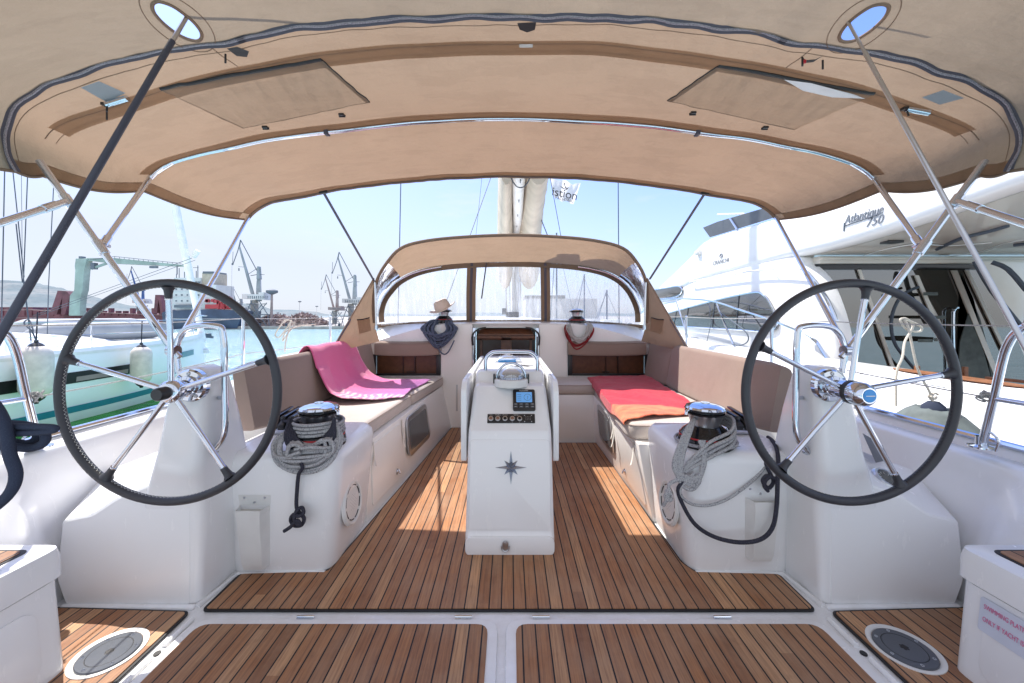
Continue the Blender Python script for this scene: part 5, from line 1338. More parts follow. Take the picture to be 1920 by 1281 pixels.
# clear quarter windows low at each side
for a, c in ((3, 14), (67, 78)):
    g = MB(); g.grid([r_[a:c] for r_ in mid_g]); g.build('quarter_window', 'vinyl', SH, smooth=80)
g = MB(); g.tube(A_, .016, 10); g.build('aft_hoop_sleeve', 'canvas', SH, smooth=80)
g = MB(); g.tube([p+Vector((0, -.014, -.012)) for p in A_[20:62]], .005, 6); g.build('sleeve_binding', 'canvas', SH)
g = MB(); g.tube([p-(p-Vector((0, 4.4, 1.2))).normalized()*.03+Vector((0, -.02, 0)) for p in B_[2:24]], .011, 10); g.build('frame_tube', 'chrome', SH, smooth=80); g = MB(); g.tube([p-(p-Vector((0, 4.4, 1.2))).normalized()*.03+Vector((0, -.02, 0)) for p in B_[57:79]], .011, 10); g.build('frame_tube', 'chrome', SH, smooth=80)
# windscreen frame: outer tan band along B and base, window posts
def band(pts, w_, name, mat, th=.008, d=0):
    g = MB(); L_ = []
    for k, p in enumerate(pts):
        t = (pts[min(k+1, len(pts)-1)]-pts[max(k-1, 0)]).normalized(); sd = t.cross(Vector((0, 1, 0))).normalized()
        L_.append([p-sd*w_/2+Vector((0, -d, 0)), p+sd*w_/2+Vector((0, -d, 0)), p+sd*w_/2+Vector((0, th-d, 0)), p-sd*w_/2+Vector((0, th-d, 0))])
    g.loft(L_); return g.build(name, mat, SH, smooth=50)
inner = [p+(Vector((0, 4.45, 1.15))-p)*.035 for p in B_]
band(inner, .062, 'window_surround', 'canvas')
base = resample(catmull(Bs, 6), 60)
band(base, .045, 'lower_surround', 'canvas')
g = MB(); g.tube([p+Vector((0, -.012, -.03)) for p in base], .010, 8); g.build('base_rail', 'brushed_steel', SH)
for px in (883, 1023):
    P = [at(px+2 if px < 900 else px-1, 494, 4.42), at(px, 550, 4.54), at(px, 604, 4.65)]
    band(resample(P, 12), .11, 'window_post', 'canvas', d=.004); band(resample(P, 12), .030, 'post_zip', 'zip_tape', .004, d=.010)
# clear panels: left, centre, right
def topz(x):
    return min(B_[8:73], key=lambda p: abs(p.x-x))
def pane(x0, x1):
    g = MB(); n = 24; G_ = []
    for i in range(n+1):
        x = x0+(x1-x0)*i/n; tp_ = topz(x); bs_ = min(base, key=lambda p: abs(p.x-x)); col_ = []
        for k in range(9):
            t = k/8; col_.append(Vector((x, tp_.y+(bs_.y-tp_.y)*t+.006*noise.noise((x*3, t*3, 0)), tp_.z+(bs_.z-tp_.z)*t)))
        G_.append(col_)
    g.grid(G_); g.build('clear_window', 'vinyl', SH, smooth=80)
pane(-1.53, -.50); pane(-.40, .37); pane(.46, 1.53)
for px, a in ((910, 24), (1012, -10)):
    pass
g = MB(); P = [at(912, 494, 4.40), at(907, 530, 4.41), at(903, 560, 4.42)]; g.tube(P, .008, 6, 3); g.build('hanging_strap', 'zip_tape', SH)
# side flaps with pockets
for s in (-1, 1):
    mx_ = lambda x: x if s < 0 else 1914-x
    Q = [at(mx_(702), 520, 3.90), at(mx_(624), 652, 3.60), at(mx_(648), 641, 3.72), at(mx_(690), 617, 4.1), at(mx_(704), 608, 4.3)]
    G_ = []; top = resample([at(mx_(702), 522, 3.90), at(mx_(663), 588, 3.74), at(mx_(624), 654, 3.58), at(mx_(620), 662, 3.56)], 16); bot = resample([at(mx_(702), 526, 3.92), at(mx_(703), 570, 3.95), at(mx_(703), 610, 3.98)], 16)
    low = resample([at(mx_(703), 612, 4.0), at(mx_(672), 633, 3.85), at(mx_(626), 656, 3.6)], 16)
    for k in range(16):
        t = k/15; a = top[k]; c = bot[k]; G_.append([a.lerp(c, j/8)+Vector((0, 0, 0))+Vector((0, .012*noise.noise((k*.3, j*.5, s)), 0)) for j in range(9)])
    # fill between the leaning edge and the bottom hem
    g = MB(); N = 14; gg = []
    edge = [top[0].lerp(top[-1], k/N) for k in range(N+1)]; hoop = [resample([at(mx_(702), 522, 3.90), at(mx_(703), 570, 3.92), at(mx_(703), 612, 3.98), at(mx_(712), 640, 4.05)], N+1)[k] for k in range(N+1)]
    for k in range(N+1):
        r_ = []
        for j in range(9):
            u = j/8; lo2 = Vector(((1-u)*edge[-1].x+u*hoop[-1].x, (1-u)*edge[-1].y+u*hoop[-1].y, 0))
            p = edge[k].lerp(hoop[k], u); r_.append(p+Vector((0, .015*noise.noise((k*.25, u*3, s*5)), 0)))
        gg.append(r_)
    g.grid(gg); fl_ = g.build('side_flap', 'canvas', SH, smooth=80)
    g = MB(); g.tube([p+Vector((s*.004, -.006, 0)) for p in edge], .007, 8); g.build('edge_hem', 'canvas_dark', fl_)
    g = MB(); g.tube([edge[8], edge[11], edge[14]], .016, 6, flat=.4); g.build('strap', 'zip_tape', fl_)
    pk0 = [at(mx_(672), 600, 3.80), at(mx_(695), 596, 3.88), at(mx_(698), 620, 3.90), at(mx_(676), 626, 3.82)]
    g = MB(); g.face([p+Vector((0, -.03, 0)) for p in pk0]); g.build('pocket', 'canvas_band', fl_)
    g = MB(); g.tube([pk0[0]+Vector((0, -.035, .002)), pk0[0].lerp(pk0[1], .5)+Vector((0, -.045, -.004)), pk0[1]+Vector((0, -.035, .002))], .006, 6, 3); g.build('pocket_mouth', 'dark_void', fl_)
    g = MB(); g.tube([at(mx_(703), 530, 3.885), at(mx_(704), 570, 3.885), at(mx_(705), 612, 3.885)], .012, 10); g.lathe([(.02, 0), (.02, .04)], at(mx_(705), 618, 3.885), n=12); g.build('frame_foot', 'chrome', SH)
# wire shrouds, mast, boom
MX = .12
MT = thing('mast', 'yacht mast rising from the coachroof seen through the sprayhood window', 'mast', (.06, 9.4, 1.2))
g = MB(); g.tube([(MX, 9.4, 1.2), (MX, 9.4, 16)], .11, 16); g.build('spar', 'white_plastic', MT)
g = MB(); rnd = random.Random(5)
for k in range(11):
    x = .06+rnd.uniform(-.22, .22); g.tube([(x, 9.25, 2.6+rnd.uniform(-.3, .2)), (x*.8+rnd.uniform(-.05, .05), 9.2, 1.25)], .012, 5)
g.build('halyards', 'rope_white', MT)
g = MB(); g.box(-.10, .20, 9.15, 9.35, 1.2, 1.36); g.lathe([(.05, 0), (.05, .15)], (-.15, 9.2, 1.3), n=10); g.build('mast_foot', 'black_plastic', MT)
BMm = thing('boom', 'boom wrapped in a cream sail bag above the sprayhood', 'boom', (.05, 6, 3.15))
g = MB(); 
bx = lambda y: .125+.0*(y-3); bz = lambda y: 3.02+.02*(y-3)
g.tube([(bx(y)+.02*math.sin(y), y, bz(y)) for y in (4.6, 5.5, 6.5, 7.8, 9.2)], .085, 14); g.build('spar', 'white_plastic', BMm)
for s, wid in ((-1, (.20, .34)), (1, (.33, .50))):
    rings = []
    for k in range(26):
        y = 4.75+(9.25-4.75)*k/25; t = .23+.77*k/25; r = wid[0]+(wid[1]-wid[0])*(t-.23)/.57; sagz = -1.05*t**5
        rings.append([(bx(y)+s*(.09+r*.42)+r*.48*math.cos(a)*(1+.06*noise.noise((y*3, a, s))), y, bz(y)+.16+.30*t+(.30+.35*t)*math.sin(a)+sagz*(1 if math.sin(a) < 0 else .3)) for a in [2*math.pi*j/18 for j in range(18)]])
    g = MB(); g.loft(rings); g.build('sail_bag', 'sail_cover', BMm, smooth=60)
g = MB()
for k in range(5):
    y = 4.8+k*.9; g.box(bx(y)-.006, bx(y)+.006, y-.05, y+.05, bz(y)-.097, bz(y)-.084)
g.build('boom_fitting', 'grey_disc', BMm)
g = MB(); g.tube([(bx(3.9)-.11, 4.75, 3.5), (bx(3.9)-.12, 4.75, 3.05), (bx(3.9)-.07, 4.75, 2.91), (bx(3.9), 4.75, 2.87), (bx(3.9)+.07, 4.75, 2.91), (bx(3.9)+.12, 4.75, 3.05), (bx(3.9)+.11, 4.75, 3.5)], .008, 8, 4); g.build('sheet_loop', 'grey_disc', BMm)
for (a, ya), (c, yc), r, lab in ((((752, 320), 8.8), ((749, 470), 8.8), .011, 'dark vertical shroud wire left of the boom'), (((1159, 330), 8.8), ((1160, 480), 8.8), .011, 'dark vertical shroud wire right of the flag'),
        (((925, 320), 9), ((880, 445), 7), .009, 'dark slanted line just left of the boom'), (((905, 320), 9), ((892, 445), 9), .004, 'hair thin line left of the boom'), (((1016, 415), 7), ((1030, 450), 7), .009, 'short dark line under the right side of the sail bag')):
    g = MB(); A = at(*a, ya); C2 = at(*c, yc); g.tube([A+(A-C2)*1.5, C2+(C2-A)*.9], r, 6); tag(g.build('rigging_wire', 'crane_dark'), lab, 'rigging wire', 'rigging wires of our yacht')
# flag
FL = thing('burgee_flag', 'white flag with dark flame mark and lettering flying right of the boom', 'flag', at(1034, 335, 7.5))
n = 16; G_ = []
tl, tr, br, bl = at(1032, 334, 7.5), at(1088, 346, 7.6), at(1076, 383, 7.6), at(1040, 372, 7.5)
for j in range(n+1):
    G_.append([tl.lerp(tr, i/n).lerp(bl.lerp(br, i/n), j/n)+Vector((0, .05*math.sin(i*.7+j*.2), .012*math.sin(i*.9))) for i in range(n+1)])
g = MB(); g.grid(G_); g.build('cloth', 'flag_cloth', FL, smooth=80)
g = MB(); g.tube([at(1030, 325, 7.5), at(1053, 450, 7.5)], .006, 6); g.build('halyard', 'crane_dark', FL)
u_ = (tr-tl).normalized(); v_ = (tl-bl).normalized()
text('lettering', 'istion', .235, 'ink', frame_matrix(at(1059, 364, 7.40), u_, v_), FL, .001)
text('lettering', 'YACHTING', .075, 'ink', frame_matrix(at(1058, 374.5, 7.40), u_, v_), FL, .001)
g = MB(); fc = at(1058, 352, 7.40)
for pts in ([(-.02, -.03), (.03, .02), (.0, .07), (.045, .12), (.02, .06), (.05, .01)], [(-.09, .02), (-.03, -.03), (0, -.035), (-.03, 0)], [(.0, -.035), (.05, -.03), (.10, .03), (.04, -.005)]):
    g.face([fc+u_*x+v_*y for x, y in pts])
g.build('flame_mark', 'ink', FL)
# ================================================================== NEIGHBOURING SAILING YACHT (left)
NB = thing('neighbour_yacht', 'pale hulled sailing yacht moored on our left with a teal waterline stripe', 'sailing yacht', (-10, 8, -1))
def nx(y):
    t = max(0, (y-8.2)/6.2); return -9.15-.02*(y-3)-2.1*t**2.1
WL = -1.0
rings = []; ys = [0, 2, 4, 6, 7, 8, 9, 10, 11, 12, 13, 13.7, 14.2, 14.45]
cxn = -11.6
def hullring(y):
    x = nx(y); hw_ = x-cxn; dz = .50+.012*(y-4)
    n_ = [(0, dz+.04), (.985, dz+.02), (1.0, dz-.04), (.995, .05), (.97, -.45), (.94, WL+.02), (.80, WL-.3)]
    R_ = [(cxn+hw_*a, y+.0*(dz-b_), b_) for a, b_ in n_]; L_ = [(cxn-hw_*a, y, b_) for a, b_ in n_[:0:-1]]
    return R_+L_
g = MB(); g.loft([hullring(y) for y in ys]); g.build('hull', 'hull_pale', NB, smooth=50)
def sidestrip(y0, y1, z0, z1, off, name, mat, n=16, taper=0):
    g = MB(); G_ = []
    for k in range(n+1):
        y = y0+(y1-y0)*k/n; r_ = []
        for q in (0, .5, 1):
            z = z0+(z1-z0)*q
            hw_ = nx(y)-cxn; dz = .50+.012*(y-4)
            pr = [(1.0, dz-.04), (.995, .05), (.97, -.45), (.94, WL+.02)]
            f_ = 1.0
            for (a0, b0), (a1, b1) in zip(pr, pr[1:]):
                if b1 <= z <= b0: f_ = a0+(a1-a0)*(b0-z)/(b0-b1)
            r_.append((cxn+hw_*f_+off, y, z))
        G_.append(r_)
    g.grid(G_); return g.build(name, mat, NB)
sidestrip(1, 13.6, -.80, -.66, .012, 'waterline_stripe', 'teal_stripe')
sidestrip(5.2, 9.9, -.16, .08, .010, 'hull_window', 'hull_glass'); sidestrip(11.6, 12.5, -.0, .17, .014, 'hull_window', 'teal_stripe')
sidestrip(8.2, 9.4, -.13, -.03, .014, 'window_reflection', 'crane_rust')
sidestrip(1, 14.0, .44, .50, .012, 'gunwale_moulding', 'white_plastic')
# coachroof
g = MB(); rings = []
for y, hw_, h in ((1, 1.5, .62), (4, 1.55, .60), (6.5, 1.45, .50), (8.3, 1.3, .36), (9.6, 1.0, .20), (10.6, .6, .04)):
    rings.append([(-11.35+x*hw_, y, .56+z*h) for x, z in ((1.15, -.1), (1.08, .35), (.98, .72), (.75, .94), (0, 1.06), (-.75, .94), (-1.0, .7), (-1.15, -.1))])
g.loft(rings); g.build('coachroof', 'gelcoat', NB, smooth=50)
g = MB(); g.prism([(-9.67, 6.35, .64), (-9.67, 6.95, .64), (-9.76, 6.95, .86), (-9.76, 6.35, .86)], (-.01, 0, 0), (.02, 0, 0)); g.build('portlight', 'deep_blue', NB, .01, 2)
g = MB()
for a, c in ((( 60, 640), (92, 575)),): pass
for y in (5.0, 6.7, 8.6, 10.6, 12.6):
    x = nx(y)-.10; g.tube([(x, y, .5), (x-.03, y, 1.16)], .014, 8)
g.build('guard_posts', 'chrome', NB)
g = MB()
for h in (.33, .62): g.tube([(nx(y)-.12, y, .52+h) for y in (2, 4, 5, 6.7, 8.6, 10.6, 12.6, 13.6)], .006, 6)
g.build('guard_wires', 'chrome', NB)
g = MB(); g.tube([(nx(13)-.15, 13, .5), (nx(13.2)-.15, 13.2, 1.2), (cxn+.3, 14.3, 1.25), (cxn-.3, 14.3, 1.25)], .018, 8, 4); g.build('pulpit', 'chrome', NB)
g = MB(); g.box(cxn-.12, cxn+.12, 14.3, 14.75, .42, .58); g.tube([(cxn, 14.4, .5), (cxn, 14.95, .42)], .05, 8); g.build('bow_roller', 'crane_dark', NB)
# furled headsail, shrouds, mast out of frame
g = MB(); a, c = at(326, 372, 13.0), at(381, 640, 14.2); g.tube([a+(a-c)*1.2, a, a.lerp(c, .5), c], lambda t: .115-.035*abs(t-.5), 12, 4); g.build('furled_headsail', 'flag_white', NB, smooth=80)
g = MB(); g.lathe([(.16, 0), (.16, .12), (.10, .16)], at(382, 662, 14.2), n=14); g.tube([at(362, 482, 13.5), at(371, 470, 13.5)], .09, 8); g.build('furler_drum', 'white_plastic', NB)
g = MB()
for a, c, y, r in (((9, 300), (2, 640), 8, .010), ((30, 420), (42, 530), 8, .010), ((24, 320), (45, 520), 8, .009), ((52, 320), (44, 525), 8, .009), ((40, 320), (42, 520), 8.2, .004), ((44, 525), (60, 655), 8, .012), ((103, 300), (91, 535), 9, .009), ((91, 535), (88, 650), 9, .009), ((360, 484), (62, 592), 11, .007), ((366, 488), (50, 600), 11, .006)):
    g.tube([at(*a, y), at(*c, y)], r, 5)
g.build('standing_rigging', 'crane_dark', NB)
g = MB(); g.tube([at(68, 640, 7.2), at(60, 622, 7.2), at(45, 606, 7.2), at(55, 600, 7.3), at(62, 622, 7.2), at(50, 610, 7.3)], .012, 6, 4); g.build('fender_lashing', 'crane_dark', NB)
# tender dinghy upturned on the foredeck
for c, L_, r, lab in ((Vector((-10.75, 10.4, .86)), 2.6, .24, 'grey inflatable tender lying on the foredeck of the left yacht, nearer'), (Vector((-11.9, 10.9, .95)), 2.6, .24, 'grey inflatable tender tube on the left yacht foredeck, farther')):
    T = thing('inflatable_tender', lab, 'dinghy', c, 'tenders on the left yacht')
    d = Vector((.30, .95, 0)).normalized(); g = MB()
    g.tube([c-d*L_*.62, c-d*L_*.5, c-d*L_*.30, c, c+d*L_*.3, c+d*L_*.5], lambda t: r*(.12+.88*min(1, t*4.5))*(1 if t < .85 else .9), 16, 5); g.build('tube', 'dinghy_grey', T, smooth=80)
    g = MB(); g.tube([c-d*L_*.5+Vector((r*.6, 0, r*.7)), c+Vector((r*.6, 0, r*.85)), c+d*L_*.45+Vector((r*.6, 0, r*.7))], .012, 6, 4); g.build('grab_line', 'rope_white', T)
    g = MB(); g.tube([c-d*L_*.56+Vector((r*.5, 0, -.05)), c+Vector((r*1.01, 0, -.05)), c+d*L_*.45+Vector((r*.98, 0, -.05))], .020, 6, 4); g.build('rub_strake', 'fender_white', T)
# fenders hanging between
def fender(px, pyt, pyb, X, wpx, label):
    yy = X*F/(px-CX); top = at(px, pyt, yy); bt = at(px, pyb, yy); r = wpx*yy/F/2*.86; h = top.z-bt.z
    T = thing('fender', label, 'fender', (top.x, yy, bt.z), 'fenders of the left yacht')
    g = MB(); g.lathe([(.03, 0), (r*.55, .05*h), (r*.9, .13*h), (r, .22*h), (r, .78*h), (r*.92, .87*h), (r*.6, .95*h), (.04, h*.985)], bt, n=28); g.build('body', 'fender_white', T, smooth=80)
    g = MB(); g.lathe([(r*.55, .045*h), (r*.45, .01*h), (.035, -.04*h), (.03, -.07*h)], bt, n=20); g.lathe([(r*.5, .965*h), (r*.35, h), (.03, 1.03*h), (.03, 1.07*h)], bt, n=20); g.build('eyelet', 'black_plastic', T)
    g = MB(); g.tube([bt+Vector((0, 0, h*1.05)), bt+Vector((.0, .02, h*1.05+.55))], .011, 6); g.build('lanyard', 'rope_charcoal', T)
fender(68, 645, 750, -8.95, 52, 'large off white cylinder fender hanging nearest on the left yacht')
fender(265, 648, 722, -9.0, 36, 'off white cylinder fender on the left yacht seen inside the wheel')

# ================================================================== MOTOR YACHT (right)
MY = thing('motor_yacht', 'big white motor yacht with flybridge and dark glass moored on our right', 'motor yacht', (6, 6, -1))
def mxx(y): t = max(0, (y-7.5)/8); return 3.60+3.0*t**1.9
g = MB(); G_ = []
for y in [-1+.5*k for k in range(32)]:
    x = mxx(y); G_.append([(x+.42, y, .745), (x+.30, y, .755), (x+.13, y, .735), (x+.07, y, .69), (x+.03, y, .50), (x+.005, y, .385), (x-.005, y, .31), (x+.02, y, .20), (x-.02, y, -.3), (x+.25, y, -1.2)])
g.grid(G_); g.build('hull', 'yacht_white', MY, smooth=60)
g = MB(); g.tube([(mxx(y)-.015, y, .33) for y in [-1+.5*k for k in range(31)]], .035, 10); rr_ = g.build('rub_rail', 'fender_white', MY)
g = MB(); g.tube([(mxx(y)-.012, y, .285) for y in [-1+.5*k for k in range(31)]], .010, 6); g.build('rail_groove', 'crane_dark', rr_)
g = MB(); g.box(4.00, 9, -1, 5.6, -.35, -.30); g.build('cockpit_sole', 'teak_dark', MY)
g = MB(); g.loft([[(4.02, y, .745), (4.10, y, .74), (4.10, y, -.30)] for y in (-1, 4.9)], cap=False, closed=False); g.build('cockpit_coaming', 'yacht_white', MY)
XS = 4.2
def side(pts, x0, x1): 
    P = [onx(px, py, XS) for px, py in pts]; return P
sm = lambda pts: [(p.x, p.y) for p in catmull([Vector((a, b_, 0)) for a, b_ in pts], 4)]
top = sm([(1195, 575), (1223, 548), (1245, 527), (1290, 483), (1331, 445), (1450, 408), (1560, 372), (1700, 328), (1920, 262), (2300, 150)])
botm = sm([(2300, 215), (1920, 345), (1714, 417), (1580, 459), (1474, 484), (1400, 503), (1290, 535), (1200, 590)])
P = side(top+botm, 0, 0)
g = MB(); ring0 = [p.copy() for p in P]; cen = sum(ring0, Vector())/len(ring0)
def inset(P, d):  # push loop toward its local inside, for a rounded edge
    out = []; k = len(P); ar = sum(P[i-1].y*P[i].z-P[i].y*P[i-1].z for i in range(k)); s_ = 1 if ar > 0 else -1
    for i in range(k):
        a = (P[i]-P[i-1]); e = (P[(i+1) % k]-P[i]); n_ = Vector((0, -a.z, a.y)).normalized()+Vector((0, -e.z, e.y)).normalized()
        if n_.length < 1e-6: n_ = Vector((0, 0, 1))
        out.append(P[i]+n_.normalized()*d*s_)
    return out
rings = []
for x, d in ((XS+.0, .10), (XS+.015, .05), (XS+.05, .02), (XS+.12, 0), (9.2, 0)):
    rings.append([Vector((x, p.y, p.z)) for p in inset(P, d)])
g.loft(rings); fly = g.build('flybridge', 'yacht_white', MY, smooth=50)
# soffit skin just under the overhang
sf = [onx(px, py, XS) for px, py in botm if px >= 1474]
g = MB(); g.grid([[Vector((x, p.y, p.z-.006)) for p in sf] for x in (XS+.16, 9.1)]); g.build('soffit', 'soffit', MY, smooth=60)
# side wall with windows
wall = sm([(1200, 585), (1290, 520), (1474, 480), (1502, 498), (1530, 530), (1553, 590), (1566, 650), (1574, 700)])+[(1486, 690), (1290, 642), (1200, 622)]
Pw = [onx(px, py, XS+.05) for px, py in wall]
rings = []
for x, d in ((XS+.03, .07), (XS+.045, .03), (XS+.09, 0), (XS+.30, 0)): rings.append([Vector((x, p.y, p.z)) for p in inset(Pw, d)])
g = MB(); g.loft(rings); g.build('side_wall', 'yacht_white', MY, smooth=60)
def wwin(pts, nm='window'):
    pts = sm(pts+[pts[0]])[:-1]; Q = [onx(px, py, XS) for px, py in pts]
    g = MB(); g.prism(Q, (-.004, 0, 0), (.04, 0, 0)); o = g.build(nm, 'yacht_glass', MY, .006, 2)
    g = MB(); g.tube([q+Vector((-.005, 0, 0)) for q in Q], .017, 8, closed=True); g.build('window_frame', 'chrome', o); return o
bw_ = wwin([(1244, 590), (1336, 565), (1410, 549), (1430, 552), (1443, 568), (1454, 592), (1457, 612), (1440, 622), (1390, 619), (1293, 613), (1262, 610)])
wwin([(1210, 546), (1245, 541), (1272, 537), (1279, 545), (1268, 557), (1232, 561), (1208, 565)])
g = MB()
for px, a, c in ((1290, 578, 614), (1340, 565, 616), (1385, 555, 620), (1268, 583, 611)): g.tube([onx(px, a, XS-.012), onx(px-5, c, XS-.012)], .006, 6)
g.build('mullion', 'crane_dark', bw_)
# hull side lockers / foredeck bulwark
g = MB(); a = [onx(px, py, 3.98) for px, py in ((1283, 631), (1300, 634), (1486, 677), (1486, 692), (1286, 646))]; g.prism(a, (-.03, 0, 0), (.02, 0, 0)); g.build('bulwark', 'yacht_white', MY)
# rails
def T_(pts, X, r, nm, mat='chrome', sub=5):
    g = MB(); g.tube([onx(px, py, X) for px, py in pts], r, 8, sub); return g.build(nm, mat, MY)
T_([(1293, 529), (1340, 520), (1400, 510), (1450, 505), (1500, 506)], XS-.06, .014, 'wall_handrail', 'white_plastic')
g = MB()
for px, py in ((1297, 528), (1379, 514), (1449, 505)): g.tube([onx(px, py, XS-.06), onx(px+1, py+5, XS)], .009, 6)
g.build('handrail_post', 'white_plastic', MY)
T_([(1215, 566), (1260, 561), (1300, 561), (1340, 566), (1390, 582), (1440, 598), (1500, 622)], 3.85, .017, 'side_rail')
T_([(1205, 580), (1240, 571), (1268, 566)], 3.85, .014, 'side_rail')
for a, c in (((1267, 562), (1290, 634)), ((1341, 566), (1378, 652)), ((1283, 600), (1287, 628))): T_([a, c], 3.85, .016, 'rail_post', sub=0)
T_([(1343, 566), (1322, 655)], 3.84, .006, 'gate_wire', 'crane_dark', 0)
T_([(1350, 586), (1378, 606), (1400, 625), (1402, 640), (1388, 648), (1374, 646)], 3.83, .010, 'gate_loop', 'crane_dark')
T_([(1513, 510), (1530, 530), (1550, 560), (1566, 595), (1568, 603)], XS-.02, .022, 'grab_bar')
T_([(1512, 628), (1530, 640), (1545, 662), (1556, 680)], XS-.05, .022, 'grab_bar')
# smoked wind deflector and deck gear above
g = MB(); g.prism([onx(px, py, XS+.02) for px, py in ((1318, 427), (1345, 416), (1430, 391), (1530, 366), (1530, 385), (1450, 408), (1331, 445))], (0, 0, 0), (.02, 0, 0)); g.build('wind_deflector', 'smoked', MY)
g = MB(); g.tube([onx(1369, 410, XS), onx(1382, 430, XS)], .02, 8); g.build('deflector_post', 'chrome', MY)
g = MB(); g.tube([onx(1346, 402, 4.5), onx(1395, 401, 4.5)], .018, 8); g.build('antenna', 'white_plastic', MY)
g = MB(); c = onx(1309, 474, XS-.03); g.lathe([(.05, -.09), (.06, -.06), (.055, .06), (.03, .09)], c, (0, 1, 0), 16); g.tube([c, c+Vector((.05, 0, -.10))], .03, 8); g.build('floodlight', 'white_plastic', MY)
FMx = lambda o: frame_matrix(o, (0, -1, 0), (0, 0, 1))
text('lettering', 'CRANCHI', .115, 'far_steel', FMx(onx(1351, 491, XS-.008)), MY, .001, sx=1.15)
g = MB(); c = onx(1352, 480, XS-.006); g.tube([c+Vector((0, .05*math.cos(a), .04*math.sin(a))) for a in [2*math.pi*j/20 for j in range(20)]], .006, 6, closed=True); g.tube([c+Vector((0, .03, .02)), c+Vector((0, -.03, -.02))], .005, 5); g.build('maker_emblem', 'crane_dark', MY)
text('lettering', 'Atlantique', .150, 'far_steel', frame_matrix(onx(1617, 404, XS-.006), (0, -1, .02), (0, 0, 1)), MY, .002, shear=.35, sx=.80)
g = MB(); g.tube([onx(1583, 424, XS-.008), onx(1650, 401, XS-.008)], .006, 6); g.tube([onx(1583, 418, XS-.008), onx(1582, 434, XS-.008)], .006, 6); g.build('lettering_underline', 'crane_dark', MY)
text('lettering', '750', .140, 'far_steel', frame_matrix(onx(1638, 415.5, XS-.006), (0, -1, .02), (0, 0, 1)), MY, .002, shear=.35, sx=1.0)
# aft glass bulkhead
BY = 5.62
g = MB(); g.box(4.45, 9.1, BY, BY+.05, -.3, 2.03); gb = g.build('glass_bulkhead', 'yacht_glass', MY)
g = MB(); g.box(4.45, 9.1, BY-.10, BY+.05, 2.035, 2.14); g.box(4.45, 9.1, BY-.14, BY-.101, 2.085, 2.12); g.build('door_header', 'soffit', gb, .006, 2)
g = MB(); g.box(4.45, 9.1, BY-.03, BY-.004, 1.955, 2.033); g.build('header_seal', 'black_gloss', gb)
g = MB()
for a, c, wd in (((1611, 504), (1675, 690), .05), ((1719, 516), (1768, 632), .06), ((1768, 632), (1800, 712), .05), ((1790, 507), (1868, 700), .08), ((1814, 507), (1890, 668), .05)):
    A, C2 = at(*a, BY-.03), at(*c, BY-.03); g.loft([[A+Vector((-wd/2, 0, 0)), A+Vector((wd/2, 0, 0)), A+Vector((wd/2, .02, 0)), A+Vector((-wd/2, .02, 0))], [C2+Vector((-wd/2, 0, 0)), C2+Vector((wd/2, 0, 0)), C2+Vector((wd/2, .02, 0)), C2+Vector((-wd/2, .02, 0))]])
g.build('door_mullion', 'soffit', gb)
g = MB(); A = [at(x, y, BY-.02) for x, y in ((1803, 512), (1825, 560), (1800, 640), (1795, 715), (1865, 735), (1862, 690), (1838, 600))]; g.prism(A, (0, -.004, 0), (0, .01, 0)); g.build('inner_panel', 'rubber_grey', gb)
g = MB(); g.tube([at(1790, 715, BY-.06), at(1787, 600, BY-.06), at(1790, 580, BY-.06), at(1796, 577, BY-.05)], .018, 8, 3); g.build('door_handle', 'chrome', gb)
g = MB(); g.tube([at(x, y, BY-.12) for x, y in ((1722, 538), (1690, 555), (1672, 595), (1676, 640), (1700, 675), (1718, 695))], .020, 8, 5); g.build('stair_rail', 'crane_dark', MY)
g = MB()
for px, py in ((1735, 636), (1765, 634), (1760, 592), (1745, 548)): g.loft([[at(px-14, py, BY-.1), at(px+14, py, BY-.1), at(px+14, py, BY-.3), at(px-14, py, BY-.3)], [at(px-14, py+6, BY-.1), at(px+14, py+6, BY-.1), at(px+14, py+6, BY-.3), at(px-14, py+6, BY-.3)]])
g.build('stair_tread', 'rubber_grey', MY)
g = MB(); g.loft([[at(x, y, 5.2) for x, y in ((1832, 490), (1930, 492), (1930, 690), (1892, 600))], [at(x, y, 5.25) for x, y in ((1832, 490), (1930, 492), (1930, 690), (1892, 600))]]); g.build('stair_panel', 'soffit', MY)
g = MB(); g.tube([at(1828, 490, 5.15), at(1860, 545, 5.1), at(1912, 610, 5.05)], .03, 8, 3); g.tube([at(1860, 492, 5.0), at(1890, 505, 4.9), at(1925, 545, 4.8)], .028, 8, 3); g.build('stair_stringer', 'crane_dark', MY)
# soffit trim
def on_soffit(px, py):
    # walk along the soffit profile to find the ray hit
    best = None
    for p, q in zip(sf, sf[1:]):
        for k in range(8):
            t = k/8; yy = p.y+(q.y-p.y)*t; zz = p.z+(q.z-p.z)*t
            yr = EZ-(py-CY)*yy/F; d = abs(yr-zz)
            if best is None or d < best[0]: best = (d, yy)
    v = at(px, py, best[1]); return v+Vector((0, 0, -.02))
for pts, r, nm, mt in ((((1757, 465), (1800, 445), (1850, 432), (1890, 420)), .020, 'soffit_bar', 'crane_dark'), (((1900, 457), (1925, 454)), .022, 'soffit_bar', 'crane_dark'), (((1620, 477), (1660, 465), (1720, 455), (1780, 458), (1860, 452)), .006, 'soffit_seam', 'yacht_white'), (((1760, 480), (1830, 472), (1880, 455), (1920, 447)), .006, 'soffit_seam', 'yacht_white'), (((1650, 483), (1700, 487), (1780, 480)), .006, 'soffit_seam', 'yacht_white')):
    g = MB(); g.tube([on_soffit(*p) for p in pts], r, 6, 4); g.build(nm, mt, MY)
c = on_soffit(1672, 452); g = MB(); g.box(c.x-.09, c.x+.09, c.y-.06, c.y+.06, c.z-.01, c.z+.02); g.build('soffit_light', 'black_plastic', MY, .004, 2)
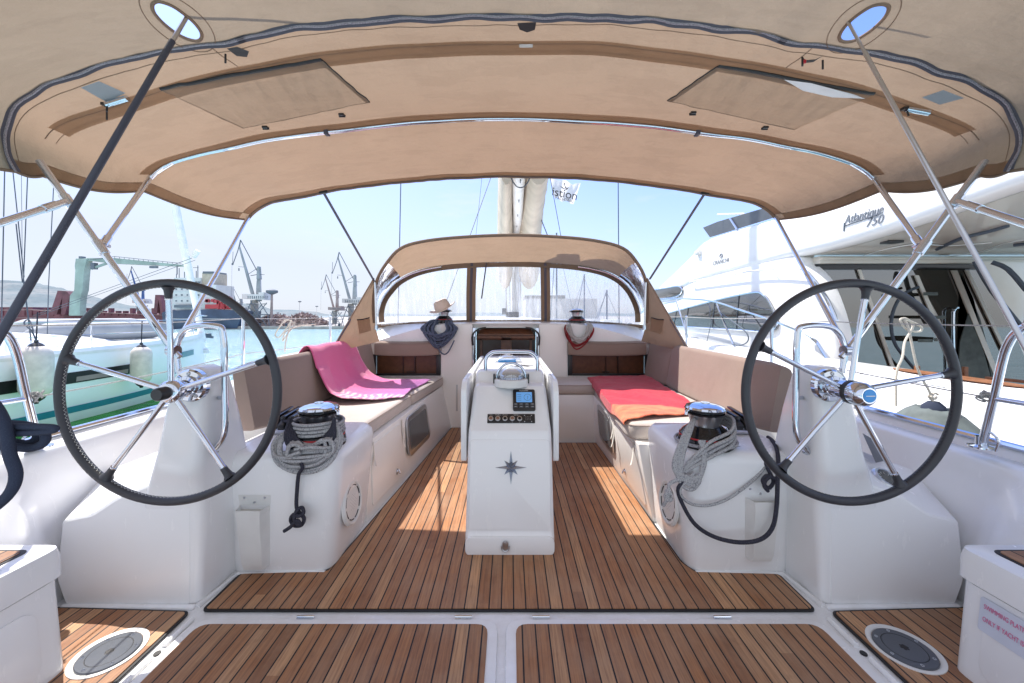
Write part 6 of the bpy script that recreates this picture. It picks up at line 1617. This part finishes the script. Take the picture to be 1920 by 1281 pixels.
# seams, oval teak step and cleats on the deck edge
g = MB(); g.tube([onx(1612, 701, 3.67)+Vector((0, 0, 0)), onx(1640, 705, 3.67)], .004, 5); g.tube([onx(1660, 708, 3.67), onx(1773, 727, 3.67)], .004, 5); g.build('deck_seam', 'crane_dark', MY)
c = Vector((3.86, 3.35, .756)); g = MB(); g.lathe([(.001, .0), (1, 0), (1, .004), (.001, .004)], (0, 0, 0), n=32)
for v in g.bm.verts: v.co = Vector((c.x+v.co.x*.10, c.y+v.co.y*.52, c.z+v.co.z*2))
g.build('teak_step', 'wood_light', MY)
# teak chairs in the motor yacht's cockpit
def chair(c, ang, label):
    T = thing('deck_chair', label, 'chair', c, 'wooden chairs on the motor yacht')
    Rz = Matrix.Rotation(ang, 4, 'Z'); C0 = Vector(c)
    def bx_(x0, x1, y0, y1, z0, z1, nm, bev=.006):
        g = MB(); g.box(x0, x1, y0, y1, z0, z1)
        for v in g.bm.verts: v.co = C0+Rz @ v.co
        return g.build(nm, 'wood_light', T, bev, 2)
    for x in (-.24, .24):
        for y in (-.22, .22): bx_(x-.02, x+.02, y-.02, y+.02, 0, .66 if y < 0 else .98, 'leg')
        bx_(x-.028, x+.028, -.25, .25, .661, .69, 'armrest')
    bx_(-.22, .22, -.24, .22, .42, .45, 'seat')
    for z in (.55, .68, .81): bx_(-.219, .219, .205, .225, z, z+.10, 'back_slat')
chair((5.02, 3.85, -.06), R(200), 'wooden slatted deck chair in the cockpit of the motor yacht, nearer')
chair((5.12, 4.75, -.29), R(170), 'wooden slatted deck chair before the dark glass doors of the motor yacht')
# big grey fender between the hulls
T = thing('ball_fender', 'large grey cloth covered fender wedged between us and the motor yacht', 'fender', (3.02, 2.74, .2))
o = Vector((3.02, 2.74, .12)); g = MB(); rings = []
for r, h in ((.10, -.25), (.20, -.15), (.245, 0), (.255, .15), (.235, .30), (.20, .40), (.13, .48), (.085, .515), (.06, .50)):
    rings.append([o+Vector((math.cos(a)*r*(1+.05*noise.noise((a*1.5, h*4, 0))), math.sin(a)*r*1.25, h+.012*noise.noise((a*3, h*6, 1)))) for a in [2*math.pi*j/32 for j in range(32)]])
g.loft(rings); g.build('cover', 'rubber_grey', T, smooth=70)
g = MB(); g.lathe([(.07, .49), (.06, .53), (.03, .56)], o, n=16); g.build('eye', 'rope_navy', T)
g = MB(); tp = o+Vector((0, 0, .53)); g.tube([tp, tp+Vector((-.03, 0, .10)), at(1720, 690, 2.75), at(1704, 618, 2.78), at(1698, 600, 2.8), at(1726, 612, 2.8), at(1724, 622, 2.8), at(1700, 618, 2.8), at(1688, 600, 2.8), at(1700, 598, 2.8), at(1712, 612, 2.8), at(1697, 640, 2.75), at(1692, 670, 2.7), at(1681, 700, 2.68), at(1680, 762, 2.66)], .0075, 8, 5)
for k in range(2): loops(g, tp+Vector((0, 0, .07)), Vector((1, 0, .3)), Vector((0, 0, 1)), .025, .02, 1, .007, rnd, .01, Vector((0, 1, 0)), .005)
tag(g.build('fender_line', 'rope_cream'), 'cream line tied from the right lifeline down to the grey fender', 'rope')

# ================================================================== HARBOUR BACKGROUND
HZ = 62.0
g = MB(); g.face([(-900, -60, WL), (900, -60, WL), (900, 900, WL), (-900, 900, WL)]); tag(g.build('water', 'water'), kind='structure')
g = MB(); g.box(-120, 160, 61.2, 1500, WL-.5, -.57); tag(g.build('land', 'concrete'), kind='structure')
g = MB(); g.box(-45, 60, 60.6, 61.2, WL-1, -.54); q = tag(g.build('quay_wall', 'concrete', None, .03), 'low grey concrete quay wall across the harbour below the cranes', 'quay')
g = MB()
for k in range(24): g.lathe([(.18, 0), (.18, .35), (.28, .4), (.28, .45)], (-44+4.2*k, 61.0, -.53), n=10)
g.build('bollards', 'crane_dark', q)
def hills(name, prof, Yp, depth, seed):
    P = catmull([Vector((x, y, 0)) for x, y in prof], 8); G_ = []
    for k in range(14):
        t = k/13; r_ = []
        for p in P:
            h = (EZ-(p.y-CY)*Yp/F); base = WL-.2
            f_ = math.sin(t*math.pi*.5)
            nn = 1+.22*noise.noise((p.x*.02+seed, t*3, 0))*(math.sin(math.pi*t)) + .05*noise.noise((p.x*.09, t*9, seed))
            r_.append(Vector(((p.x-CX)*Yp/F, Yp-depth*(1-t), base+(h-base)*f_*nn)))
        G_.append(r_)
    g = MB(); g.grid(G_); tag(g.build(name, 'hill', smooth=80), kind='structure')
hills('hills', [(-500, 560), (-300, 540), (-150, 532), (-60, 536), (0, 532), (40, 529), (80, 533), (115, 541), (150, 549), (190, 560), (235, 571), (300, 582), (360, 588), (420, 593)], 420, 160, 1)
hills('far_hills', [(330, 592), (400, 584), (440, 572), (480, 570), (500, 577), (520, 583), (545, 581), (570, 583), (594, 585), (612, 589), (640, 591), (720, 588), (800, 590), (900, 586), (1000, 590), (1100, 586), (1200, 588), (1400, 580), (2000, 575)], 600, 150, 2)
# dark red bulk carrier
BC = thing('bulk_carrier', 'dark red bulk carrier with slanted hatch frames on the far left', 'ship', (-70, 66, WL))
def P2(pts, Y_): return [at(x, y, Y_) for x, y in pts]
g = MB(); g.prism(P2([(-260, 580), (-40, 577), (0, 576), (60, 576), (62, 582), (250, 588), (310, 590), (312, 618), (-260, 618)], 66), (0, 0, 0), (0, 10, 0)); g.build('hull', 'ship_red', BC)
g = MB()
for k in range(26):
    x = -40+k*13.5; h = 4 if k % 3 else 9
    g.prism(P2([(x, 587-h), (x+5, 587-h), (x+5, 592), (x, 592)], 65.9), (0, 0, 0), (0, .6, 0))
g.build('deck_fittings', 'ship_red', BC)
g = MB(); g.prism(P2([(93, 590), (108, 545), (124, 546), (131, 553), (122, 590), (114, 590), (117, 556), (106, 590)], 64), (0, 0, 0), (0, 2.5, 0)); g.build('hatch_frame', 'ship_red', BC, 0)
g = MB(); g.prism(P2([(288, 588), (291, 553), (300, 553), (306, 588), (301, 588), (297, 562), (294, 588)], 64), (0, 0, 0), (0, 2.5, 0)); g.build('hatch_frame', 'ship_red', BC, 0)
g = MB()
for y in (583, 598): g.tube([at(-200, y+1, 65.8), at(60, y-2, 65.8), at(305, y+8, 65.8)], .05, 5)
g.build('deck_rails', 'crane_rust', BC)
# green deck crane
GC = thing('deck_crane', 'pale green deck crane with a long horizontal jib on the red ship', 'crane', at(152, 590, 63))
g = MB(); rings = []
for y, x0, x1 in ((592, 139, 163), (575, 140, 163), (555, 141, 165), (545, 149, 168), (508, 151, 171), (500, 150, 173), (486, 152, 176)):
    z_ = at(0, y, 63).z; a, c = at(x0, y, 63).x, at(x1, y, 63).x; rings.append([(a, 62.2, z_), (c-.3, 62.2, z_), (c-.3, 63.2, z_), (a, 63.2, z_)])
g.loft(rings); g.build('pedestal', 'crane_green', GC, .08, 2)
g = MB(); a = P2([(160, 484), (215, 484), (345, 497), (350, 504), (345, 500), (210, 494), (165, 489)], 62.5); g.prism(a, (0, 0, 0), (0, .9, 0)); g.tube([at(172, 504, 62.5), at(200, 494, 62.5)], .22, 8); g.build('jib', 'crane_green', GC)
g = MB(); g.tube([at(168, 487, 62.4), at(215, 481, 62.4), at(340, 494, 62.4)], .05, 5)
for k in range(14): x = 215+k*9; g.tube([at(x, 485+(x-215)*.095, 62.4), at(x, 481+(x-215)*.1, 62.4)], .04, 4)
g.tube([at(332, 498, 62.4), at(332, 515, 62.4)], .08, 5); g.box(at(282, 500, 62.4).x, at(295, 500, 62.4).x, 62.2, 62.6, at(0, 503, 62.4).z, at(0, 499, 62.4).z); g.box(at(150, 485, 62.4).x, at(156, 485, 62.4).x, 62.2, 62.8, at(0, 485, 62.4).z, at(0, 481, 62.4).z)
g.box(at(172, 495, 62.4).x, at(179, 495, 62.4).x, 62.2, 62.8, at(0, 505, 62.4).z, at(0, 493, 62.4).z)
g.build('jib_rigging', 'far_steel', GC)
# blue cargo ship
CS = thing('cargo_ship', 'navy blue cargo ship with white superstructure seen through the left wheel', 'ship', at(380, 615, 62))
g = MB(); hullp = [(303, 586), (315, 582), (405, 580), (452, 583), (450, 600), (444, 616), (306, 619)]; g.prism(P2(hullp, 60.5), (0, 0, 0), (0, 5, 0)); g.build('hull', 'navy_hull', CS, .1, 2)
g = MB(); g.tube([at(310, 598, 60.42), at(450, 598.5, 60.42)], .05, 5); g.build('hull_line', 'ship_white', CS)
def blk(x0, x1, y0, y1, Y_, d, nm, mat, par): 
    g = MB(); a = at(x0, y0, Y_); c = at(x1, y1, Y_); g.box(a.x, c.x, Y_, Y_+d, c.z, a.z); return g.build(nm, mat, par)
s1 = blk(321, 405, 534, 581, 61, 4, 'superstructure', 'ship_white', CS); blk(326, 376, 521, 534, 61.3, 3, 'bridge', 'ship_white', CS); blk(379, 400, 512, 536, 61.6, 3, 'funnel', 'sail_cover', CS); blk(380, 399, 509, 513, 61.5, 3, 'funnel_top', 'far_steel', CS)
g = MB()
for y in (528, 541, 552, 563):
    for k in range(7 if y > 530 else 8):
        x = 329+k*(10.5 if y > 530 else 6); a = at(x, y, 60.95 if y > 530 else 61.25); g.box(a.x, a.x+(.20 if y > 530 else .38), a.y-.03, a.y+.04, a.z-.22, a.z)
g.build('windows', 'far_steel', s1)
g = MB()
for y in (546, 557, 570): g.tube([at(318, y, 60.8), at(430 if y == 570 else 408, y, 60.8)], .05, 5)
for x in range(320, 432, 8): g.tube([at(x, 570, 60.8), at(x, 581, 60.8)], .035, 4)
g.build('railings', 'ship_white', CS)
g = MB()
for x, h in ((336, 503), (346, 510), (331, 514), (368, 508), (371, 498)): g.tube([at(x, 522, 61.4), at(x, h, 61.4)], .06, 5)
g.tube([at(362, 502, 61.4), at(372, 502, 61.4)], .05, 5); g.build('masts', 'far_steel', CS)
g = MB(); rn = random.Random(2)
for k in range(20): x = rn.uniform(385, 440); y = rn.uniform(563, 577); a = at(x, y, 60.7); g.box(a.x-.25, a.x+.25, a.y, a.y+.5, a.z-.25, a.z+.2)
g.box(at(384, 575, 60.7).x, at(441, 575, 60.7).x, 60.75, 61.1, at(0, 579, 60.7).z, at(0, 571, 60.7).z)
for x in (415, 424, 431, 438): g.tube([at(x-8, 556, 60.6), at(x+6, 580, 60.6)], .12, 5); g.tube([at(x-3, 558, 60.6), at(x-6, 580, 60.6)], .08, 5)
g.build('deck_machinery', 'ship_red_bright', CS)
g = MB(); g.prism(P2([(405, 571), (448, 576), (448, 583), (405, 581)], 60.8), (0, 0, 0), (0, 2, 0)); g.build('bulwark', 'ship_white', CS)
blk(326, 360, 572, 577, 60.4, .3, 'side_opening', 'far_steel', CS)
# harbour cranes
def crane(ox, oy, k, Yc, mat, label):
    """pixel sketch of the big luffing crane (reference: the one at x=490), scaled by k about its foot"""
    T = thing('harbour_crane', label, 'crane', at(ox, oy, Yc), 'harbour cranes on the far quay')
    q = lambda x, y, d=0: at(ox+(x-485)*k, oy+(y-612)*k, Yc+d)
    u = Yc/F*k
    g = MB(); g.loft([[q(479, 565), q(481, 528), q(485, 503), q(484, 503, .9), q(482, 528, 1.5), q(479, 565, 1.5)][0:3]+[q(485, 503, .9), q(481, 528, 1.5), q(479, 565, 1.5)], [q(491, 565), q(487, 528), q(489, 503), q(489, 503, .9), q(487, 528, 1.5), q(491, 565, 1.5)]]); g.build('tower', mat, T)
    g = MB(); g.tube([q(476, 560), q(461, 505), q(449, 463)], lambda t: u*(3.2-1.8*t), 6); g.build('jib', mat, T)
    g = MB(); g.tube([q(451, 450), q(482, 508)], u*.8, 5); g.tube([q(451, 450), q(446, 470), q(437, 495)], u*.8, 5); g.tube([q(437, 472), q(436, 494)], u*.5, 4); g.tube([q(449, 463), q(451, 450)], u*1, 5); g.tube([q(466, 514), q(484, 502)], u*.6, 4); g.tube([q(481, 515), q(470, 517)], u*.8, 4); g.tube([q(447, 500), q(459, 501)], u*.5, 4); g.tube([q(435, 495), q(434, 560)], u*.2, 4); g.tube([q(488, 515), q(496, 515)], u*.5, 4)
    g.lathe([(u*1.6, 0), (u*1.6, u*3)], q(436, 497), n=8); g.lathe([(u*1, 0), (u*1, u*5)], q(448, 508), n=6); g.build('stays', 'far_steel', T)
    g = MB(); g.prism([q(484, 500), q(487, 500), q(489, 524), q(483, 524)], (0, -.3, 0), (0, .3, 0)); g.build('counterweight', mat, T)
    g = MB(); g.prism([q(463, 552), q(503, 553), q(504, 563), q(463, 561)], (0, -1.2*k, 0), (0, 1.2*k, 0)); g.prism([q(492, 549), q(502, 549), q(502, 553), q(492, 553)], (0, -1*k, 0), (0, 1*k, 0)); g.build('machine_house', 'ship_white' if mat != 'crane_rust' else 'crane_rust', T, 0)
    g = MB()
    for x in range(465, 503, 4): g.tube([q(x, 555, -1.25*k), q(x, 560, -1.25*k)], u*.6, 4)
    g.build('house_louvres', 'far_steel', T)
    g = MB(); g.prism([q(473, 563), q(481, 563), q(481, 605), q(474, 605)], (0, -.5, 0), (0, .5, 0)); g.build('slew_column', 'concrete', T)
    g = MB()
    for dy in (-2*k, 2*k):
        for a, c in (((472, 563), (462, 588)), ((485, 563), (502, 590)), ((462, 570), (500, 570)), ((462, 588), (455, 612)), ((502, 590), (505, 612)), ((455, 590), (505, 590)), ((470, 565), (500, 612)), ((500, 568), (465, 612)), ((480, 590), (480, 612)), ((465, 575), (490, 600)), ((490, 572), (470, 598))):
            g.tube([q(*a, dy), q(*c, dy)], u*.85, 4)
    for a in ((462, 588), (502, 590), (480, 590)): g.tube([q(*a, -2.2*k), q(*a, 2.2*k)], u*.7, 4)
    g.build('portal_frame', 'far_steel', T)
crane(485, 612, 1.0, 64, 'crane_blue', 'tall blue grey harbour crane nearest the ship, highest jib')
crane(665, 612, .86, 68, 'crane_blue', 'blue grey harbour crane beside the sprayhood flap')
crane(632, 612, .60, 64, 'crane_rust', 'smaller rust coloured harbour crane left of the sprayhood')
crane(452, 612, .46, 80, 'crane_blue', 'small distant harbour crane just right of the navy ship')
crane(268, 600, .62, 80, 'deep_blue', 'small dark blue crane seen above the rim of the left wheel')
# scrap heaps
def heap(cx_, w_, y0, Yh, seed, label):
    rn = random.Random(seed); T = thing('scrap_heap', label, 'scrap heap', at(cx_, 612, Yh), 'scrap metal heaps on the quay')
    base = -.57; a = at(cx_-w_/2, 612, Yh).x; c = at(cx_+w_/2, 612, Yh).x; H = at(0, y0, Yh).z-base; G_ = []
    f_ = lambda t, v: H*max(0, math.sin(math.pi*t))**.75*max(0, math.sin(math.pi*v))**.7*(1+.18*noise.noise((t*5+seed, v*3, 0)))
    for j in range(13): G_.append([(a+(c-a)*i/40, Yh-4+8*j/12, base+f_(i/40, j/12)+.12*noise.noise((i*.9, j*1.3, seed))) for i in range(41)])
    g = MB(); g.grid(G_); g.build('mound', 'scrap', T, smooth=20)
    g = MB()
    for _ in range(500):
        t, v = rn.random(), rn.uniform(.05, .6); p = Vector((a+(c-a)*t, Yh-4+8*v, base+f_(t, v)+.05)); d1 = Vector((rn.gauss(0, 1), rn.gauss(0, .6), rn.gauss(0, .8))).normalized()*rn.uniform(.15, .5); d2 = Vector((rn.gauss(0, 1), rn.gauss(0, 1), rn.gauss(0, 1))).normalized()*rn.uniform(.05, .2)
        g.face([p-d1-d2, p+d1-d2, p+d1+d2, p-d1+d2])
    o = g.build('scrap_pieces', 'crane_rust', T); o['kind'] = 'stuff'
heap(520, 76, 592, 66, 1, 'dark heap of scrap metal behind the lamp mast'); heap(573, 78, 589, 68, 2, 'larger reddish scrap metal heap between the cranes')
heap(470, 60, 600, 65, 3, 'low scrap metal heap under the tall blue grey crane')
def lamp(x, y0, y1, Yl, r, label):
    T = thing('lamp_mast', label, 'lamp mast', at(x, y1, Yl), 'lamp masts along the quay')
    g = MB(); g.tube([at(x-1.5, y1, Yl), at(x, y0, Yl)], lambda t: r*(1.5-.6*t), 8); g.build('mast', 'crane_rust' if r > .1 else 'ship_white', T)
    g = MB(); g.lathe([(r*1.5, -r*4), (r*5.5, -r*2), (r*5.5, 0), (r*2, r*1.5)], at(x, y0, Yl), n=12); g.build('lamp_ring', 'far_steel', T)
lamp(510, 545, 612, 63, .16, 'tall lamp mast with a ring head between the cranes'); lamp(562, 565, 600, 80, .06, 'thin pale lamp mast behind the larger scrap heap'); lamp(594, 574, 602, 90, .06, 'thin pale lamp mast left of the rust coloured crane'); lamp(521, 586, 600, 80, .05, 'short thin post behind the scrap heap')
# moored boats ahead, seen hazily through the sprayhood windows
def boat(px, Yb, L_, hmast, label, mat='ship_white'):
    x = (px-CX)*Yb/F; T = thing('moored_boat', label, 'boat', (x, Yb, WL), 'boats moored ahead')
    rings = []
    for t, w_ in ((0, .75), (.3, 1), (.6, .9), (.85, .5), (1, .05)):
        y = Yb+L_*t; hw_ = L_*.16*w_; rings.append([(x-hw_, y, WL+1.2), (x-hw_*.8, y, WL), (x+hw_*.8, y, WL), (x+hw_, y, WL+1.2)])
    g = MB(); g.loft(rings); g.build('hull', mat, T)
    g = MB(); g.loft([[(x-L_*.1, Yb+L_*.25, WL+1.2), (x+L_*.1, Yb+L_*.25, WL+1.2), (x+L_*.06, Yb+L_*.7, WL+1.2), (x-L_*.06, Yb+L_*.7, WL+1.2)], [(x-L_*.08, Yb+L_*.28, WL+1.9), (x+L_*.08, Yb+L_*.28, WL+1.9), (x+L_*.05, Yb+L_*.55, WL+1.8), (x-L_*.05, Yb+L_*.55, WL+1.8)]]); g.build('cabin', mat, T, .05, 2)
    g = MB(); g.tube([(x, Yb+L_*.5, WL+1.2), (x, Yb+L_*.5, WL+hmast)], .07, 6)
    for s in (-1, 1): g.tube([(x, Yb+L_*.5, WL+hmast*.95), (x+s*L_*.15, Yb+L_*.5, WL+1.2)], .015, 4)
    g.tube([(x, Yb+L_*.5, WL+hmast), (x, Yb+L_, WL+1.3)], .04, 5); g.build('rig', 'far_steel', T)
boat(1062, 26, 11, 9.0, 'moored boat hazily seen ahead through the right clear window, nearest'); boat(1120, 34, 12, 6.5, 'moored boat farther ahead through the right clear window'); boat(1165, 30, 9, 4.5, 'small moored boat ahead near the right edge of the clear window'); boat(810, 44, 10, 3.2, 'low moored boat ahead through the left clear window')
B = thing('harbour_building', 'blue grey harbour building faintly seen through the centre window', 'building', (6, 90, -.57))
g = MB(); g.box((985-CX)*90/F, (1120-CX)*90/F, 90, 105, -.57, EZ+(590-560)*90/F); g.build('wall', 'ship_white', B)
g = MB(); g.box((984-CX)*90/F, (1060-CX)*90/F, 89.9, 105.1, EZ+(590-560)*90/F+.01, EZ+(590-554)*90/F); g.build('roof', 'concrete', B)
